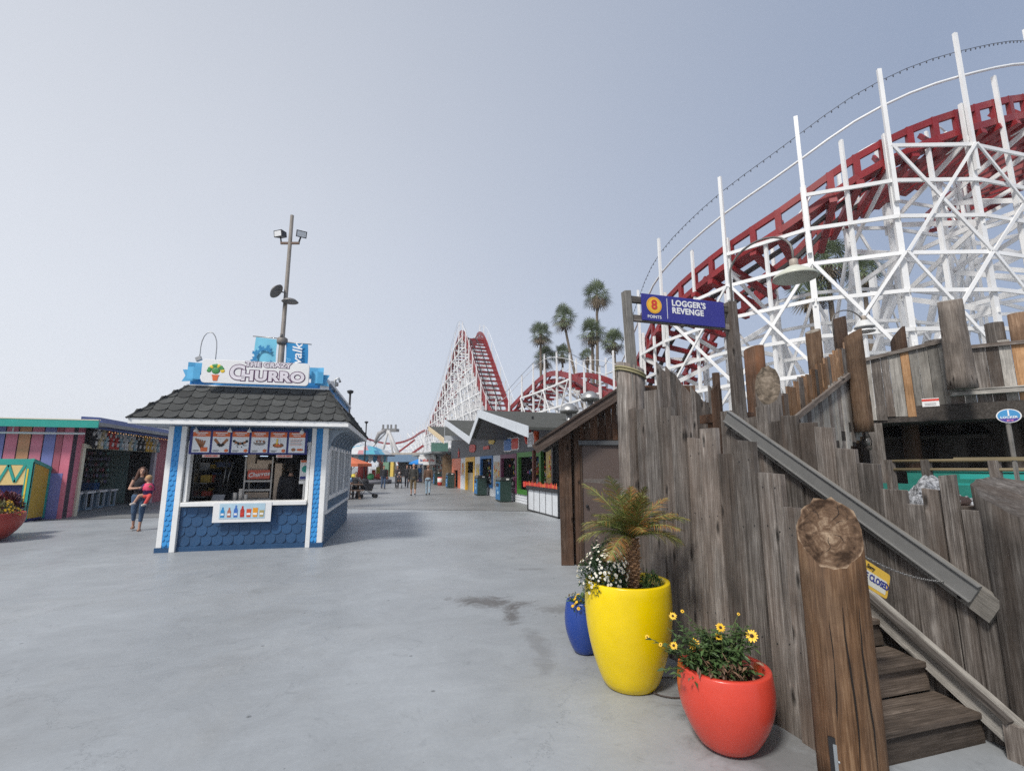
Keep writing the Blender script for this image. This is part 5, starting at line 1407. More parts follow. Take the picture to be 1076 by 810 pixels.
# ------------------------------------------------------------------ brown shed with grey door
O = Vector((3.33, 8.14, 0)); E1 = Vector((cos(YAW), -sin(YAW), 0)); E2 = Vector((.402, .923, 0)).normalized()
def sh(u, v, z): return O + E1 * u + E2 * v + Vector((0, 0, z))
M_rake = wood('rake_brown', (.02, .014, .011), (.065, .048, .04), (.13, .10, .085), axis='Z', knots=False)
def shed():
    T = thing('wooden_shed', O, 'dark brown plank shed with grey door and sloping roof beside the fence', 'shed')
    slope = .66
    def top(u): return 2.27 + slope * min(u, 1.32)
    b = MB(); u = .26
    rr = random.Random(8)
    while u < 2.5:
        w_ = rr.uniform(.09, .15)
        z0 = 0 if u < .36 else 2.15
        a = [sh(u, -.012 * (rr.random() < .5), z0), sh(u + w_ - .008, -.01, z0), sh(u + w_ - .008, .05, z0), sh(u, .05, z0)]
        tt = [Vector((p.x, p.y, top(u if k in (0, 3) else u + w_))) for k, p in enumerate(a)]
        b.hexa(a + tt); u += w_
    b.build('plank_wall', wb('Z'), T)
    b = MB(); b.hexa([sh(.0, 0, 0), sh(.22, 0, 0), sh(.22, .2, 0), sh(.0, .2, 0), sh(-.02, 0, top(0) - .02), sh(.2, 0, top(.2) - .02), sh(.2, .2, top(.2) - .02), sh(-.02, .2, top(0) - .02)]); b.build('corner_post', wb('Z'), T, bevel=.008)
    b = MB(); b.hexa([sh(0, .2, 0), sh(.05, .2, 0), sh(.05, 3, 0), sh(0, 3, 0), sh(0, .2, 2.25), sh(.05, .2, 2.3), sh(.05, 3, 2.3), sh(0, 3, 2.25)]); b.hexa([sh(.05, 2.95, 0), sh(3, 2.95, 0), sh(3, 3, 0), sh(.05, 3, 0), sh(.05, 2.95, 2.3), sh(3, 2.95, 2.9), sh(3, 3, 2.9), sh(.05, 3, 2.3)]); b.hexa([sh(.22, .08, 0), sh(3, .08, 0), sh(3, .12, 0), sh(.22, .12, 0), sh(.22, .08, 2.3), sh(3, .08, 2.9), sh(3, .12, 2.9), sh(.22, .12, 2.3)]); b.build('side_wall', wb('Z'), T)
    M_door = mat('door_taupe', (.105, .078, .068), .5, var=.08, bump=.1)
    b = MB(); b.hexa([sh(.40, .0, .0), sh(1.35, .0, 0), sh(1.35, .05, 0), sh(.40, .05, 0), sh(.40, 0, 2.05), sh(1.35, 0, 2.05), sh(1.35, .05, 2.05), sh(.40, .05, 2.05)]); d = b.build('door', M_door, T)
    b = MB(); b.ball(sh(.47, -.03, 1.0), .03, 0, 8, 6); b.build('handle', M_dark, d)
    b = MB(); b.hexa([sh(.36, -.02, 0), sh(.40, -.02, 0), sh(.40, .05, 0), sh(.36, .05, 0), sh(.36, -.02, 2.05), sh(.40, -.02, 2.05), sh(.40, .05, 2.05), sh(.36, .05, 2.05)]); b.hexa([sh(1.35, -.0, 0), sh(2.4, -.0, 0), sh(2.4, .05, 0), sh(1.35, .05, 0), sh(1.35, -.0, 2.1), sh(2.4, -.0, 2.1), sh(2.4, .05, 2.1), sh(1.35, .05, 2.1)]); b.build('door_frame', wb('Z'), T)
    b = MB(); b.hexa([sh(.34, -.05, 2.06), sh(2.0, -.05, 2.06), sh(2.0, .06, 2.06), sh(.34, .06, 2.06), sh(.34, -.05, 2.14), sh(2.0, -.05, 2.14), sh(2.0, .06, 2.14), sh(.34, .06, 2.14)]); b.build('door_header', mat('header_grey', (.10, .105, .11), .5), T)
    b = MB(); b.hexa([sh(-.38, -.35, top(-.38)), sh(1.3, -.35, top(1.3)), sh(1.3, 3.2, top(1.3)), sh(-.38, 3.2, top(-.38)), sh(-.38, -.35, top(-.38) + .05), sh(1.3, -.35, top(1.3) + .05), sh(1.3, 3.2, top(1.3) + .05), sh(-.38, 3.2, top(-.38) + .05)]); b.build('roof', wd('X'), T)
    b = MB(); dd = (sh(1.35, -.39, top(1.35)) - sh(-.42, -.39, top(-.42))); b.bar(sh(-.42, -.37, top(-.42) - .02), sh(1.35, -.37, top(1.35) - .02), .05, .17); grainobj(b, 'rake_board', M_rake, T, dd)
    b = MB(); b.bar(sh(-.42, -.38, top(-.42) + .08), sh(1.35, -.38, top(1.35) + .08), .09, .035); grainobj(b, 'rake_trim', M_rake, T, dd)
shed()

# ------------------------------------------------------------------ upper deck, queue stair, logs
def wall_boards(T, a, c, zt0, zt1, zb0, zb1, bw, name, mats, seed, jag_t=.03, jag_b=.05, th=.03, gap=.006, lean=0.0):
    rr = random.Random(seed); a = Vector(a); c = Vector(c); a.z = c.z = 0; L = (c - a).length; d = (c - a) / L; n = Vector((-d.y, d.x, 0)); s = 0; i = 0
    while s < L:
        w_ = bw * rr.uniform(.8, 1.2); q = s / L
        zt = zt0 + (zt1 - zt0) * q + rr.uniform(-jag_t, jag_t); zb = zb0 + (zb1 - zb0) * q + rr.uniform(-jag_b, jag_b)
        p = a + d * s + n * rr.uniform(-.008, .008)
        b = MB(); b.obox(p + Vector((0, 0, zb)), d * (w_ - gap), n * th, (d * lean) + Vector((0, 0, zt - zb)))
        b.build(name, mats[i % len(mats)] if not callable(mats) else mats(q, i), T)
        s += w_; i += 1
dA = at(902, 440, 8.5); dB = at(1076, 432, 7.3); dd = (dB - dA); dd.z = 0; dd.normalize(); dn = Vector((-dd.y, dd.x, 0))
if dn.dot(dA) < 0: dn = -dn     # dn points away from the viewer
dM = at(1000, 432, 7.85)
T = thing('raised_deck', (dA.x, dA.y, 0), 'raised walkway faced with weathered grey planks above the flume', 'walkway')
def gm(q, i): return wood('fresh_orange', (.22, .11, .05), (.46, .26, .13), (.62, .42, .25), axis='Z') if i == 5 else wl('Z') if i % 3 == 1 or q > .5 else wz('Z')
wall_boards(T, dA, dM, 3.55, 3.72, 2.50, 2.50, .135, 'plank', gm, 11, jag_t=.02, jag_b=.05)
dE = dA + dd * 6.0
wall_boards(T, dM + dd * .02, dE, 3.60, 3.55, 2.58, 2.52, .17, 'plank', gm, 12, jag_t=.07, jag_b=.09)
b = MB(); b.bar(dA - dn * .03 + Vector((0, 0, 3.50 - dA.z)), dM - dn * .03 + Vector((0, 0, 3.72 - dM.z)), .05, .06); b.bar(dM - dn * .03 + Vector((0, 0, 3.58 - dM.z)), dE - dn * .03 + Vector((0, 0, 3.5 - dE.z)), .05, .055); grainobj(b, 'top_rail', wz('Z'), T, dd)
pm = dM.copy(); pm.z = 0
b = MB(); b.obox(pm - dn * .14 + Vector((0, 0, 2.80)), dd * 4.5, dn * .12, (0, 0, .06)); b.obox(pm - dn * .15 + Vector((0, 0, 2.87)), dd * 4.5, dn * .15, (0, 0, .022)); grainobj(b, 'shelf_rail', wl('Z'), T, dd)
p0 = dA.copy(); p0.z = 0
b = MB(); b.obox(p0 + dn * .05 - dd * .1 + Vector((0, 0, 2.42)), dd * 6, dn * 3.5, (0, 0, .26)); b.build('deck_floor', wd('X'), T)
b = MB(); b.obox(p0 + dn * .05 + dd * .1, dd * .22, dn * .22, (0, 0, 2.42)); b.build('support_post', wz('Z'), T)
b = MB(); b.obox(p0 + dn * 2.0 - dd * .6, dd * 7, dn * .05, (0, 0, 2.42)); b.build('dark_back_wall', wd('Z'), T)
b = MB(); q0 = p0 + dn * .9 + dd * .25
b.hexa([q0 + Vector((0, 0, 2.16)), q0 + dd * 1.55 + Vector((0, 0, 2.16)), q0 + dd * 1.55 + dn * 1.1 + Vector((0, 0, 2.40)), q0 + dn * 1.1 + Vector((0, 0, 2.40)), q0 + Vector((0, 0, 2.22)), q0 + dd * 1.55 + Vector((0, 0, 2.22)), q0 + dd * 1.55 + dn * 1.1 + Vector((0, 0, 2.44)), q0 + dn * 1.1 + Vector((0, 0, 2.44))]); b.build('lean_to_roof', wd('X'), T)
# warning notice on the planks
wn_ = at(969, 428, 7.9); T2 = thing('warning_notice', wn_, 'small white notice with red heading at the foot of the deck planks', 'notice')
pw_ = wn_ - dn * .09; b = MB(); b.obox(pw_ + dd * 0, dd * .21, dn * .01, (0, 0, .13)); S = b.build('plate', M_signw, T2)
b = MB(); b.obox(pw_ + Vector((0, 0, .085)) - dn * .003, dd * .21, dn * .002, (0, 0, .035)); b.build('red_heading', M_redp, S)
b = MB()
for z in (.02, .045): b.obox(pw_ + dd * .03 + Vector((0, 0, z)) - dn * .003, dd * .14, dn * .002, (0, 0, .01))
b.build('print_lines', mat('print_grey', (.3, .3, .3), .6), S)

# logs of the deck and queue
def logpx(px, py, t, r, label, **k):
    p = at(px, py, t); p.z = p.z
    return log_thing(p.x, p.y, p.z, r, label, **k)
logpx(997, 316, 7.7, .17, 'thickest tall grey log rising through the deck railing', m=wood('bark_grey', (.06, .05, .042), (.16, .135, .115), (.27, .24, .21), axis='Z'), cut=(radians(30), .3), seed=21, taper=.85, rough=.05, z0=2.86)
logpx(896, 350, 7.6, .125, 'leaning brown log where the queue stair meets the deck', m=wb('Z') if False else wood('log_brown', (.06, .035, .02), (.17, .105, .065), (.30, .21, .14), axis='Z'), cut=(radians(-40), .5), seed=22, rough=.04, z0=2.2)
logpx(881, 334, 9.6, .135, 'dark log with a pale band near its top', m=wb('Z'), cut=(radians(0), .3), seed=23, rough=.04)
p = at(882, 347, 8.0)
logpx(854, 348, 9.2, .14, 'brown pointed log behind the orange planks of the queue stair', m=wood('log_brown', (0, 0, 0), (0, 0, 0), (0, 0, 0)), cut=(radians(20), .5), seed=24, rough=.04)
logpx(792, 367, 7.0, .15, 'dark hollow log standing behind the pale cut log', m=wb('Z'), mtop=M_dark, cut=(radians(-80), .25), seed=25)
logpx(943, 352, 9.0, .13, 'short log with a split yellow end behind the deck railing', m=wb('Z'), mtop=mat('raw_yellow', (.45, .28, .10), .8, var=.3, ns=20), cut=(radians(-70), 1.2), seed=26)
logpx(1044, 340, 8.2, .15, 'short rounded grey log behind the deck railing', m=wz('Z'), seed=27, taper=.8)
logpx(1070, 330, 7.9, .16, 'taller rounded brown log at the right end of the deck railing', m=wood('log_brown', (0, 0, 0), (0, 0, 0), (0, 0, 0)), seed=28, taper=.85)
logpx(984, 358, 9.2, .22, 'broad low grey log peering over the deck railing', m=wz('Z'), seed=29, taper=.8)
logpx(752, 392, 7.6, .06, 'thin red brown stake between the sign gate and the hollow log', m=wb('Z'), seed=30)

# queue stair with orange planks
T = thing('queue_stair', (7, 5.5, 0), 'side stair with orange and grey planks rising to the raised deck', 'stairs')
f0 = at(806, 452, 7.2); f1 = at(903, 400, 8.7)
wall_boards(T, f0, f1, at(806, 425, 7.2).z, at(903, 352, 8.7).z, 1.2, 2.2, .115, 'far_plank', lambda q, i: wo('Z') if i % 4 else wz('Z'), 41, jag_t=.045, jag_b=.0)
n0 = at(826, 455, 6.7); n1 = at(905, 392, 7.75)
wall_boards(T, n0, n1, at(826, 447, 6.7).z, at(905, 378, 7.75).z, at(826, 520, 6.7).z, at(905, 452, 7.75).z, .085, 'near_plank', lambda q, i: wl('Z') if i % 3 else wz('Z'), 42, jag_t=.02, jag_b=.025)
hr0 = at(824, 449, 6.62); hr1 = at(903, 386, 7.66)
b = MB(); b.bar(hr0, hr1, .05, .07); grainobj(b, 'rail', wz('Z'), T, hr1 - hr0)
b = MB()
for k in range(8):
    q = k / 8; a0 = f0.lerp(f1, q); c0 = n0.lerp(n1, q); e0 = f0.lerp(f1, q + .125); g0 = n0.lerp(n1, q + .125); z = 1.35 + q * 1.15
    b.hexa([Vector((a0.x, a0.y, z)), Vector((c0.x, c0.y, z)), Vector((g0.x, g0.y, z)), Vector((e0.x, e0.y, z)), Vector((a0.x, a0.y, z + .14)), Vector((c0.x, c0.y, z + .14)), Vector((g0.x, g0.y, z + .14)), Vector((e0.x, e0.y, z + .14))])
b.build('tread', wd('X'), T)
b = MB()
for q in (.0, .5): c0 = n0.lerp(n1, q); b.box(c0.x, c0.x + .12, c0.y + .05, c0.y + .17, 0, 1.4 + q)
b.build('support_post', wz('Z'), T)

# barn lamps on curved pipes
def barn_lamp(base, rise, tip, shade_c, r, label, shade_col, double=False, group='barn lamps over the queue'):
    t = thing('barn_lamp', base, label, 'lamp', group)
    base = Vector(base); tip = Vector(tip)
    top = base + Vector((0, 0, rise)); d = tip - top; d.z = 0; half = d / 2; R_ = half.length
    pts = [base, top]
    for k in range(1, 13):
        a = pi - pi * k / 12; pts.append(top + half + half.normalized() * R_ * cos(a) + Vector((0, 0, R_ * .72 * sin(a))))
    pts.append(Vector((tip.x, tip.y, shade_c.z + .06)))
    b = MB(); b.tube(pts, .013 if r > .2 else .011, 8); b.build('curved_pipe', mat('pipe_grey', (.16, .15, .14), .5, .3), t)
    b = MB(); c = Vector((tip.x, tip.y, shade_c.z)); b.lathe([(.035, .16), (.045, .15), (.045, .06), (.03, .05)], c, 12); b.build('neck', mat('neck_brown', (.35, .30, .25), .5), t)
    b = MB(); b.lathe([(.03, .08), (.07, .07), (r * .55, .035), (r * .95, -.03), (r, -.06), (r * .97, -.062), (r * .9, -.035), (r * .5, .02), (.03, .05)], c, 32); b.build('shade', mat(label[:5] + 'shade', shade_col, .4, var=.08), t)
    if double:
        b = MB(); b.lathe([(r * .6, 0), (r * .98, -.03), (r * .98, -.045), (r * .6, -.03)], c + Vector((0, 0, -.09)), 24); b.build('lower_louvre', M_signw, t)
c = at(835, 287, 5.35); lb = at(776, 330, 5.15); lb.z = 3.2
barn_lamp((4.27, 4.74, 3.3), at(776, 262, 5.35).z - 3.3, c, c, .225, 'large cream barn lamp on a curved pipe beside the ride sign', (.55, .56, .47))
c = at(908, 341, 8.6); p = at(876, 352, 8.4)
barn_lamp(p, .22, c, c, .16, 'white double-shade barn lamp among the deck logs', (.62, .62, .60), True)

# ------------------------------------------------------------------ flume
T = thing('log_flume', (8, 4.6, 0), 'turquoise flume trough running below the raised deck', 'flume')
M_turq = mat('turquoise_trough', (.04, .38, .34), .35, var=.15, ns=4)
M_turd = mat('trough_inside', (.03, .22, .18), .4, var=.2, ns=4)
w0 = at(925, 503, 8.0); w1 = at(1010, 503, 7.2)
a = at(922, 500, 7.9); c = at(1120, 500, 6.1); a.z = c.z = 0
d = (c - a).normalized(); n = Vector((-d.y, d.x, 0)); n = n if n.dot(a) > 0 else -n; L = (c - a).length
b = MB(); b.obox(a + Vector((0, 0, 1.0)), d * L, n * .06, (0, 0, .42)); b.obox(a + n * 1.0 + Vector((0, 0, 1.0)), d * L, n * .06, (0, 0, .62)); b.obox(a + n * .06 + Vector((0, 0, 1.0)), d * L, n * .94, (0, 0, .05)); b.build('channel', M_turd, T)
b = MB(); b.obox(a + n * .98 + Vector((0, 0, 1.60)), d * L, n * .12, (0, 0, .05)); b.obox(a + d * L * .42 + n * .5 + Vector((0, 0, 1.50)), d * L * .35, n * .12, (0, 0, .07)); b.obox(a + d * L * .42 + n * .3 + Vector((0, 0, 1.38)), d * L * .5, n * .06, (0, 0, .06)); b.build('rim', M_turq, T)
b = MB(); b.obox(a + n * .06 + Vector((0, 0, 1.28)), d * L, n * .9, (0, 0, .01)); b.build('water', mat('flume_water', (.03, .13, .11), .08, var=.2), T)
b = MB()
for q in (.05, .35, .7, .95): b.obox(a + d * L * q, d * .12, n * .9, (0, 0, 1.0))
b.build('trestle', wd('Z'), T)
T = thing('guard_rail', (a.x, a.y, 0), 'weathered yellow brown rail fence in front of the turquoise flume', 'railing')
a2 = at(935, 486, 7.1); c2 = at(1110, 484, 5.6)
zz = (a2.z + c2.z) / 2
b = MB()
for dz_ in (0, -.12): b.tube([(a2.x, a2.y, 1.76 + dz_), (c2.x, c2.y, 1.77 + dz_)], .022, 8)
b.build('rail', mat('rail_brown', (.20, .16, .09), .7, var=.2), T)
for q in (.0, .26, .68, 1.0):
    p = a2.lerp(c2, q); b = MB(); b.box(p.x - .045, p.x + .045, p.y - .045, p.y + .045, 0, 1.78); b.build('post', wz('Z'), T)
# rock mound
def rock():
    T = thing('rock_mound', (6, 4.1, 0), 'rough white and grey rock mound with foam behind the inner fence', 'rock')
    rr = random.Random(3); b = MB(); nx, ny = 60, 30
    a = at(900, 530, 5.9); c = at(1060, 530, 5.0); a.z = c.z = 0; d = (c - a); n = Vector((-d.y, d.x, 0)).normalized(); n = n if n.dot(a) > 0 else -n
    from mathutils import noise
    vs = []
    for j in range(ny + 1):
        for i in range(nx + 1):
            u = i / nx; v = j / ny; p = a + d * u + n * (v * 1.3)
            h = 1.13 + .12 * sin(v * pi) + .26 * math.exp(-((u - .50) / .14) ** 2 - ((v - .35) / .3) ** 2) + .08 * (1 - u)
            h += .13 * noise.fractal(Vector((p.x * 4, p.y * 4, 1)), 1.0, 2.0, 5) + .05 * abs(noise.noise(Vector((p.x * 14, p.y * 14, 0))))
            if j in (0, ny) or i in (0, nx): h = 0
            vs.append((p.x, p.y, h))
    fs = [(j * (nx + 1) + i, j * (nx + 1) + i + 1, (j + 1) * (nx + 1) + i + 1, (j + 1) * (nx + 1) + i) for j in range(ny) for i in range(nx)]
    b.add(vs, fs, 0, False)
    m, nt, bs = newmat('rock_white'); N = nt.nodes.new; L = nt.links.new; tc = N('ShaderNodeTexCoord'); nz = N('ShaderNodeTexNoise'); nz.inputs['Scale'].default_value = 22; nz.inputs['Detail'].default_value = 7; nz.inputs['Roughness'].default_value = .8
    L(tc.outputs['Object'], nz.inputs['Vector']); cr = N('ShaderNodeValToRGB'); cr.color_ramp.elements[0].position = .40; cr.color_ramp.elements[0].color = (.05, .052, .055, 1); cr.color_ramp.elements[1].position = .60; cr.color_ramp.elements[1].color = (.52, .53, .55, 1)
    L(nz.outputs['Fac'], cr.inputs['Fac']); L(cr.outputs['Color'], bs.inputs['Base Color']); bs.inputs['Roughness'].default_value = .8
    bp = N('ShaderNodeBump'); bp.inputs['Strength'].default_value = .9; bp.inputs['Distance'].default_value = .03; L(nz.outputs['Fac'], bp.inputs['Height']); L(bp.outputs[0], bs.inputs['Normal'])
    b.build('rock_surface', m, T)
rock()
# round locker sign on its pole
c = at(1060, 437, 5.3)
T = thing('round_sign', (c.x, c.y, 0), 'oval blue sign with white rim and number 1 on a thin pole', 'sign')
tn = (Vector((0, 0, c.z)) - Vector((c.x, c.y, c.z))).normalized(); sx = Vector((-tn.y, tn.x, 0)); sx = sx if sx.dot(E1) > 0 else -sx
b = MB(); b.box(c.x - .015, c.x + .015, c.y - .0, c.y + .03, 0, c.z); b.build('pole', wl('Z'), T)
def disc(r, off, th, m, name, par):
    b = MB(); b.prism([c + sx * r * 1.12 * cos(a * pi / 16) + Vector((0, 0, r * .86 * sin(a * pi / 16))) + tn * off for a in range(32)], tn * th); return b.build(name, m, par)
S = disc(.088, .01, .012, M_signw, 'rim', T)
disc(.079, .0225, .001, mat('sky_face', (.06, .28, .55), .4), 'blue_face', S)
b = MB(); b.prism([c + sx * .079 * 1.12 * cos(a * pi / 16) + Vector((0, 0, .068 * sin(a * pi / 16))) + tn * .024 for a in range(18, 31)], tn * .001); b.build('violet_band', mat('violet_face', (.07, .05, .30), .4), S)
lettering('1', .085, c + Vector((0, 0, .028)) + tn * .0255, sx, (0, 0, 1), M_signw, S, bold=.002, depth=.001)
lettering('LOCKER', .033, c - Vector((0, 0, .017)) + tn * .0255, sx, (0, 0, 1), M_signw, S, bold=.001, depth=.001, space=1.1)
b = MB(); b.prism([c + sx * .02 + Vector((0, 0, -.050)) + tn * .0255, c - sx * .02 + Vector((0, 0, -.042)) + tn * .0255, c - sx * .02 + Vector((0, 0, -.058)) + tn * .0255], tn * .001); b.prism([c - sx * .0 + Vector((0, 0, -.050)) + tn * .027, c + sx * .03 + Vector((0, 0, -.042)) + tn * .027, c + sx * .03 + Vector((0, 0, -.058)) + tn * .027], tn * .001); b.build('arrow_mark', mat('arrow_pink', (.7, .25, .4), .5), S)
b = MB(); b.bar(c + Vector((-.5 * sx.x, -.5 * sx.y, -.46)), c + Vector((.7 * sx.x, .7 * sx.y, -.46)), .03, .035); b.build('rope_rail', mat('rail_brown', (.2, .16, .09), .7), T)
# lantern
c = at(911, 464, 8.2)
T = thing('lantern', c, 'old dark hurricane lantern hanging under the deck corner', 'lantern')
b = MB(); b.lathe([(.05, -.14), (.06, -.10), (.045, -.07)], c, 12); b.lathe([(.03, .07), (.045, .08), (.03, .12), (.02, .14)], c, 12); b.build('frame', mat('lantern_rust', (.09, .075, .06), .6), T)
b = MB(); b.lathe([(.03, -.07), (.05, -.0), (.03, .07)], c, 12); b.build('globe', mat('lantern_glass', (.2, .19, .17), .1), T)
b = MB()
for s in (-1, 1): b.tube([c + E1 * s * .05 + Vector((0, 0, -.1)), c + E1 * s * .085, c + E1 * s * .05 + Vector((0, 0, .1)), c + Vector((0, 0, .22)), c + Vector((0, 0, .42))], .007, 6)
b.build('bail', M_dark, T)

# ------------------------------------------------------------------ row of games on the right
M_wallw = mat('siding_white', (.68, .71, .74), .6, var=.08, island=.06)
M_slate = mat('slate_wall', (.12, .125, .14), .6, var=.12)
M_roofd = mat('roof_felt', (.060, .062, .055), .95, var=.2, ns=3, bump=.3, bs=90)
M_fas = mat('fascia_pale', (.62, .66, .70), .5)
XW = 7.0
def game_row():
    T = thing('games_building', (7, 28, 0), 'long row of game rooms with sawtooth canopy roof and coloured door frames', 'building')
    XF = 5.0; XB = 13.0
    prof = [(14.9, 2.93), (22.1, 4.25), (24.2, 3.10), (32.3, 4.70), (32.4, 3.46), (41.2, 4.94), (41.4, 3.5)]
    mats = [M_fas, M_fas, M_fas, M_fas, mat('fascia_cream', (.70, .55, .33), .5), M_fas]
    for i in range(len(prof) - 1):
        (ya, za), (yb, zb) = prof[i], prof[i + 1]
        d = Vector((0, yb - ya, zb - za)); n = Vector((0, -d.z, d.y)).normalized()
        b = MB(); th = .09
        b.hexa([(XF + .03, ya, za - th), (XB, ya, za - th), (XB, yb, zb - th), (XF + .03, yb, zb - th), (XF + .03, ya, za), (XB, ya, za), (XB, yb, zb), (XF + .03, yb, zb)], 0)
        if abs(yb - ya) > .5:
            b.build('roof', M_roofd, T)
            k = MB(); k.hexa([(XF + .3, ya + .05, za - th - .03), (XW, ya + .05, za - th - .03), (XW, yb - .05, zb - th - .03), (XF + .3, yb - .05, zb - th - .03), (XF + .3, ya + .05, za - th - .005), (XW, ya + .05, za - th - .005), (XW, yb - .05, zb - th - .005), (XF + .3, yb - .05, zb - th - .005)])
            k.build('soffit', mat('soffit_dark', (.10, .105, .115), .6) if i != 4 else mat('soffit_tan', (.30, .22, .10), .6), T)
        fh = .34
        k = MB(); k.hexa([(XF, ya, za - fh), (XF + .03, ya, za - fh), (XF + .03, yb, zb - fh), (XF, yb, zb - fh), (XF, ya, za + .03), (XF + .03, ya, za + .03), (XF + .03, yb, zb + .03), (XF, yb, zb + .03)])
        k.build('fascia', mats[i], T)
        if i in (1, 3):
            k = MB(); k.box(XF + .05, XB, yb - .02, yb + .04, zb - .1, min(za, zb + .2)); k.build('valley_trim', M_fas, T)
    # wall above the openings follows the roof
    pts = [(XW, 14.92, 2.25)] + [(XW, 14.92, 2.8)] + [(XW, y, z - .1) for y, z in prof[1:]] + [(XW, 41.4, 2.25)]
    b = MB(); b.prism(pts, (.12, 0, 0)); b.build('upper_wall', M_slate, T)
    # lower siding
    def siding(y0, y1, z1=.62):
        b = MB(); z = 0; k = 0
        while z < z1 - .01:
            h = min(.12, z1 - z); b.hexa([(XW - .03, y0, z), (XW + .05, y0, z), (XW + .05, y1, z), (XW - .03, y1, z), (XW - .01, y0, z + h), (XW + .05, y0, z + h), (XW + .05, y1, z + h), (XW - .01, y1, z + h)]); z += h
        b.build('lower_siding', M_wallw, T)
    def white(y0, y1, z0=0):
        b = MB(); b.box(XW - .02, XW + .06, y0, y1, z0, 2.25); return b.build('wall_panel', M_wallw, T)
    def frame(y0, y1, z0, z1, m, name='door_frame', w_=.16):
        b = MB(); b.box(XW - .07, XW + .08, y0, y0 + w_, z0, z1); b.box(XW - .07, XW + .08, y1 - w_, y1, z0, z1); b.box(XW - .07, XW + .08, y0 + w_, y1 - w_, z1 - w_, z1)
        if z0 > .2: b.box(XW - .07, XW + .08, y0 + w_, y1 - w_, z0, z0 + w_)
        return b.build(name, m, T)
    def poster(y0, y1, z0, z1, c1, par=None):
        b = MB(); b.box(XW - .03, XW - .021, y0, y1, z0, z1, 0)
        rr = random.Random(int(y0 * 10))
        for k in range(16):
            yy = rr.uniform(y0 + .1, y1 - .1); z_ = rr.uniform(z0 + .1, z1 - .1); b.ball((XW - .033, yy, z_), (.004, rr.uniform(.05, .14), rr.uniform(.05, .16)), 1 + k % 2, 7, 4)
        b.build('mural', [mat('mural_cream', (.55, .48, .36), .6), c1, M_yel], par or T)
    siding(20.4, 25.3, .62); siding(14.95, 20.4, .9)
    frame(19.0, 22.3, .40, 2.30, mat('frame_green', (.06, .24, .03), .5), 'window_frame', .22)
    frame(22.4, 25.3, .40, 2.26, mat('frame_plum', (.17, .03, .09), .5), 'window_frame', .2)
    pn = white(25.3, 27.0); poster(25.5, 26.8, .5, 1.9, M_orange, pn)
    frame(27.0, 30.1, .45, 2.26, mat('frame_cobalt', (.015, .15, .42), .5)); siding(27.0, 30.1, .45)
    pn = white(30.1, 31.8); poster(30.4, 31.5, .9, 1.8, M_yel, pn)
    frame(31.8, 34.8, .0, 2.26, mat('frame_yellow', (.80, .46, .04), .5), w_=.3)
    pn = white(34.8, 36.8); poster(35.3, 36.4, 1.0, 1.9, M_redp, pn)
    frame(36.8, 40.4, 0, 2.24, mat('frame_salmon', (.75, .21, .11), .5), w_=.9)
    b = MB(); b.box(XW + .08, XW + .1, 31.8, 34.8, 0, 1.2); b.build('door', mat('door_yellow_grey', (.30, .26, .18), .6), T)
    # rooms: dark, with prizes
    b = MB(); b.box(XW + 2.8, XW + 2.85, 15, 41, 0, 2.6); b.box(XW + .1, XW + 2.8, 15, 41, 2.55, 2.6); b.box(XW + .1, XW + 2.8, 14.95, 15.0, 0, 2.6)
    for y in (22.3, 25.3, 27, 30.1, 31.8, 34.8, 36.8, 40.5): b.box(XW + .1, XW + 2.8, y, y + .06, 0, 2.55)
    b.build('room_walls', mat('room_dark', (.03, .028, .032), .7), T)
    rr = random.Random(6); pal = [mat('toy_%d' % i, c, .7) for i, c in enumerate([(.45, .05, .03), (.5, .3, .04), (.1, .25, .06), (.55, .55, .52), (.08, .12, .35), (.35, .1, .2)])]
    b = MB()
    for i in range(330):
        y = rr.choice([rr.uniform(19.3, 22), rr.uniform(22.7, 25), rr.uniform(27.3, 29.9)]); z = rr.uniform(.7, 2.1); k = 3 if z < 1.0 else rr.randrange(6)
        b.ball((XW + rr.uniform(.35, .9), y, z), (.07, rr.uniform(.05, .12), rr.uniform(.05, .13)), k, 6, 4)
    tag(b.build('prizes', pal, T), kind='stuff')
    b = MB(); b.box(XW + .3, XW + 1.0, 19.1, 25.1, 0, .62); b.build('inner_counter', M_dark, T)
    # lit cut-out marks on the slate wall
    marks = [(37.6, 2.62, .8, .4, M_redp, 'star'), (32.6, 2.85, 1.9, .5, M_redp, 'blob'), (28.6, 2.75, 1.4, .2, M_redp, 'bar'), (27.3, 3.15, 1.3, .45, M_yel, 'blob'), (24.0, 2.74, 1.2, .55, mat('ticket_blue', (.02, .16, .50), .5), 'ticket'), (22.7, 2.74, 1.0, .48, M_redp, 'ticket'), (20.4, 3.0, .75, .55, M_redp, 'hook')]
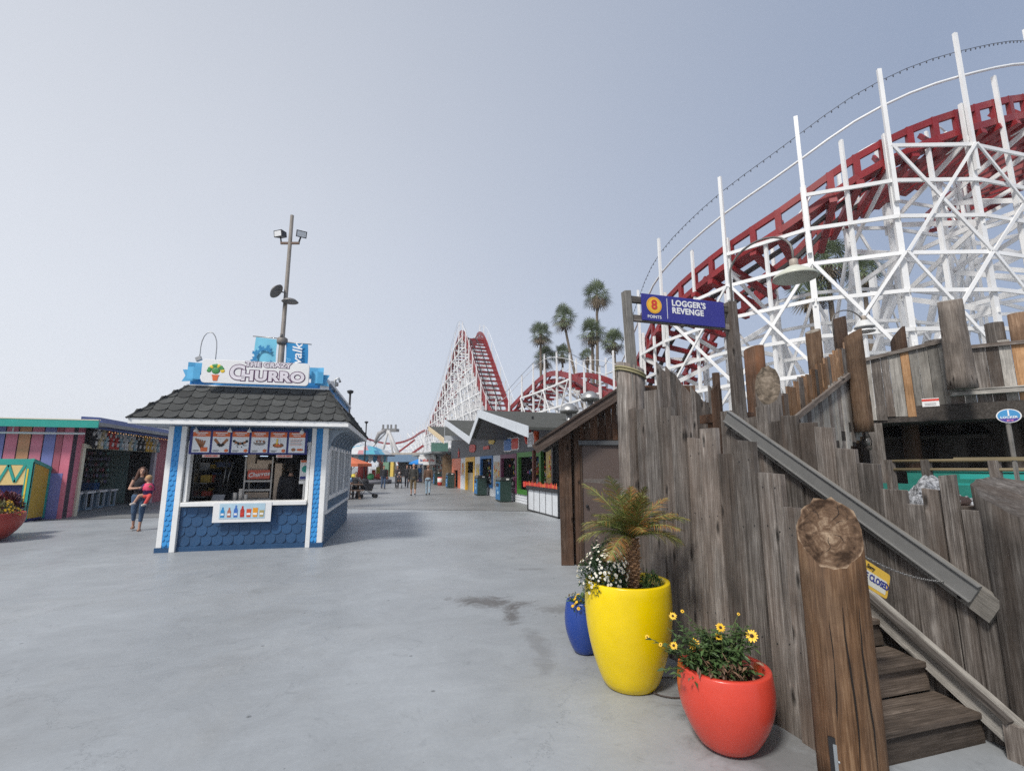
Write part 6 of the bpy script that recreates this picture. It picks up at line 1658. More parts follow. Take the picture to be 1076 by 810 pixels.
    for (y, z, w_, h, m, kind) in marks:
        b = MB()
        if kind == 'star': b.prism([(XW - .06, y + w_ / 2 * (1 if k % 2 == 0 else .45) * cos(k * pi / 5 + pi / 2), z + w_ / 2 * (1 if k % 2 == 0 else .45) * sin(k * pi / 5 + pi / 2)) for k in range(10)], (.04, 0, 0))
        elif kind == 'ticket':
            pts = []
            for k in range(28):
                a = 2 * pi * k / 28; q = 1 + .10 * (k % 2); cx_ = max(-1, min(1, 1.3 * cos(a))); cz_ = max(-1, min(1, 1.3 * sin(a))); pts.append((XW - .06, y + w_ / 2 * cx_ * q, z + h / 2 * cz_ * q))
            b.prism(pts, (.04, 0, 0))
            k2 = MB(); k2.prism([(XW - .04, p[1] + (p[1] - y) * .16, p[2] + (p[2] - z) * .2) for p in pts], (.03, 0, 0)); k2.build('mark_outline', M_signw, T)
        elif kind == 'bar': b.box(XW - .06, XW - .02, y - w_ / 2, y + w_ / 2, z - h / 2, z + h / 2)
        elif kind == 'hook': b.tube([(XW - .15, y + .25, z + .3), (XW - .15, y + .25, z - .05), (XW - .15, y + .1, z - .3), (XW - .15, y - .15, z - .3), (XW - .15, y - .3, z - .05), (XW - .15, y - .3, z + .3)], .09, 8)
        else: b.prism([(XW - .06, y + w_ / 2 * cos(a * pi / 6) * (1 + .2 * (a % 2)), z + h / 2 * sin(a * pi / 6) * (1 + .15 * (a % 3))) for a in range(12)], (.04, 0, 0))
        b.build('wall_mark', m, T)
    for y in (20.0, 27.5, 35): b = MB(); b.ball((XW - .9, y, 3.1 if y < 22 else 3.6), .12, 0, 10, 6); b.build('canopy_lamp', M_dark, T)
    return T
game_row()
def flame_counter():
    T = thing('flame_counter', (6.5, 16.6, 0), 'counter with painted flames and pale panels projecting toward the plaza', 'counter')
    X = 6.1; a, c = 15.05, 18.25
    b = MB(); b.box(X + .02, XW - .02, a + .05, c - .05, 0.02, .80); b.build('panel', M_wallw, T)
    b = MB()
    for y in (a, c - .06): b.box(X - .01, X + .07, y, y + .08, 0, .80)
    for q in range(1, 5): b.box(X + .008, X + .02, a + q * .62, a + q * .62 + .02, .05, .8)
    b.box(X - .01, X + .07, a, c, 0, .05)
    b.build('frame', M_black, T)
    b = MB(); b.box(X - .04, XW, a - .02, c + .05, .80, 1.0); b.build('counter_band', M_black, T)
    b = MB(); rr = random.Random(2); y = a
    while y < c:
        h = rr.uniform(.05, .15); w_ = .11
        b.prism([(X - .056, y, .94), (X - .056, y + w_, .94), (X - .056, y + w_ * .9, .99 + h * .4), (X - .056, y + w_ * .45, .98 + h)], (.01, 0, 0), rr.randrange(2)); y += w_ * .8
    b.build('painted_flames', [M_orange, M_redp], T)
    b = MB(); b.box(X - .08, X + .02, c + .06, c + .3, .88, 1.08); b.build('red_ledge', M_redp, T)
    for y, z1, m in ((15.5, 2.75, M_black), (16.3, 2.75, M_black), (18.4, 2.3, mat('post_rust', (.17, .05, .03), .6))):
        b = MB(); b.box(X + .3, X + .42, y, y + .14, 1.0, z1); b.build('post', m, T)
    b = MB(); b.box(X + .5, X + .52, 16.6, 17.5, 1.05, 2.35); p = b.build('chili_poster', mat('poster_sand', (.55, .40, .16), .6), T)
    b = MB(); rr = random.Random(9)
    for k in range(14): b.ball((X + .49, rr.uniform(16.75, 17.35), rr.uniform(1.25, 2.2)), (.01, rr.uniform(.04, .14), rr.uniform(.04, .12)), k % 2, 7, 4)
    b.build('poster_print', [M_redp, M_yel], p)
    b = MB(); b.box(XW - .1, XW, 14.95, 18.2, 1.0, 2.9); b.box(X + .3, XW, 14.95, 18.3, 2.42, 2.5); b.build('back_panel', M_dark, T)
    return T
flame_counter()
T = thing('pepper_sign', (6.0, 17.9, 2.4), 'white sign with a red chili pepper shape above the flame counter', 'sign')
b = MB(); b.box(6.18, 6.24, 17.55, 18.45, 2.42, 2.98); b.build('panel', M_signw, T)
b = MB()
for k in range(5): b.box(6.165, 6.178, 17.65 + k * .16, 17.68 + k * .16, 2.5, 2.9)
b.build('print_lines', mat('grey_print', (.3, .3, .36), .5), T)
b = MB(); b.tube([(6.16, 17.2, 3.1), (6.12, 17.25, 2.9), (6.12, 17.2, 2.7), (6.12, 17.1, 2.5), (6.12, 17.2, 2.3)], [.06, .12, .10, .07, .02], 10); b.tube([(6.12, 17.2, 2.7), (6.12, 17.4, 2.5), (6.12, 17.5, 2.35)], [.07, .05, .03], 8); b.build('pepper_body', mat('pepper_red', (.70, .10, .02), .35), T)
b = MB()
for a in (-.5, 0, .5): leaf(b, (6.14, 17.2, 3.08), (0, a, .6), .28, .12, 0, .2)
b.build('pepper_leaf', mat('pepper_green', (.10, .35, .05), .5), T)
b = MB(); b.box(6.2, 6.26, 17.9, 18.0, 2.98, 3.6); b.build('hanger', M_dark, T)

# metal domes on the roof
for (px, py, lab) in ((620, 417, 'round silver roof vent nearer the palm trees'), (598, 430, 'round silver roof vent lower and left of its neighbour')):
    c = at(px, py, 19.5)
    T = thing('roof_vent', (c.x, c.y, c.z - .5), lab, 'vent', 'silver vents on the games roof')
    b = MB(); b.lathe([(.02, .24), (.12, .22), (.30, .10), (.38, -.04), (.38, -.10), (.30, -.16)], c, 20); b.build('dome', M_steel, T)
    b = MB(); b.lathe([(.12, -1.2), (.12, -.1)], c, 12); b.build('stack', M_steel, T)

# trash bins
def bin_(x, y, label):
    t = thing('trash_bin', (x, y, 0), label, 'trash bin', 'green trash bins along the games row')
    w_, d_ = .30, .95
    b = MB(); b.box(x - .28, x + .28, y - .42, y + .42, .03, 1.0); b.build('body', mat('bin_green', (.022, .05, .042), .5, bump=.1), t, bevel=.015)
    b = MB(); b.hexa([(x - .31, y - .45, 1.0), (x + .31, y - .45, 1.0), (x + .31, y + .45, 1.0), (x - .31, y + .45, 1.0), (x - .24, y - .40, 1.14), (x + .24, y - .40, 1.14), (x + .24, y + .40, 1.14), (x - .24, y + .40, 1.14)]); b.build('lid', mat('bin_lid', (.03, .035, .035), .4), t, bevel=.01)
    b = MB(); b.box(x - .30, x - .281, y - .38, y + .38, .10, .92); p = b.build('blue_panel', mat('bin_blue', (.02, .16, .38), .4), t)
    b = MB(); b.ball((x - .302, y - .05, .42), (.004, .12, .09), 0, 8, 5); b.ball((x - .302, y + .1, .62), (.004, .08, .07), 0, 8, 5); b.build('panel_print', mat('print_pale_blue', (.3, .5, .65), .5), p)
    b = MB(); b.box(x + .0, x + .14, y - .456, y - .45, 1.02, 1.09); b.build('lid_notice', M_signw, t)
    b = MB(); b.box(x - .32, x - .285, y - .2, y + .2, .72, .86); b.build('slot', M_dark, t)
bin_(6.45, 22.9, 'green trash bin with blue front nearest the plum window frame')
bin_(6.50, 28.0, 'green trash bin with blue front between the cobalt and yellow frames')
bin_(6.40, 37.9, 'green trash bin with blue front beside the salmon door frame')
bin_(6.30, 44.5, 'dark trash bin farthest along the row of games')
T = thing('red_drum', (6.3, 42.4, 0), 'small red and white striped drum between two dark bins', 'bin')
b = MB(); b.lathe([(.22, 0), (.24, .3), (.24, .7)], (6.3, 42.4, 0), 16); b.build('body', M_redp, T)
b = MB(); b.lathe([(.245, .3), (.25, .31), (.25, .62), (.245, .63)], (6.3, 42.4, 0), 16); b.build('white_band', M_signw, T)

# farther buildings on the right
def shopfront():
    T = thing('shop_building', (7.6, 49, 0), 'farther dark shopfront with hanging goods and signs beyond the games', 'building')
    b = MB(); b.box(7.2, 13, 41.6, 60, 0, 3.2); b.build('wall', mat('shop_grey', (.10, .10, .11), .6), T)
    b = MB(); b.box(5.4, 7.2, 41.8, 60, 2.75, 2.9); b.build('canopy', mat('canopy_grey', (.22, .25, .26), .6), T)
    rr = random.Random(10)
    cols = [mat('goods_%d' % i, c, .7) for i, c in enumerate([(.35, .24, .13), (.5, .42, .3), (.1, .3, .28), (.4, .08, .05), (.6, .6, .58)])]
    b = MB()
    for i in range(120): y = rr.uniform(42, 59); z = rr.uniform(.8, 2.5); b.box(7.06, 7.19, y, y + rr.uniform(.1, .4), z, z + rr.uniform(.1, .4), rr.randrange(5))
    tag(b.build('hanging_goods', cols, T), kind='stuff')
    for y in (44, 49, 54):
        b = MB(); b.box(5.5, 5.62, y, y + .12, 0, 2.75); b.build('post', mat('post_grey', (.2, .2, .2), .6), T)
    b = MB(); b.box(6.4, 7.2, 42.0, 42.1, .0, 2.6); b.build('side_screen', mat('brown_screen', (.20, .13, .07), .7, var=.4, ns=4), T)
    b = MB(); b.box(5.6, 7.1, 43.6, 43.7, 2.95, 3.7); b.build('roof_board', mat('board_green', (.10, .22, .18), .6), T)
shopfront()
c = at(449, 483, 47)
T = thing('menu_sign', (c.x, c.y, 1.9), 'small white hanging sign with red and dark print over the boardwalk', 'sign')
b = MB(); b.obox(c - E1 * .85 + Vector((0, 0, -.38)), E1 * 1.75, E2 * .1, (0, 0, .72)); S = b.build('panel', M_signw, T)
b = MB(); rr = random.Random(1); u = -.7
while u < .7: w_ = rr.uniform(.05, .13); b.obox(c + E1 * u - E2 * .02 + Vector((0, 0, -.16)), E1 * w_, E2 * .01, (0, 0, rr.uniform(.14, .26)), 0 if u > -.5 else 1); u += w_ + .05
b.build('red_print', [M_redp, M_navy], S)
b = MB(); b.obox(c - E1 * .4 + Vector((0, 0, -.48)), E1 * 1.3, E2 * .1, (0, 0, .09)); b.obox(c - E1 * .75 + Vector((0, 0, .36)), E1 * 1.4, E2 * .1, (0, 0, .12)); b.build('light_box', M_white, T)
b = MB(); b.obox(c + E1 * .8 + Vector((0, 0, -2.0)), E1 * .1, E2 * .1, (0, 0, 2.9)); b.build('post', M_dark, T)

# blue umbrella
def umbrella(x, y, z, r, m, label, pole_m, h=.45, n=8, name='umbrella', group=None, tilt=0):
    t = thing(name, (x, y, 0), label, 'umbrella', group)
    b = MB(); vs = [(x, y, z + h)]
    for k in range(n): a = 2 * pi * (k + .5) / n; vs.append((x + r * cos(a), y + r * sin(a), z))
    for k in range(n): a = 2 * pi * (k + .5) / n; vs.append((x + r * 1.01 * cos(a), y + r * 1.01 * sin(a), z - .16))
    b.add(vs, [(0, 1 + k, 1 + (k + 1) % n) for k in range(n)] + [(1 + k, 1 + n + k, 1 + n + (k + 1) % n, 1 + (k + 1) % n) for k in range(n)], 0)
    b.build('canopy', m, t, fix=False)
    b = MB(); b.tube([(x, y, 0), (x, y, z + h + .08)], .03, 8); b.build('pole', pole_m, t)
    b = MB(); b.lathe([(.28, 0), (.28, .08), (.05, .12)], (x, y, 0), 16); b.build('base', M_dark, t)
    return t
c = at(443, 487, 49)
umbrella(c.x, c.y, 1.98, 1.3, mat('umbrella_blue', (.01, .22, .62), .7), 'bright blue umbrella over a stall near the white hanging sign', M_steel, h=.5)
T = thing('drinks_cart', (c.x + .3, c.y, 0), 'dark blue drinks cart under the bright blue umbrella', 'cart')
b = MB(); b.box(c.x - .5, c.x + .8, c.y + .4, c.y + 1.2, .1, 1.0); b.build('body', mat('cart_navy', (.02, .03, .12), .5), T)
b = MB(); b.box(c.x - .6, c.x + .9, c.y + .3, c.y + 1.3, 1.0, 1.06); b.build('top', M_steel, T)
b = MB(); b.lathe([(.16, 0), (.16, .3), (.1, .4)], (c.x + .15, c.y + .6, 1.06), 12); b.build('yellow_jar', M_yel, T)
b = MB()
for q in (-.3, .6): b.lathe([(.1, -.03), (.1, .03)], (c.x + q, c.y + .38, .1), 12, axis=(0, 1, 0))
b.build('wheel', M_dark, T)

# ------------------------------------------------------------------ left of the boardwalk: umbrellas, tables, tent ride
c = at(366, 487, 29)
umbrella(c.x, c.y, 1.80, 1.45, mat('umbrella_orange', (.62, .16, .07), .75, var=.08), 'faded orange umbrella over the picnic tables beyond the kiosk', M_white, h=.45)
c2 = at(352, 486, 34)
umbrella(c2.x, c2.y, 1.85, 1.3, mat('umbrella_orange', (.62, .16, .07), .75), 'second faded orange umbrella half hidden by the kiosk side windows', M_white, h=.45)
def picnic(x, y, rz, label):
    t = thing('picnic_table', (x, y, 0), label, 'picnic table', 'picnic tables beyond the kiosk', rz=rz)
    m = mat('table_brown', (.16, .10, .07), .7, var=.2, island=.2); P = Vector((x, y, 0))
    b = MB()
    for k in range(5): b.box(x - .9, x + .9, y - .38 + k * .155, y - .38 + k * .155 + .14, .70, .74)
    b.build('table_top', m, t)
    for s in (-1, 1):
        b = MB(); b.box(x - .9, x + .9, y + s * .72 - .13, y + s * .72 + .13, .42, .46); b.build('bench', m, t)
    for s in (-1, 1):
        b = MB(); b.bar((x + s * .7, y - .75, 0), (x + s * .7, y + .2, .70), .05, .1, up=(1, 0, 0)); b.bar((x + s * .7, y + .75, 0), (x + s * .7, y - .2, .70), .05, .1, up=(1, 0, 0)); b.box(x + s * .7 - .03, x + s * .7 + .03, y - .8, y + .8, .36, .42); b.build('leg', m, t)
pa = at(352, 526, 25.5); picnic(-.95, 27.2, radians(8), 'brown picnic table nearest the kiosk corner, beside the black stroller')
picnic(-1.5, 31.0, radians(5), 'brown picnic table farther back under the orange umbrellas')
def stroller(x, y, rz, label, dark=(.02, .02, .024)):
    t = thing('stroller', (x, y, 0), label, 'stroller', None, rz=rz)
    m = mat('stroller_cloth', dark, .8)
    b = MB(); b.ball((x + .18, y, .82), (.26, .2, .2), 0, 12, 8); b.hexa([(x - .2, y - .2, .35), (x + .3, y - .2, .45), (x + .3, y + .2, .45), (x - .2, y + .2, .35), (x - .3, y - .2, .7), (x + .38, y - .2, .85), (x + .38, y + .2, .85), (x - .3, y + .2, .7)]); b.build('seat', m, t)
    b = MB()
    for s in (-.22, .22): b.tube([(x + .5, y + s, 1.05), (x + .1, y + s, .45), (x - .4, y + s * .8, .12)], .015, 6); b.tube([(x + .1, y + s, .5), (x + .35, y + s, .12)], .015, 6)
    b.tube([(x + .5, y - .22, 1.05), (x + .5, y + .22, 1.05)], .018, 6); b.build('frame', mat('stroller_frame', (.15, .15, .16), .4, .5), t)
    for (wx, wy) in ((-.42, -.18), (-.42, .18), (.36, -.24), (.36, .24)):
        b = MB(); b.lathe([(.05, -.02), (.11, -.02), (.11, .02), (.05, .02)], (x + wx, y + wy, .11), 16, axis=(0, 1, 0)); b.build('wheel', M_dark, t)
stroller(.20, 27.5, radians(-165), 'black stroller parked beside the picnic table by the kiosk')

def tent_ride():
    c = at(382, 478, 47); cx, cy = c.x, c.y
    T = thing('tent_ride', (cx, cy, 0), 'round tent ride with faded blue, white and pink canopy panels', 'ride')
    n = 32; R_ = 2.75; b = MB()
    ms = [mat('tent_blue', (.12, .36, .50), .7), mat('tent_white', (.55, .56, .56), .7), mat('tent_deep', (.06, .22, .38), .7), mat('tent_pink', (.50, .24, .25), .7), mat('tent_white', (.5, .5, .5), .6), mat('tent_cyan', (.10, .42, .52), .7), mat('tent_white', (.5, .5, .5), .6), mat('tent_blue', (.1, .3, .5), .6)]
    zz = 2.72
    rings = [(R_, zz), (R_ * .82, zz + .38), (R_ * .5, zz + .72), (.15, zz + .92)]
    for k in range(n):
        a0 = 2 * pi * k / n; a1 = 2 * pi * (k + 1) / n
        for i in range(3):
            (r0, z0), (r1, z1) = rings[i], rings[i + 1]
            b.add([(cx + r0 * cos(a0), cy + r0 * sin(a0), z0), (cx + r0 * cos(a1), cy + r0 * sin(a1), z0), (cx + r1 * cos(a1), cy + r1 * sin(a1), z1), (cx + r1 * cos(a0), cy + r1 * sin(a0), z1)], [(0, 1, 2, 3)], (k * 5 + i * 3) % 8)
    b.build('canopy', ms, T, fix=False)
    b = MB(); b.lathe([(R_ + .25, 0), (R_ + .25, .1), (R_ - .2, .12)], (cx, cy, zz - .12), 32); b.build('canopy_rim', mat('rim_slate', (.10, .12, .16), .5), T)
    b = MB()
    for k in range(n):
        a0 = 2 * pi * k / n; a1 = 2 * pi * (k + 1) / n; am = (a0 + a1) / 2; r = R_ * .82
        b.add([(cx + r * cos(a0), cy + r * sin(a0), zz - .12), (cx + r * cos(a1), cy + r * sin(a1), zz - .12), (cx + r * cos(a1), cy + r * sin(a1), zz - .5), (cx + r * cos(am), cy + r * sin(am), zz - .75), (cx + r * cos(a0), cy + r * sin(a0), zz - .5)], [(0, 1, 2, 3, 4)], k % 8)
    b.build('scalloped_valance', ms, T, fix=False)
    b = MB(); b.lathe([(.5, 0), (.45, 2.0), (.7, 2.6)], (cx, cy, 0), 16); b.build('centre_column', mat('column_red', (.45, .05, .04), .5), T)
    b = MB(); b.lathe([(R_, 0), (R_, .35), (.1, .36)], (cx, cy, 0), 32); b.build('platform', mat('platform_grey', (.2, .2, .22), .6), T)
    for k in range(6):
        a = 2 * pi * k / 6; b = MB(); b.ball((cx + 1.5 * cos(a), cy + 1.5 * sin(a), .65), (.34, .34, .3), 0, 10, 6); b.build('ride_car', [mat('car_%d' % (k % 3), [(.6, .06, .04), (.62, .5, .05), (.05, .35, .12)][k % 3], .4)], T)
tent_ride()
# colourful stall fronts behind the tables
T = thing('stall_front', (-2.2, 36, 0), 'row of green, blue and yellow stall panels behind the picnic tables', 'stall')
cl_ = [(.03, .30, .14), (.02, .22, .45), (.55, .40, .05), (.45, .06, .04), (.03, .12, .3), (.4, .35, .28)]
for k in range(9):
    b = MB(); b.box(-6.2 + k * .58, -5.66 + k * .58, 37.0, 37.1, .1, 2.3 - .1 * (k % 3)); b.build('panel', mat('stall_%d' % (k % 6), cl_[k % 6], .6), T)
b = MB(); b.box(-6.3, -.9, 37.1, 39, 0, 2.5); b.build('back', mat('stall_back', (.08, .07, .07), .7), T)
T = thing('red_ride_entrance', (2.0, 52, 0), 'small red and yellow ride entrance beside the tent ride', 'booth')
c = at(399, 499, 50)
for k, col in enumerate([(.5, .05, .03), (.55, .45, .05), (.2, .4, .08), (.5, .05, .03)]):
    b = MB(); b.box(c.x - .8 + k * .42, c.x - .42 + k * .42, c.y, c.y + .1, 0, 1.25 + .3 * (k == 1)); b.build('panel', mat('entr_%d' % k, col, .5), T)
b = MB(); b.box(c.x - .85, c.x + .9, c.y + .1, c.y + 1.5, 0, .5); b.box(c.x - .1, c.x + .3, c.y + .1, c.y + .3, .5, 2.5); b.build('pillar', mat('entr_pillar', (.35, .12, .1), .6), T)

# far blue fronted building closing the view
def far_hall():
    a = at(404, 497, 76); c = at(444, 497, 74); a.z = c.z = 0
    d = (c - a).normalized(); n = Vector((-d.y, d.x, 0)); n = n if n.dot(a) > 0 else -n; L = (c - a).length
    T = thing('far_hall', a, 'low far building with blue fascia and a wide dark entrance', 'building')
    b = MB(); b.obox(a + Vector((0, 0, 2.25)) - d * .5, d * (L + 1), n * 6, (0, 0, 1.1)); b.build('fascia', mat('fascia_steel_blue', (.12, .20, .30), .6), T)
    b = MB(); b.obox(a + Vector((0, 0, 3.35)) - d * 1, d * (L + 2), n * 6, (0, 0, .3)); b.build('roof', mat('roof_tan', (.34, .31, .27), .8, var=.3, ns=2), T)
    b = MB(); b.obox(a + n * 4, d * L, n * .2, (0, 0, 2.25)); b.build('dark_interior', M_dark, T)
    b = MB(); b.obox(a - d * .6, d * 1.3, n * .5, (0, 0, 2.25)); b.build('pillar', mat('pillar_green', (.13, .25, .16), .6), T)
    b = MB(); b.obox(a + d * 1.0, d * .55, n * .5, (0, 0, 2.25)); b.build('pillar', mat('pillar_yellow', (.6, .42, .08), .6), T)
    b = MB(); b.obox(a + d * (L - .8), d * .8, n * .5, (0, 0, 2.25)); b.build('pillar', mat('pillar_grey', (.15, .15, .16), .6), T)
    b = MB(); b.obox(a + d * 3.5 + n * 1.5, d * 4, n * .8, (0, 0, .9)); b.build('counter', mat('counter_grey', (.1, .1, .11), .6), T)
far_hall()
# tall ride with splayed legs
def swing():
    T = thing('tower_ride', at(410, 490, 85), 'grey ride head on splayed white legs above the far buildings', 'ride')
    h = at(408, 452, 85)
    m = mat('ride_leg', (.5, .5, .5), .5); b = MB()
    for (px, py, r) in ((420, 481, .35), (401, 478, .25), (391, 470, .18), (414, 482, .18)):
        f = at(px, py, 85); e = h + (f - h) * 1.0
        k = MB(); g_ = h + (f - h) * (h.z / max(.5, (h.z - f.z))); k.tube([h, g_], [r * .8, r], 8); k.build('leg', m, T)
    b = MB(); b.obox(h - E1 * 1.2 + Vector((0, 0, -.2)), E1 * 2.6, E2 * 1.5, (0, 0, .5))
    for q in (-1.1, -.3, .3, 1.1): b.obox(h + E1 * q + Vector((0, 0, .3)), E1 * .25, E2 * .3, (0, 0, .7))
    b.build('ride_head', mat('ride_head_grey', (.2, .2, .2), .5), T)
    b = MB(); b.tube([h - E1 * .5, h - E1 * 1.6 + Vector((0, 0, -.6)), h - E1 * 2.3 + Vector((0, 0, -2.2))], [.3, .4, .2], 8); b.build('ride_arm', mat('arm_grey', (.28, .27, .27), .5), T)
swing()
for (px, py, t_, lab) in ((385, 445, 40, 'thin dark lamp post with small round head right of the kiosk roof'), (368, 414, 24, 'slim lamp post rising just behind the kiosk roof edge')):
    c = at(px, py, t_)
    T = thing('lamp_post', (c.x, c.y, 0), lab, 'lamp post')
    b = MB(); b.tube([(c.x, c.y, 0), (c.x, c.y, c.z)], .05, 8); b.build('pole', M_dark, T)
    b = MB(); b.lathe([(.05, 0), (.14, .06), (.16, .16), (.05, .2)], c, 12); b.build('lamp_head', M_dark, T)

# ------------------------------------------------------------------ roller coaster
def catmull(P, n=12):
    out = []
    for i in range(len(P) - 1):
        p0 = P[max(0, i - 1)]; p1 = P[i]; p2 = P[i + 1]; p3 = P[min(len(P) - 1, i + 2)]
        for k in range(n):
            t = k / n
            out.append(.5 * ((2 * p1) + (-p0 + p2) * t + (2 * p0 - 5 * p1 + 4 * p2 - p3) * t * t + (-p0 + 3 * p1 - 3 * p2 + p3) * t ** 3))
    out.append(P[-1]); return out
def resample(pts, step):
    out = [pts[0]]; acc = 0
    for a, b in zip(pts, pts[1:]):
        L = (b - a).length; s = 0
        while acc + (L - s) >= step:
            s += step - acc; out.append(a.lerp(b, s / L)); acc = 0
        acc += L - s
    return out
CP = [(30.5, 15.5, 15.6), (27.5, 11.6, 15.4), (22.78, 9.5, 14.75), (18.07, 9.45, 13.1), (15.27, 10.43, 11.85), (13.44, 12.06, 10.45), (12.46, 14.62, 9.6), (12.35, 17.85, 8.75), (13.0, 21.0, 7.2), (13.9, 24.6, 6.0), (14.27, 28.4, 6.8), (14.36, 32.63, 8.5), (14.35, 37.5, 9.5), (14.1, 42.5, 8.7), (13.2, 46.5, 7.2), (12.5, 49.5, 7.4), (12.2, 52.61, 10.4), (12.0, 57.0, 14.9), (11.9, 61.0, 18.6), (11.9, 64.5, 19.9), (12.0, 68.5, 19.2), (12.2, 76, 17.0), (12.5, 86, 14.2), (12.5, 97, 11.2), (12.5, 108, 8.7)]
CP = [Vector(p) for p in CP]
RAIL = catmull(CP, 14)
T = thing('roller_coaster', (13, 20, 0), 'white timber roller coaster with red track curving over the fence and climbing a far hill', 'roller coaster')
fine = resample(RAIL, .9)
def frames_of(pts):
    fr = []
    for i, p in enumerate(pts):
        t = (pts[min(i + 1, len(pts) - 1)] - pts[max(i - 1, 0)]); th = Vector((t.x, t.y, 0)).normalized(); side = Vector((-th.y, th.x, 0))   # side points left of travel
        fr.append((p, t.normalized(), side))
    return fr
FR = frames_of(fine)
# travel goes from right edge round the curve then away (+Y): outside / camera side is on the left of travel
WID = 2.5
def sec(p, side, lat, dz, bank): return p - side * lat + Vector((0, 0, dz - bank * lat))
b_out = MB(); b_in = MB(); ties = MB(); steel = MB()
for i in range(len(FR) - 1):
    (p, t, s), (q, t2, s2) = FR[i], FR[i + 1]
    bank = .22 if p.y < 24 else .0; bank2 = .22 if q.y < 24 else .0
    far = p.y > 48
    for lat, B in ((0, b_out), (WID, b_in)):
        if 26 < p.y < 47:
            B.bar(sec(p, s, lat, -.30, bank), sec(q, s2, lat, -.30, bank2), .12, .42); continue
        B.bar(sec(p, s, lat, -.02, bank), sec(q, s2, lat, -.02, bank2), .12, .22 if not far else (.42 if p.y < 65 else .2))
        B.bar(sec(p, s, lat, -.70, bank), sec(q, s2, lat, -.70, bank2), .14, .22 if not far else (.4 if p.y < 65 else .2))
        if not far or i % 2 == 0: B.bar(sec(p, s, lat, .08, bank), sec(p, s, lat, -.80, bank), .13, .20, up=t)
    if not far or i % 1 == 0:
        ties.bar(sec(p, s, -.15, -.98, bank), sec(p, s, WID + .15, -.98, bank), .22, .18)
        if not far and i % 2 == 0: ties.bar(sec(p, s, 0, -.95, bank), sec(p, s, .55, -.02, bank), .08, .14)
    for lat in (.78, 1.72): steel.bar(sec(p, s, lat, -.82, bank), sec(q, s2, lat, -.82, bank2), .18 if not far else .08, .12)
b_out.build('outer_guard', M_red, T); b_in.build('inner_guard', M_red, T); ties.build('cross_ties', M_red, T)
steel.build('running_rails', mat('running_rail', (.05, .045, .045), .4, .3), T)
# walkway boards
wk = MB()
for i in range(0, len(FR) - 1):
    (p, t, s), (q, t2, s2) = FR[i], FR[i + 1]; bank = .22 if p.y < 24 else 0
    a = sec(p, s, .08, -.76, bank); c = sec(p, s, .50, -.76, bank); d = sec(q, s2, .50, -.76, bank); e = sec(q, s2, .08, -.76, bank)
    up = Vector((0, 0, .05)); wk.hexa([a, c, d, e, a + up, c + up, d + up, e + up])
wk.build('walkway', M_red, T)

NEAR = [Vector(p) for p in ((29.3, 13.6, 0), (26.9, 11.2, 0), (24.0, 9.9, 0), (20.95, 9.3, 0), (17.96, 9.34, 0), (15.14, 10.09, 0), (13.29, 11.57, 0), (12.32, 14.15, 0), (12.22, 17.39, 0))]
def nearest(v):
    k = min(range(len(fine)), key=lambda i: (Vector((fine[i].x, fine[i].y, 0)) - Vector((v.x, v.y, 0))).length); return k
idx = [nearest(v) for v in NEAR]
k = idx[-1]; step = 3
while k + step < len(FR) - 1:
    k += step + (1 if fine[k].y > 64 else 0)
    if k >= len(FR): break
    idx.append(k)
BENTS = []
for k in idx:
    p, t, s = FR[k]; near = p.y < 26; bank = .22 if p.y < 24 else 0
    BENTS.append((p, s, bank, near))
LAT = (-.22, 2.72)
def post_xy(b_, lat): p, s, bank, near = b_; v = p - s * lat; return Vector((v.x, v.y, 0))
for j, bt in enumerate(BENTS):
    p, s, bank, near = bt
    w_, d_ = (.11, .17) if near else (.13, .15)
    ext = (2.3, 1.3) if near else (1.5, 1.3)
    for side_i, lat in enumerate(LAT):
        v = post_xy(bt, lat); zt = p.z - bank * max(lat, 0) + ext[side_i]
        if side_i == 0 and 3 <= j <= 8: zt = (16.7, 15.71, 14.43, 13.39, 12.39, 11.56)[j - 3]
        b = MB(); up = s
        zm = p.z - bank * max(lat, 0) + .15
        b.bar(v, v + Vector((0, 0, zm)), w_, d_, up=s.cross(Vector((0, 0, 1))))
        if near:
            vv = v + s * (.14 if side_i == 0 else -.14)
            b.bar(vv + Vector((0, 0, zm - 2.4)), vv + Vector((0, 0, zt)), w_ * .8, d_ * .7, up=s.cross(Vector((0, 0, 1))))
        else: b.bar(v + Vector((0, 0, zm)), v + Vector((0, 0, zt)), w_ * .75, d_ * .75, up=s.cross(Vector((0, 0, 1))))
        b.build('post', M_coast, T)
    # batter legs and cross members
    b = MB(); dz = 1.42 if near else 1.9; top = p.z - 1.1
    a0 = post_xy(bt, LAT[0]); a1 = post_xy(bt, LAT[1])
    z = top
    lv = 0
    while z > 1.0:
        if not near or lv % 2 == 0: b.bar(a0 + Vector((0, 0, z)) + s * .1, a1 + Vector((0, 0, z)) - s * .1, .06, .15)
        if z - dz > .8 and not (near and lv > 3):
            if lv % 2 == 0: b.bar(a0 + Vector((0, 0, z)), a1 + Vector((0, 0, z - dz)), .05, .17)
            else: b.bar(a1 + Vector((0, 0, z)), a0 + Vector((0, 0, z - dz)), .05, .17)
        z -= dz; lv += 1
    if p.z > 9:      # raking leg on the inner side
        L_ = post_xy(bt, LAT[1] + (3.2 if near else 2.0)); b.bar(L_, a1 + Vector((0, 0, p.z * .72)), .14, .2)
        for q in (.2, .45): b.bar(L_.lerp(a1 + Vector((0, 0, p.z * .72)), q), a1 + Vector((0, 0, p.z * .72 * q)), .05, .15)
    b.build('cross_frame', M_coast, T)
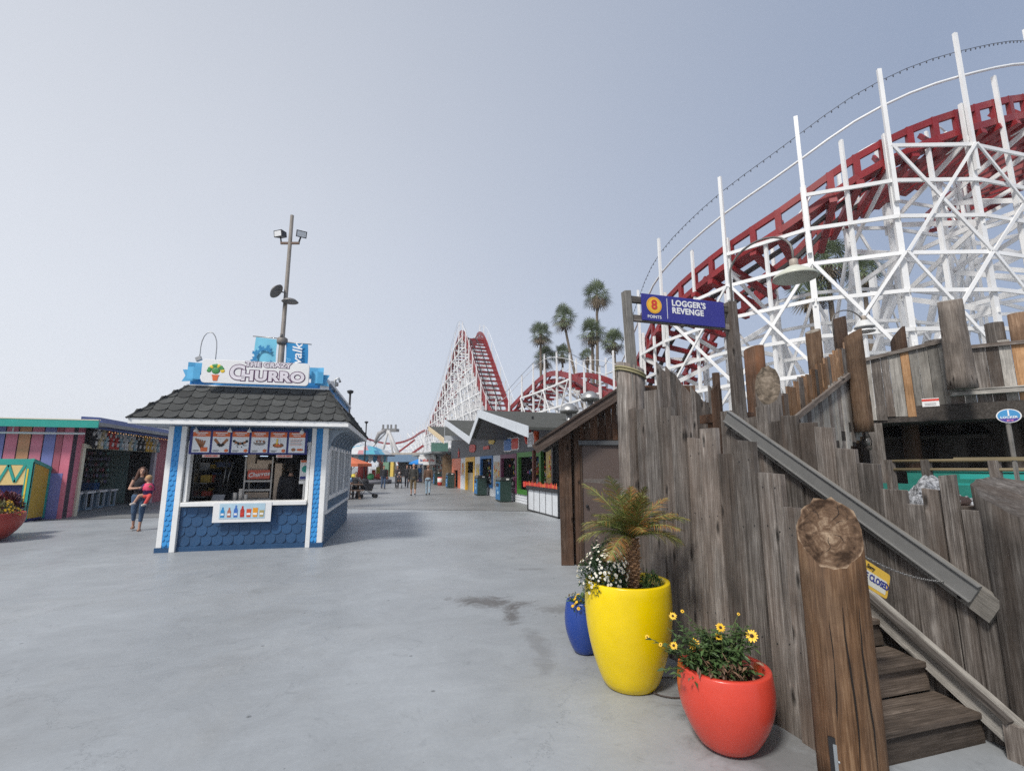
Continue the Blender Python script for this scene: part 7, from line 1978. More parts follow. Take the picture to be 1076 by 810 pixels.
# ledgers and diagonal braces between bents
for j in range(len(BENTS) - 1):
    A, B = BENTS[j], BENTS[j + 1]; near = A[3]
    dz = 1.2 if near else 1.75
    led = MB(); br = MB()
    for lat in (LAT if near or A[0].y < 66 else LAT + (4.2,)):
        a, c = post_xy(A, lat), post_xy(B, lat)
        off = (A[1] * (.12 if lat < 0 else -.12))
        za, zc = A[0].z - 1.1, B[0].z - 1.1; zmin = min(za, zc) ; base = .9
        z = base; lv = 0
        while z < max(za, zc) + .2:
            if z < zmin + .9:
                led.bar(a + off + Vector((0, 0, z)), c + off + Vector((0, 0, z)), .06 if near else .10, .12 if near else .15)
            z += dz
        step_ = (3 if near else 2) * dz; z = base; k = 0
        while z + step_ < zmin + 1.2:
            if (j + k) % 2 == 0: br.bar(a + off * 1.5 + Vector((0, 0, z)), c + off * 1.5 + Vector((0, 0, z + step_)), .05, .10 if near else .11)
            else: br.bar(a + off * 1.5 + Vector((0, 0, z + step_)), c + off * 1.5 + Vector((0, 0, z)), .05, .10 if near else .11)
            if near and lat < 0:
                if (j + k) % 2: br.bar(a + off * 1.8 + Vector((0, 0, z)), c + off * 1.8 + Vector((0, 0, z + step_)), .05, .085)
                else: br.bar(a + off * 1.8 + Vector((0, 0, z + step_)), c + off * 1.8 + Vector((0, 0, z)), .05, .085)
            z += step_; k += 1
    if led.v: led.build('ledger', M_coast, T)
    if br.v: br.build('brace', M_coast, T)
# shorter posts halfway along the near bays
for j in range(3, 9):
    A, B = BENTS[j], BENTS[j + 1]; m_ = (post_xy(A, LAT[0]) + post_xy(B, LAT[0])) / 2; zt = (A[0].z + B[0].z) / 2
    b = MB(); b.bar(m_, m_ + Vector((0, 0, zt + (.9 if j % 2 else -.9))), .08, .12); b.build('intermediate_post', M_coast, T)
# white handrail and string of lights
hp = []; lp = []
for (p, t, s) in FR: hp.append(p + s * .25 + Vector((0, 0, 1.12 if p.y < 26 else 1.0))); lp.append(p + s * .3 + Vector((0, 0, 2.0 if p.y < 26 else 1.5)))
b = MB(); b.tube(hp, [.045 if v.y < 26 else .022 for v in hp], 6); b.build('handrail', M_coast, T)
b = MB(); b.tube([p - s * 3.0 + Vector((0, 0, 1.0)) for (p, t, s) in FR], [.04 if v[0].y < 26 else .022 for v in FR], 6); b.build('handrail', M_coast, T)
sag = []
for k, p in enumerate(lp): sag.append(p)
b = MB(); b.tube(sag, .010, 5)
for a, c in zip(sag[:70], sag[1:71]):
    for q in (0, .25, .5, .75): x_ = a.lerp(c, q); b.ball(x_ - Vector((0, 0, .05)), (.022, .022, .04), 0, 5, 3)
b.build('light_string', mat('string_dark', (.05, .055, .07), .5), T)

# white bracing of the return leg behind the curve
T2 = T
rr = random.Random(14)
RP = [Vector(p) for p in ((31, 21, 8.2), (27.5, 25, 7.2), (23.5, 28, 6.0), (20.8, 32, 5.0), (19.5, 38, 4.6), (18.8, 46, 4.6), (18.5, 54, 5.5))]
RPf = resample(catmull(RP, 10), 3.0)
fr2 = frames_of(RPf)
tr = MB(); 
for i in range(len(fr2) - 1):
    (p, t, s), (q, t2, s2) = fr2[i], fr2[i + 1]
    for lat in (0, 2.3): tr.bar(p - s * lat, q - s2 * lat, .12, .4)
    for k in range(3): x_ = p.lerp(q, k / 3); tr.bar(x_, x_ - s * 2.3 - Vector((0, 0, .3)), .2, .15)
tr = None
for j, (p, t, s) in enumerate(fr2[:0]):
    b = MB()
    for lat in (-.2, 2.5): v = p - s * lat; b.bar((v.x, v.y, 0), (v.x, v.y, p.z + (1.6 if lat < 0 else .5)), .15, .2)
    z = p.z - .5
    while z > 1: v0 = p + s * .2; v1 = p - s * 2.5; b.bar((v0.x, v0.y, z), (v1.x, v1.y, z), .06, .17); b.bar((v0.x, v0.y, z), (v1.x, v1.y, max(.5, z - 1.6)), .05, .15); z -= 1.6
    b.build('return_bent', M_coast, T)
    if j < len(fr2) - 1:
        q, t2, s2 = fr2[j + 1]; b = MB(); z = 1.5
        while z < min(p.z, q.z) - .2:
            for lat in (-.2, 2.5): v = p - s * lat; u = q - s2 * lat; b.bar((v.x, v.y, z), (u.x, u.y, z), .06, .17); b.bar((v.x, v.y, z if j % 2 else z + 1.5), (u.x, u.y, z + 1.5 if j % 2 else z), .05, .14)
            z += 1.5
        b.build('return_ledger', M_coast, T)
# long raking members that brace the curve from inside
cc = Vector((20.5, 19.0, 0))
for j in range(3, 8, 2):
    bt = BENTS[j]; a1 = post_xy(bt, LAT[1]); d = (cc - a1); d.z = 0; L_ = d.length; d.normalize(); hz = bt[0].z - 1.6
    b = MB()
    for k, q in enumerate((2.8,)):
        if q > L_ - .5: continue
        v = a1 + d * q; h_ = hz * (.78 if k == 0 else .5); b.bar(v, v + Vector((0, 0, h_)), .16, .24)
        b.bar(a1 + Vector((0, 0, hz * (.95 if k == 0 else .6))), v + Vector((0, 0, h_ * .72)), .06, .2); b.bar(v, a1 + (Vector((0, 0, hz * .5))), .06, .18)
        z = 1.2
        while z < h_: b.bar(v + Vector((0, 0, z)), a1 + d * (q - 2.8) + Vector((0, 0, z)), .06, .18); z += 1.9
    b.build('inner_brace', M_coast, T)
for j in range(1, 7):
    A = post_xy(BENTS[j], LAT[1]); B = post_xy(BENTS[j + 1], LAT[1]); dA_ = (cc - A).normalized(); dB_ = (cc - B).normalized(); b = MB()
    hz = BENTS[j][0].z
    for z in [1.2 + 1.9 * k for k in range(4)]:
        b.bar(A + dA_ * 2.8 + Vector((0, 0, z)), B + dB_ * 2.8 + Vector((0, 0, z)), .06, .18)
        if z < hz * .5: b.bar(A + dA_ * 2.8 + Vector((0, 0, z)), B + dB_ * 2.8 + Vector((0, 0, z + 1.9)), .05, .16)
    b.build('inner_ledger', M_coast, T)

# the far low run of the coaster, seen between the buildings
FP = [at(447, 452, 112), at(441, 455, 118), at(432, 461, 124), at(420, 465, 128), at(408, 466, 130), at(396, 464, 131), at(386, 461, 130), at(376, 459, 128)]
FF = resample(catmull(FP, 8), 1.6); ff = frames_of(FF)
T = thing('far_coaster_run', (FP[4].x, FP[4].y, 0), 'distant low white coaster run with red rail beyond the far building', 'roller coaster')
b = MB()
for i in range(len(ff) - 1): b.bar(ff[i][0], ff[i + 1][0], .3, .45)
b.build('rail', M_red, T)
b = MB(); q0 = at(445, 468, 112); q1 = at(418, 487, 112); b.bar(q0, q1, .3, .5); q0 = at(436, 462, 115); q1 = at(404, 486, 115); b.bar(q0, q1, .3, .4); b.build('dropping_rail', M_red, T)
b = MB()
for i, (p, t, s) in enumerate(ff):
    ex_ = 2.0 if i % 2 == 0 else .4
    b.bar((p.x, p.y, 0), (p.x, p.y, p.z + ex_), .16, .16); b.bar((p.x + 1.5, p.y + 2.5, 0), (p.x + 1.5, p.y + 2.5, p.z + .2), .16, .16)
b.build('posts', M_coast, T)
b = MB(); k = 0
for z in range(1, 9):
    for i in range(0, len(ff) - 2, 2):
        p, q = ff[i][0], ff[i + 2][0]
        if z < min(p.z, q.z): b.bar((p.x, p.y, z), (q.x, q.y, z), .1, .16)
        if z % 2 == 0 and z < min(p.z, q.z): b.bar((p.x, p.y, z), (q.x, q.y, z + 2), .1, .14)
b.build('ledgers', M_coast, T)

# ------------------------------------------------------------------ fan palms
M_ptrunk = mat('palm_trunk', (.17, .135, .10), .9, var=.25, ns=2)
M_pfan = leafmat('fan_green', (.15, .19, .10), .45, rough=.5)
M_pdead = leafmat('fan_dead', (.16, .12, .075), .3)
def crown_mesh(seed, r=2.0):
    rr = random.Random(seed); b = MB(); n = 52
    for i in range(n):
        a = rr.uniform(0, 2 * pi); q = i / n; el = radians(88 - 150 * q + rr.uniform(-12, 12)); mi = 0 if q < .86 else 1
        d = Vector((cos(a) * cos(el), sin(a) * cos(el), sin(el)))
        st = r * rr.uniform(.36, .52); droop = Vector((0, 0, -.12 * (1 + cos(el))))
        hub = d * st + droop * st; b.bar((0, 0, 0), hub, .04, .03, m=mi)
        s = d.cross(Vector((0, 0, 1)));
        if s.length < .1: s = Vector((1, 0, 0))
        s.normalize(); u = s.cross(d)
        m_ = 13; R_ = r * rr.uniform(.42, .56)
        for k in range(m_):
            f = (k / (m_ - 1) - .5) * 2; an = f * 1.9
            dd = (d * cos(an) + s * sin(an) + u * .12).normalized(); tip = hub + dd * R_ + Vector((0, 0, -.3 * R_ * abs(sin(an)) - .12 * R_)); mid = hub + dd * R_ * .55; w_ = dd.cross(u).normalized() * .034
            b.add([hub, mid - w_, tip, mid + w_], [(0, 1, 2, 3)], mi)
    for i in range(60):    # dry skirt
        a = rr.uniform(0, 2 * pi); d = Vector((cos(a), sin(a), 0)); p = d * .15 + Vector((0, 0, -.2 - rr.random() * .5)); tip = p + d * rr.uniform(.1, .4) + Vector((0, 0, -rr.uniform(.6, 1.1))); w_ = Vector((-d.y, d.x, 0)) * .09
        b.add([p - w_, p + w_, tip + w_ * .5, tip - w_ * .5], [(0, 1, 2, 3)], 1)
    return b
CR = []
def palm(px, py, t_, r, label, seed, lean=(0, 0)):
    c = at(px, py, t_)
    T = thing('fan_palm', (c.x + lean[0], c.y + lean[1], 0), label, 'palm tree', 'fan palms behind the coaster')
    base = Vector((c.x + lean[0], c.y + lean[1], 0)); top = c + Vector((0, 0, -.2))
    pts = [base.lerp(top, k / 8) + Vector((0, 0, 0)) + Vector((-lean[0] * .12 * sin(pi * k / 8), 0, 0)) for k in range(9)]
    b = MB(); b.tube(pts, [.19 - .010 * k for k in range(9)], 10); b.build('trunk', M_ptrunk, T)
    k = seed % 3
    if len(CR) <= k: CR.append(None)
    while len(CR) < 3: CR.append(None)
    if CR[k] is None:
        o = crown_mesh(50 + k).build('crown', [M_pfan, M_pdead], T, fix=False); CR[k] = o.data
    else:
        o = bpy.data.objects.new('crown', CR[k]); COL.objects.link(o); o.parent = T
    if CR[k] is o.data and 'base' not in o.keys(): pass
    o.location = c - Vector(T.location); o.scale = (r * .74,) * 3; o.rotation_euler = (0, 0, seed * 1.3)
    return T
# crowns are modelled round the origin, so detach the first copies' offset
_cb = []
for k in range(3):
    o = crown_mesh(50 + k).build('crown_source', [M_pfan, M_pdead], None, origin=(0, 0, 0), fix=False); _cb.append(o)
CR = [o.data for o in _cb]
for o in _cb: bpy.data.objects.remove(o)
for a in ((627, 309, 45, 1.22, 'tallest fan palm behind the second coaster hump', 0, (-.5, 0)), (592, 333, 48, 1.20, 'leaning fan palm with bare trunk left of the tallest palm', 1, (3.2, -2.0)),
          (568, 350, 50, 1.18, 'leftmost fan palm of the cluster, above a lower crown', 2), (622, 348, 41, 1.12, 'full fan palm directly below the tallest crown', 3),
          (573, 375, 52, 1.15, 'lower fan palm under the leftmost crown', 4), (591, 371, 53, 1.0, 'low fan palm under the leaning palm', 5), (645, 358, 38, .95, 'fan palm partly hidden by the left gate post', 6),
          (617, 374, 48, .75, 'smallest fan palm peeping over the red hump', 7),
          (868, 272, 27, 1.15, 'fan palm seen through the coaster lattice, higher one', 8), (850, 306, 27, 1.05, 'fan palm seen through the coaster lattice, lower one', 9), (906, 285, 30, 1.1, 'fan palm behind the lattice right of the cream lamp', 10)):
    palm(*a)
T = thing('roof_spotlight', at(455, 431, 60), 'tiny dark spotlight on the coaster side', 'lamp') if False else None

# ------------------------------------------------------------------ people
def capsule(b, p, q, r0, r1, n=12, seg=5, flat=1.0, fdir=None, caps=True):
    p = Vector(p); q = Vector(q); d = (q - p)
    pts = []; rs = []
    L = max(d.length, 1e-4); dn = d / L
    for k in range(4): a = pi / 2 * (1 - k / 3); pts.append(p - dn * r0 * sin(a)); rs.append(max(r0 * cos(a), .001))
    for k in range(1, seg): pts.append(p + d * k / seg); rs.append(r0 + (r1 - r0) * k / seg)
    for k in range(4): a = pi / 2 * k / 3; pts.append(q + dn * r1 * sin(a)); rs.append(max(r1 * cos(a), .001))
    b.tube(pts, rs, n)
def loft(b, secs, n=18):
    """elliptical cross sections (cx, cy, z, rx, ry)"""
    o = len(b.v)
    for (cx, cy, z, rx, ry) in secs:
        for k in range(n): a = 2 * pi * k / n; b.v.append(Vector((cx + rx * cos(a), cy + ry * sin(a), z)))
    for i in range(len(secs) - 1):
        for k in range(n):
            k2 = (k + 1) % n; b.f.append([o + i * n + k, o + i * n + k2, o + (i + 1) * n + k2, o + (i + 1) * n + k]); b.m.append(0); b.s.append(True)
    b.f.append([o + k for k in reversed(range(n))]); b.m.append(0); b.s.append(True); e = o + (len(secs) - 1) * n
    b.f.append([e + k for k in range(n)]); b.m.append(0); b.s.append(True)
def fuse(b, name, m, parent, voxel=.012, smooth=2):
    """merge overlapping volumes into one continuous skin"""
    o = b.build('tmp', m, None, origin=(0, 0, 0))
    md = o.modifiers.new('r', 'REMESH'); md.mode = 'VOXEL'; md.voxel_size = voxel; md.use_smooth_shade = True
    ms = o.modifiers.new('s', 'SMOOTH'); ms.factor = .5; ms.iterations = smooth
    dg = bpy.context.evaluated_depsgraph_get(); dg.update()
    me = bpy.data.meshes.new_from_object(o.evaluated_get(dg)); me.name = name
    bpy.data.objects.remove(o)
    me.materials.clear(); me.materials.append(m)
    for p in me.polygons: p.use_smooth = True
    r = bpy.data.objects.new(name, me); COL.objects.link(r); r.parent = parent
    return r
M_skin = mat('skin', (.46, .26, .18), .55, var=.05, ns=6)
M_skint = mat('skin_tan', (.34, .18, .12), .55, var=.05)
def person(x, y, rz, label, H=1.72, sex='m', top=(.1, .1, .1), trou=(.05, .07, .12), shoes=(.02, .02, .02), hair=(.05, .03, .02), stride=.0, arms='down', jacket=True, shorts=False, long_hair=False, bald=False, seat=0.0, voxel=.018, cat='person', skin=None, belly=0.0, z=0.0, cap=None, group=None, bag=None):
    """figure standing at the origin facing -Y, z up; then turned and placed"""
    T = thing('person', (0, 0, 0), label, cat, group)
    k = H / 1.75; sk = skin or M_skin
    hw = .095 * k; sw = (.185 if sex == 'm' else .160) * k
    hipz = .92 * k; shz = 1.43 * k
    legs = []
    for s in (-1, 1):
        f = stride * s
        if seat:
            hip = Vector((s * hw, 0, seat + .09)); knee = Vector((s * hw * 1.2, -.42 * k, seat + .09)); ank = Vector((s * hw * 1.2, -.42 * k, .08))
        else:
            hip = Vector((s * hw, 0, hipz)); knee = Vector((s * hw * .95, -f * .30 - abs(f) * .03 - .015, .50 * k)); ank = Vector((s * hw * .85, -f * .52 + (.05 if f < 0 else 0), .085 * k + (.05 if f < 0 else 0)))
        legs.append((hip, knee, ank))
    dz = (seat + .09 - hipz) if seat else 0.0
    sh = [Vector((s * sw, .0, shz + dz)) for s in (-1, 1)]
    arms_ = []
    for i, s in enumerate((-1, 1)):
        if arms == 'down': el = sh[i] + Vector((s * .05, .03 - stride * s * .10, -.29)) * k; wr = el + Vector((s * .01, -.05 - stride * s * .10, -.25)) * k
        elif arms == 'hold': el = sh[i] + Vector((s * .06, -.02, -.28)) * k; wr = el + Vector((-s * .16, -.20, .05)) * k
        elif arms == 'push': el = sh[i] + Vector((s * .05, -.10, -.26)) * k; wr = el + Vector((-s * .02, -.24, .03)) * k
        elif arms == 'table': el = sh[i] + Vector((s * .06, -.12, -.25)) * k; wr = el + Vector((-s * .06, -.22, .0)) * k
        elif arms == 'carry':
            if s < 0: el = sh[i] + Vector((-.09, -.03, -.28)) * k; wr = el + Vector((.20, -.19, .02)) * k
            else: el = sh[i] + Vector((.10, .0, -.26)) * k; wr = el + Vector((-.02, -.22, .03)) * k
        arms_.append((sh[i], el, wr))
    # ---- body
    b = MB()
    hz = lambda z_: z_ * k + dz
    chest = .15 if sex == 'm' else .138
    loft(b, [(0, 0, hz(.86), .13 * k, .09 * k), (0, 0, hz(.93), (.155 if sex == 'm' else .17) * k, .115 * k), (0, -.01 - belly * .3, hz(1.06), (.145 if sex == 'm' else .128) * k + belly * .4, .095 * k + belly * .7), (0, -.008, hz(1.22), .15 * k, .10 * k), (0, -.01, hz(1.34), (.17 if sex == 'm' else .15) * k, (.11 if sex == 'm' else .118) * k), (0, 0, hz(1.42), .155 * k, .085 * k), (0, .005, hz(1.47), .07 * k, .055 * k), (0, 0, hz(1.50), .05 * k, .05 * k)])
    capsule(b, (0, .008, hz(1.44)), (0, -.005, hz(1.55)), .054 * k, .048 * k)
    hc = Vector((0, -.012, hz(1.635)))
    b.ball(hc + Vector((0, .01, .015 * k)), (.075 * k, .094 * k, .10 * k), 0, 18, 12); b.ball(hc + Vector((0, -.03 * k, -.055 * k)), (.052 * k, .06 * k, .06 * k), 0, 14, 9)
    capsule(b, hc + Vector((0, -.085, .005)) * 1, hc + Vector((0, -.102, -.025)), .009, .014, 8)     # nose
    b.ball(hc + Vector((0, -.078, -.06)), (.022, .012, .008), 0, 8, 5)          # lips
    for s in (-1, 1):
        b.ball(hc + Vector((s * .076 * k, .008, -.01)), (.012, .022, .032), 0, 8, 6)
        b.ball(hc + Vector((s * .028, -.076, .032)), (.018, .01, .006), 0, 8, 5)   # brows
    for (h_, kn, an) in legs:
        capsule(b, h_, kn, .078 * k, .052 * k); capsule(b, kn, an, .050 * k, .034 * k); c_ = kn.lerp(an, .28) + Vector((0, .018, 0)); b.ball(c_, (.046 * k, .05 * k, .09 * k), 0, 10, 7)
        capsule(b, an + Vector((0, .02, -.05)), an + Vector((0, -.13 * k, -.06)), .034, .026)
    for i, (s_, e_, w_) in enumerate(arms_):
        b.ball(s_ + Vector((0, 0, -.01)), .056 * k, 0, 10, 7); capsule(b, s_, e_, .048 * k, .036 * k); capsule(b, e_, w_, .037 * k, .025 * k)
        d = (w_ - e_).normalized(); sd = Vector((0, 1, 0)) if abs(d.y) < .7 else Vector((1, 0, 0)); sd = (sd - d * sd.dot(d)).normalized(); nn = d.cross(sd)
        pm = w_ + d * .045; b.ball(pm, .03, 0, 8, 6); capsule(b, w_ + d * .01, w_ + d * .08, .022, .03)
        for f in range(4):
            L_ = (.062, .072, .068, .052)[f]; fb = w_ + d * .085 + sd * (f - 1.5) * .0195; f1 = fb + d * L_ * .55 + nn * .008; f2 = f1 + (d * .8 + nn * .6).normalized() * L_ * .5
            capsule(b, fb - d * .02, f1, .0095, .0085, 6, 2); capsule(b, f1, f2, .0085, .0075, 6, 2)
        tb = w_ + d * .03 + sd * (-.028 if i == 0 else -.028); capsule(b, tb, tb + (d * .7 - sd * .6 + nn * .2).normalized() * .055, .011, .008, 6, 2)
    fuse(b, 'body', sk, T, voxel=min(voxel, .012) if voxel < .02 else voxel)
    # eyes
    b = MB()
    for s in (-1, 1): b.ball(hc + Vector((s * .029, -.086 * k, .015)), (.011, .006, .006), 0, 8, 5)
    b.build('eyes', M_dark, T)
    # ---- clothes
    b = MB(); g_ = .014
    if shorts == 'knee' or shorts:
        cut = .55 if shorts == 'short' else (.98 if shorts == 'capri' else 1.0)
    loft(b, [(0, 0, hz(.82), .15 * k, .115 * k), (0, 0, hz(.93), (.17 if sex == 'm' else .185) * k, .135 * k), (0, -belly * .2, hz(1.03), (.16 if sex == 'm' else .145) * k + belly * .4, .115 * k + belly * .6)])
    for (h_, kn, an) in legs:
        wid = .018 if not shorts else .02
        capsule(b, h_, kn, .088 * k + wid * .4, .062 * k + wid * .5)
        if not shorts: capsule(b, kn, kn.lerp(an, .96), .060 * k + wid * .5, .048 * k + wid * .6)
        elif shorts == 'capri': capsule(b, kn, kn.lerp(an, .55), .062 * k, .052 * k)
        elif shorts == 'cargo': capsule(b, kn, kn.lerp(an, .25), .075 * k, .078 * k)
    fuse(b, 'trousers', mat('cloth_%s' % str([int(c_ * 100) for c_ in trou]), trou, .85, var=.15, ns=12), T, voxel=voxel)
    b = MB(); fat = .018 if jacket else .010; low = .86 if jacket else .98
    loft(b, [(0, 0, hz(low), (.165 if sex == 'm' else .15) * k + fat + belly * .3, .115 * k + fat + belly * .4), (0, -.01 - belly * .3, hz(1.06), (.15 if sex == 'm' else .132) * k + fat + belly * .4, .10 * k + fat + belly * .7), (0, -.008, hz(1.22), .155 * k + fat, .104 * k + fat), (0, -.01, hz(1.34), (.175 if sex == 'm' else .154) * k + fat * .8, (.114 if sex == 'm' else .122) * k + fat * .8), (0, 0, hz(1.42), .16 * k + fat * .4, .09 * k + fat * .5), (0, .004, hz(1.475), (.075 if jacket else .11) * k, .062 * k)])
    for (s_, e_, w_) in arms_:
        b.ball(s_ + Vector((0, 0, -.01)), .06 * k + fat * .5, 0, 10, 7)
        if jacket: capsule(b, s_, e_, .056 * k + fat * .5, .044 * k + fat * .5); capsule(b, e_, e_.lerp(w_, .93), .044 * k + fat * .5, .034 * k + fat * .4)
        elif jacket is False: capsule(b, s_, s_.lerp(e_, .55), .056 * k, .052 * k)
    if not jacket: pass
    tm = mat('cloth_%s' % str([int(c_ * 100) for c_ in top]), top, .85, var=.15, ns=12)
    fuse(b, 'jacket' if jacket else 'shirt', tm, T, voxel=voxel)
    for s, (h_, kn, an) in zip((-1, 1), legs):
        b = MB(); capsule(b, an + Vector((0, .035, -.048)), an + Vector((0, -.15 * k, -.055)), .04, .034); b.box(an.x - .04, an.x + .04, an.y - .17 * k, an.y + .06, an.z - .085, an.z - .05)
        b.build('shoe', mat('shoe_%s' % str([int(c_ * 100) for c_ in shoes]), shoes, .6), T)
    if not bald:
        b = MB(); b.ball(hc + Vector((0, .022, .035 * k)), (.086 * k, .098 * k, .092 * k), 0, 16, 10)
        b.ball(hc + Vector((0, .05, -.02)), (.078 * k, .065 * k, .08 * k), 0, 14, 9)
        if long_hair:
            for q in (-1, 1): capsule(b, hc + Vector((q * .07, .01, .03)), hc + Vector((q * .12, -.035, -.22)), .038, .045); capsule(b, hc + Vector((q * .06, .05, 0)), hc + Vector((q * .09, .05, -.25)), .05, .055)
            capsule(b, hc + Vector((0, .06, 0)), hc + Vector((0, .08, -.24)), .07, .07)
        hm = mat('hair_%s' % str([int(c_ * 100) for c_ in hair]), hair, .7, var=.3, ns=60)
        fuse(b, 'hair', hm, T, voxel=.012)
    if cap:
        b = MB(); b.lathe([(.098, 0), (.098, .04), (.07, .09), (.0, .1)], hc + Vector((0, .012, .045)), 16); b.hexa([hc + Vector((-.07, -.16, .045)), hc + Vector((.07, -.16, .045)), hc + Vector((.07, -.06, .055)), hc + Vector((-.07, -.06, .055)), hc + Vector((-.07, -.16, .055)), hc + Vector((.07, -.16, .055)), hc + Vector((.07, -.06, .07)), hc + Vector((-.07, -.06, .07))])
        b.build('cap', mat('cap', cap, .7), T)
    T.location = (x, y, z); T.rotation_euler = (0, 0, rz)
    return T
away = pi      # facing +Y, away from the camera
# the woman with the child, walking towards the camera
wx, wy = -5.72, 15.6
face_cam = radians(16)
person(wx, wy, face_cam, 'woman with long brown hair in black top and blue capri jeans, carrying a child', H=1.66, sex='f', top=(.015, .012, .015), trou=(.045, .085, .15), shoes=(.30, .16, .10), hair=(.075, .03, .016), stride=.16, arms='carry', jacket=None, shorts='capri', long_hair=True, voxel=.014)
def child():
    T = thing('person', (0, 0, 0), 'small blonde child in pink vest and purple top carried by the woman', 'person')
    b = MB(); cz = 1.06
    O_ = Vector((.17, -.15, cz))
    loft(b, [(O_.x, O_.y, cz - .16, .09, .08), (O_.x, O_.y, cz, .10, .085), (O_.x, O_.y, cz + .13, .10, .08), (O_.x, O_.y, cz + .19, .04, .04)])
    hd = O_ + Vector((-.02, .02, .285)); b.ball(hd, (.078, .085, .092), 0, 16, 10); capsule(b, O_ + Vector((0, 0, .17)), hd, .04, .04)
    for s in (-1, 1):
        b.ball(hd + Vector((s * .076, 0, -.01)), (.01, .018, .024), 0, 8, 5)
    capsule(b, hd + Vector((-.07, .03, -.01)), hd + Vector((-.085, .035, -.02)), .010, .010, 8)
    kn = [O_ + Vector((-.17, -.03, -.15)), O_ + Vector((.06, -.14, -.17))]; an = [O_ + Vector((-.26, -.05, -.33)), O_ + Vector((-.02, -.16, -.36))]
    hp_ = [O_ + Vector((-.05, -.01, -.14)), O_ + Vector((.04, -.04, -.14))]
    for h_, q, a in zip(hp_, kn, an): capsule(b, h_, q, .055, .042); capsule(b, q, a, .040, .028); capsule(b, a, a + Vector((-.05, -.05, -.02)), .026, .02)
    shs = [O_ + Vector((-.09, 0, .12)), O_ + Vector((.09, 0, .12))]; els = [O_ + Vector((-.17, .04, .02)), O_ + Vector((.13, .03, 0))]; wrs = [O_ + Vector((-.17, .08, .12)), O_ + Vector((.05, .10, .08))]
    for a, c, d_ in zip(shs, els, wrs):
        capsule(b, a, c, .032, .026); capsule(b, c, d_, .026, .018); dd = (d_ - c).normalized()
        for f in range(4): capsule(b, d_ + dd * .01 + Vector((0, (f - 1.5) * .011, 0)), d_ + dd * .045 + Vector((0, (f - 1.5) * .012, 0)), .006, .005, 6, 2)
        capsule(b, d_, d_ + dd * .02 + Vector((.02, -.015, 0)), .006, .005, 6, 2)
    fuse(b, 'body', M_skin, T, voxel=.01)
    b = MB(); 
    for s in (-1,): b.ball(hd + Vector((-.068, -.045, .01)), (.006, .008, .006), 0, 6, 4)
    b.build('eyes', M_dark, T)
    b = MB(); b.ball(hd + Vector((.012, -.005, .022)), (.085, .09, .088), 0, 14, 9); fuse(b, 'hair', mat('hair_blonde', (.45, .27, .13), .7, var=.2), T, voxel=.012)
    b = MB(); loft(b, [(O_.x, O_.y, cz - .15, .105, .095), (O_.x, O_.y, cz + .02, .115, .098), (O_.x, O_.y, cz + .14, .105, .088)])
    for a, c, d_ in zip(shs, els, wrs): capsule(b, a, c, .042, .036); capsule(b, c, c.lerp(d_, .85), .036, .028)
    fuse(b, 'top', mat('top_purple', (.05, .02, .10), .8), T, voxel=.012)
    b = MB(); loft(b, [(O_.x + .01, O_.y - .006, cz - .02, .125, .108), (O_.x + .01, O_.y - .006, cz + .08, .128, .11), (O_.x, O_.y, cz + .17, .085, .08)]); fuse(b, 'vest', mat('vest_pink', (.75, .07, .16), .7), T, voxel=.012)
    b = MB(); capsule(b, hp_[1], kn[1], .062, .052); capsule(b, kn[1], kn[1].lerp(an[1], .9), .05, .04); b.ball(O_ + Vector((0, -.02, -.16)), (.11, .09, .07), 0, 12, 8); fuse(b, 'leggings', mat('leggings_coral', (.60, .07, .06), .8), T, voxel=.012)
    b = MB(); a = an[0]; capsule(b, a + Vector((.01, 0, -.01)), a + Vector((-.06, -.05, -.03)), .034, .028); a = an[1]; capsule(b, a + Vector((.01, 0, -.01)), a + Vector((-.05, -.05, -.03)), .034, .028); b.build('shoes', mat('shoe_pale', (.6, .55, .5), .6), T)
    T.location = (wx, wy, 0); T.rotation_euler = (0, 0, face_cam)
child()
# two men walking away
c1 = gp(434, 520.5); c2 = gp(449.5, 520)
person(c1.x, c1.y, away + .05, 'bald man in dark jacket and khaki trousers walking away', H=1.80, top=(.045, .042, .036), trou=(.16, .115, .06), shoes=(.015, .015, .015), hair=(.35, .33, .3), stride=.30, bald=True, belly=.03, shorts='cargo')
person(c2.x, c2.y, away - .1, 'man in brown jacket and light blue jeans walking beside the bald man', H=1.72, top=(.12, .065, .04), trou=(.28, .38, .46), shoes=(.02, .02, .02), hair=(.20, .10, .06), stride=.12)
c3 = gp(402.5, 513.5)
person(c3.x, c3.y, .3, 'person in dark jacket and blue jeans standing alone mid boardwalk', H=1.70, top=(.03, .03, .035), trou=(.06, .10, .18), stride=.14)
c4 = gp(416, 512.5)
person(c4.x + .1, c4.y + .5, .1, 'person in dark clothes pushing a stroller towards the camera', H=1.70, sex='f', top=(.06, .045, .05), trou=(.03, .03, .04), arms='push', stride=.1)
person(c4.x + .85, c4.y + .6, .0, 'person in black walking beside the pushed stroller', H=1.74, top=(.02, .02, .025), trou=(.02, .02, .03), stride=.2)
stroller(c4.x + .2, c4.y - .25, radians(90), 'dark stroller pushed along the middle of the boardwalk')
t = thing('person', (0, 0, 0), 'tiny pale-hatted child sitting in the pushed stroller', 'person')
b = MB(); cc_ = Vector((c4.x + .2, c4.y - .25, .75)); b.ball(cc_ + Vector((0, -.1, .35)), (.075, .08, .09), 0, 12, 8); loft(b, [(cc_.x, cc_.y, .62, .11, .10), (cc_.x, cc_.y, .8, .12, .10), (cc_.x, cc_.y - .06, .98, .06, .06)])
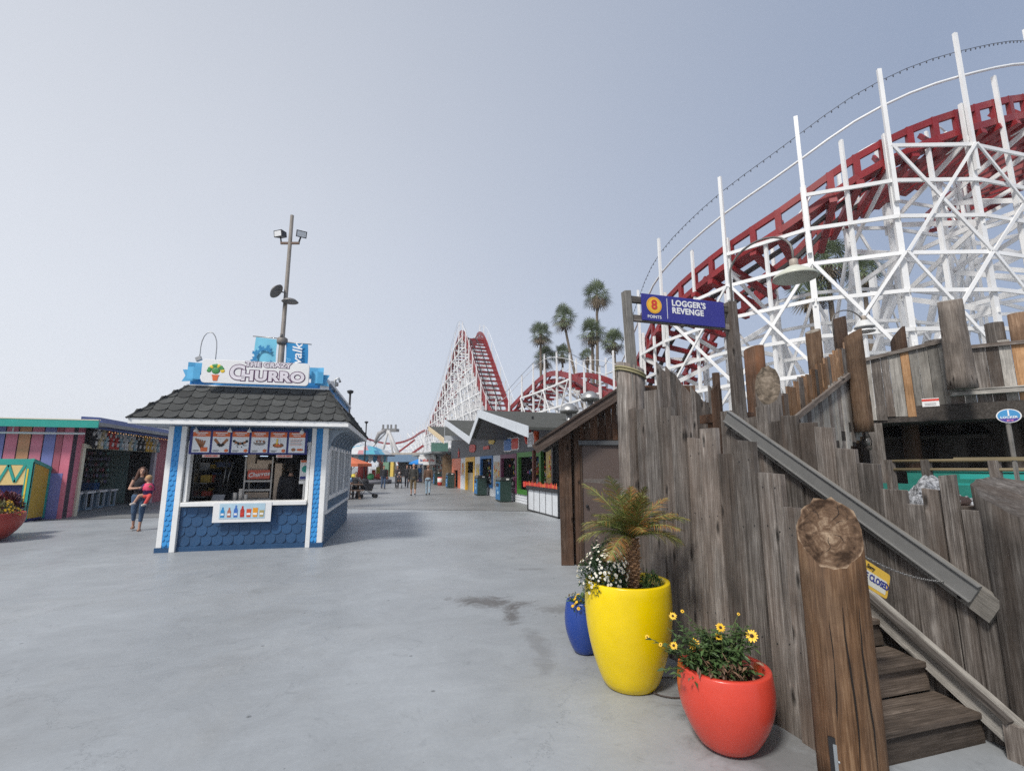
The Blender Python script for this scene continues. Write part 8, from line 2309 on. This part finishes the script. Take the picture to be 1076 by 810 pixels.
for s in (-1, 1): capsule(b, cc_ + Vector((s * .06, 0, -.08)), cc_ + Vector((s * .08, -.24, -.06)), .045, .035); capsule(b, cc_ + Vector((s * .08, -.24, -.06)), cc_ + Vector((s * .08, -.27, -.25)), .034, .028); capsule(b, cc_ + Vector((s * .11, -.02, .15)), cc_ + Vector((s * .12, -.16, .06)), .03, .024)
fuse(b, 'body', M_skin, t, .015)
b = MB(); loft(b, [(cc_.x, cc_.y, .63, .125, .115), (cc_.x, cc_.y - .02, .9, .13, .11), (cc_.x, cc_.y - .06, .96, .07, .07)]); fuse(b, 'jacket', mat('kid_jacket', (.06, .05, .07), .8), t, .015)
b = MB(); b.ball(cc_ + Vector((0, -.085, .385)), (.082, .088, .075), 0, 12, 8); b.build('hat', mat('hat_pale', (.55, .5, .48), .8), t)
# people farther off and at the tables
c5 = gp(441.5, 507); person(c5.x, c5.y, away, 'person in bright blue shirt near the blue umbrella', H=1.74, top=(.04, .20, .45), trou=(.02, .03, .08), stride=.1, voxel=.025)
c6 = gp(431, 506); person(c6.x, c6.y, .2, 'distant person in grey just left of the bald man', H=1.68, top=(.12, .12, .13), trou=(.03, .03, .04), voxel=.025)
c7 = gp(452.5, 503.5); person(c7.x, c7.y, .4, 'distant person in pink jacket by the shopfront', H=1.62, sex='f', top=(.45, .20, .22), trou=(.05, .05, .08), voxel=.025)
tx, ty = -.95, 27.2
person(tx + .15, ty - .72, away, 'seated person in pale blue shirt with back turned at the near picnic table', H=1.65, top=(.25, .38, .55), trou=(.05, .06, .1), seat=.46, arms='table', jacket=False)
person(tx + .55, ty + .74, 0, 'seated person in black across the near picnic table', H=1.7, top=(.03, .03, .035), trou=(.04, .04, .05), seat=.46, arms='table')
person(tx - .35, ty + .74, 0, 'seated person in tan shirt at the left end of the near picnic table', H=1.68, top=(.30, .22, .17), trou=(.04, .04, .05), seat=.46, arms='table')
person(-1.3, 31.0 + .74, 0, 'seated person in dark blue at the farther picnic table', H=1.7, top=(.03, .05, .10), trou=(.04, .04, .05), seat=.46, arms='table')
# kiosk attendant
at_ = person(0, 0, radians(190), 'attendant in black standing inside the kiosk with back to the hatch', H=1.70, top=(.02, .02, .022), trou=(.015, .015, .02), hair=(.02, .015, .012), stride=.05)
at_.location = (2.08, .95, .03); at_.rotation_euler = (0, 0, radians(190)); kput(at_)

# ------------------------------------------------------------------ thin sea haze
b = MB(); b.box(-400, 440, -140, 580, -1.2, 27)
hz_ = b.build('haze', mat('tmp_haze', (1, 1, 1)), None)
hm, hnt, hb = newmat('haze'); hnt.nodes.remove(hb)
pv = hnt.nodes.new('ShaderNodeVolumePrincipled'); pv.inputs['Color'].default_value = (.93, .95, 1.0, 1); pv.inputs['Density'].default_value = .0006; pv.inputs['Anisotropy'].default_value = .2
hnt.links.new(pv.outputs[0], hnt.nodes['Material Output'].inputs['Volume'])
hz_.data.materials.clear(); hz_.data.materials.append(hm)
tag(hz_, kind='stuff')
SC.cycles.volume_bounces = 1
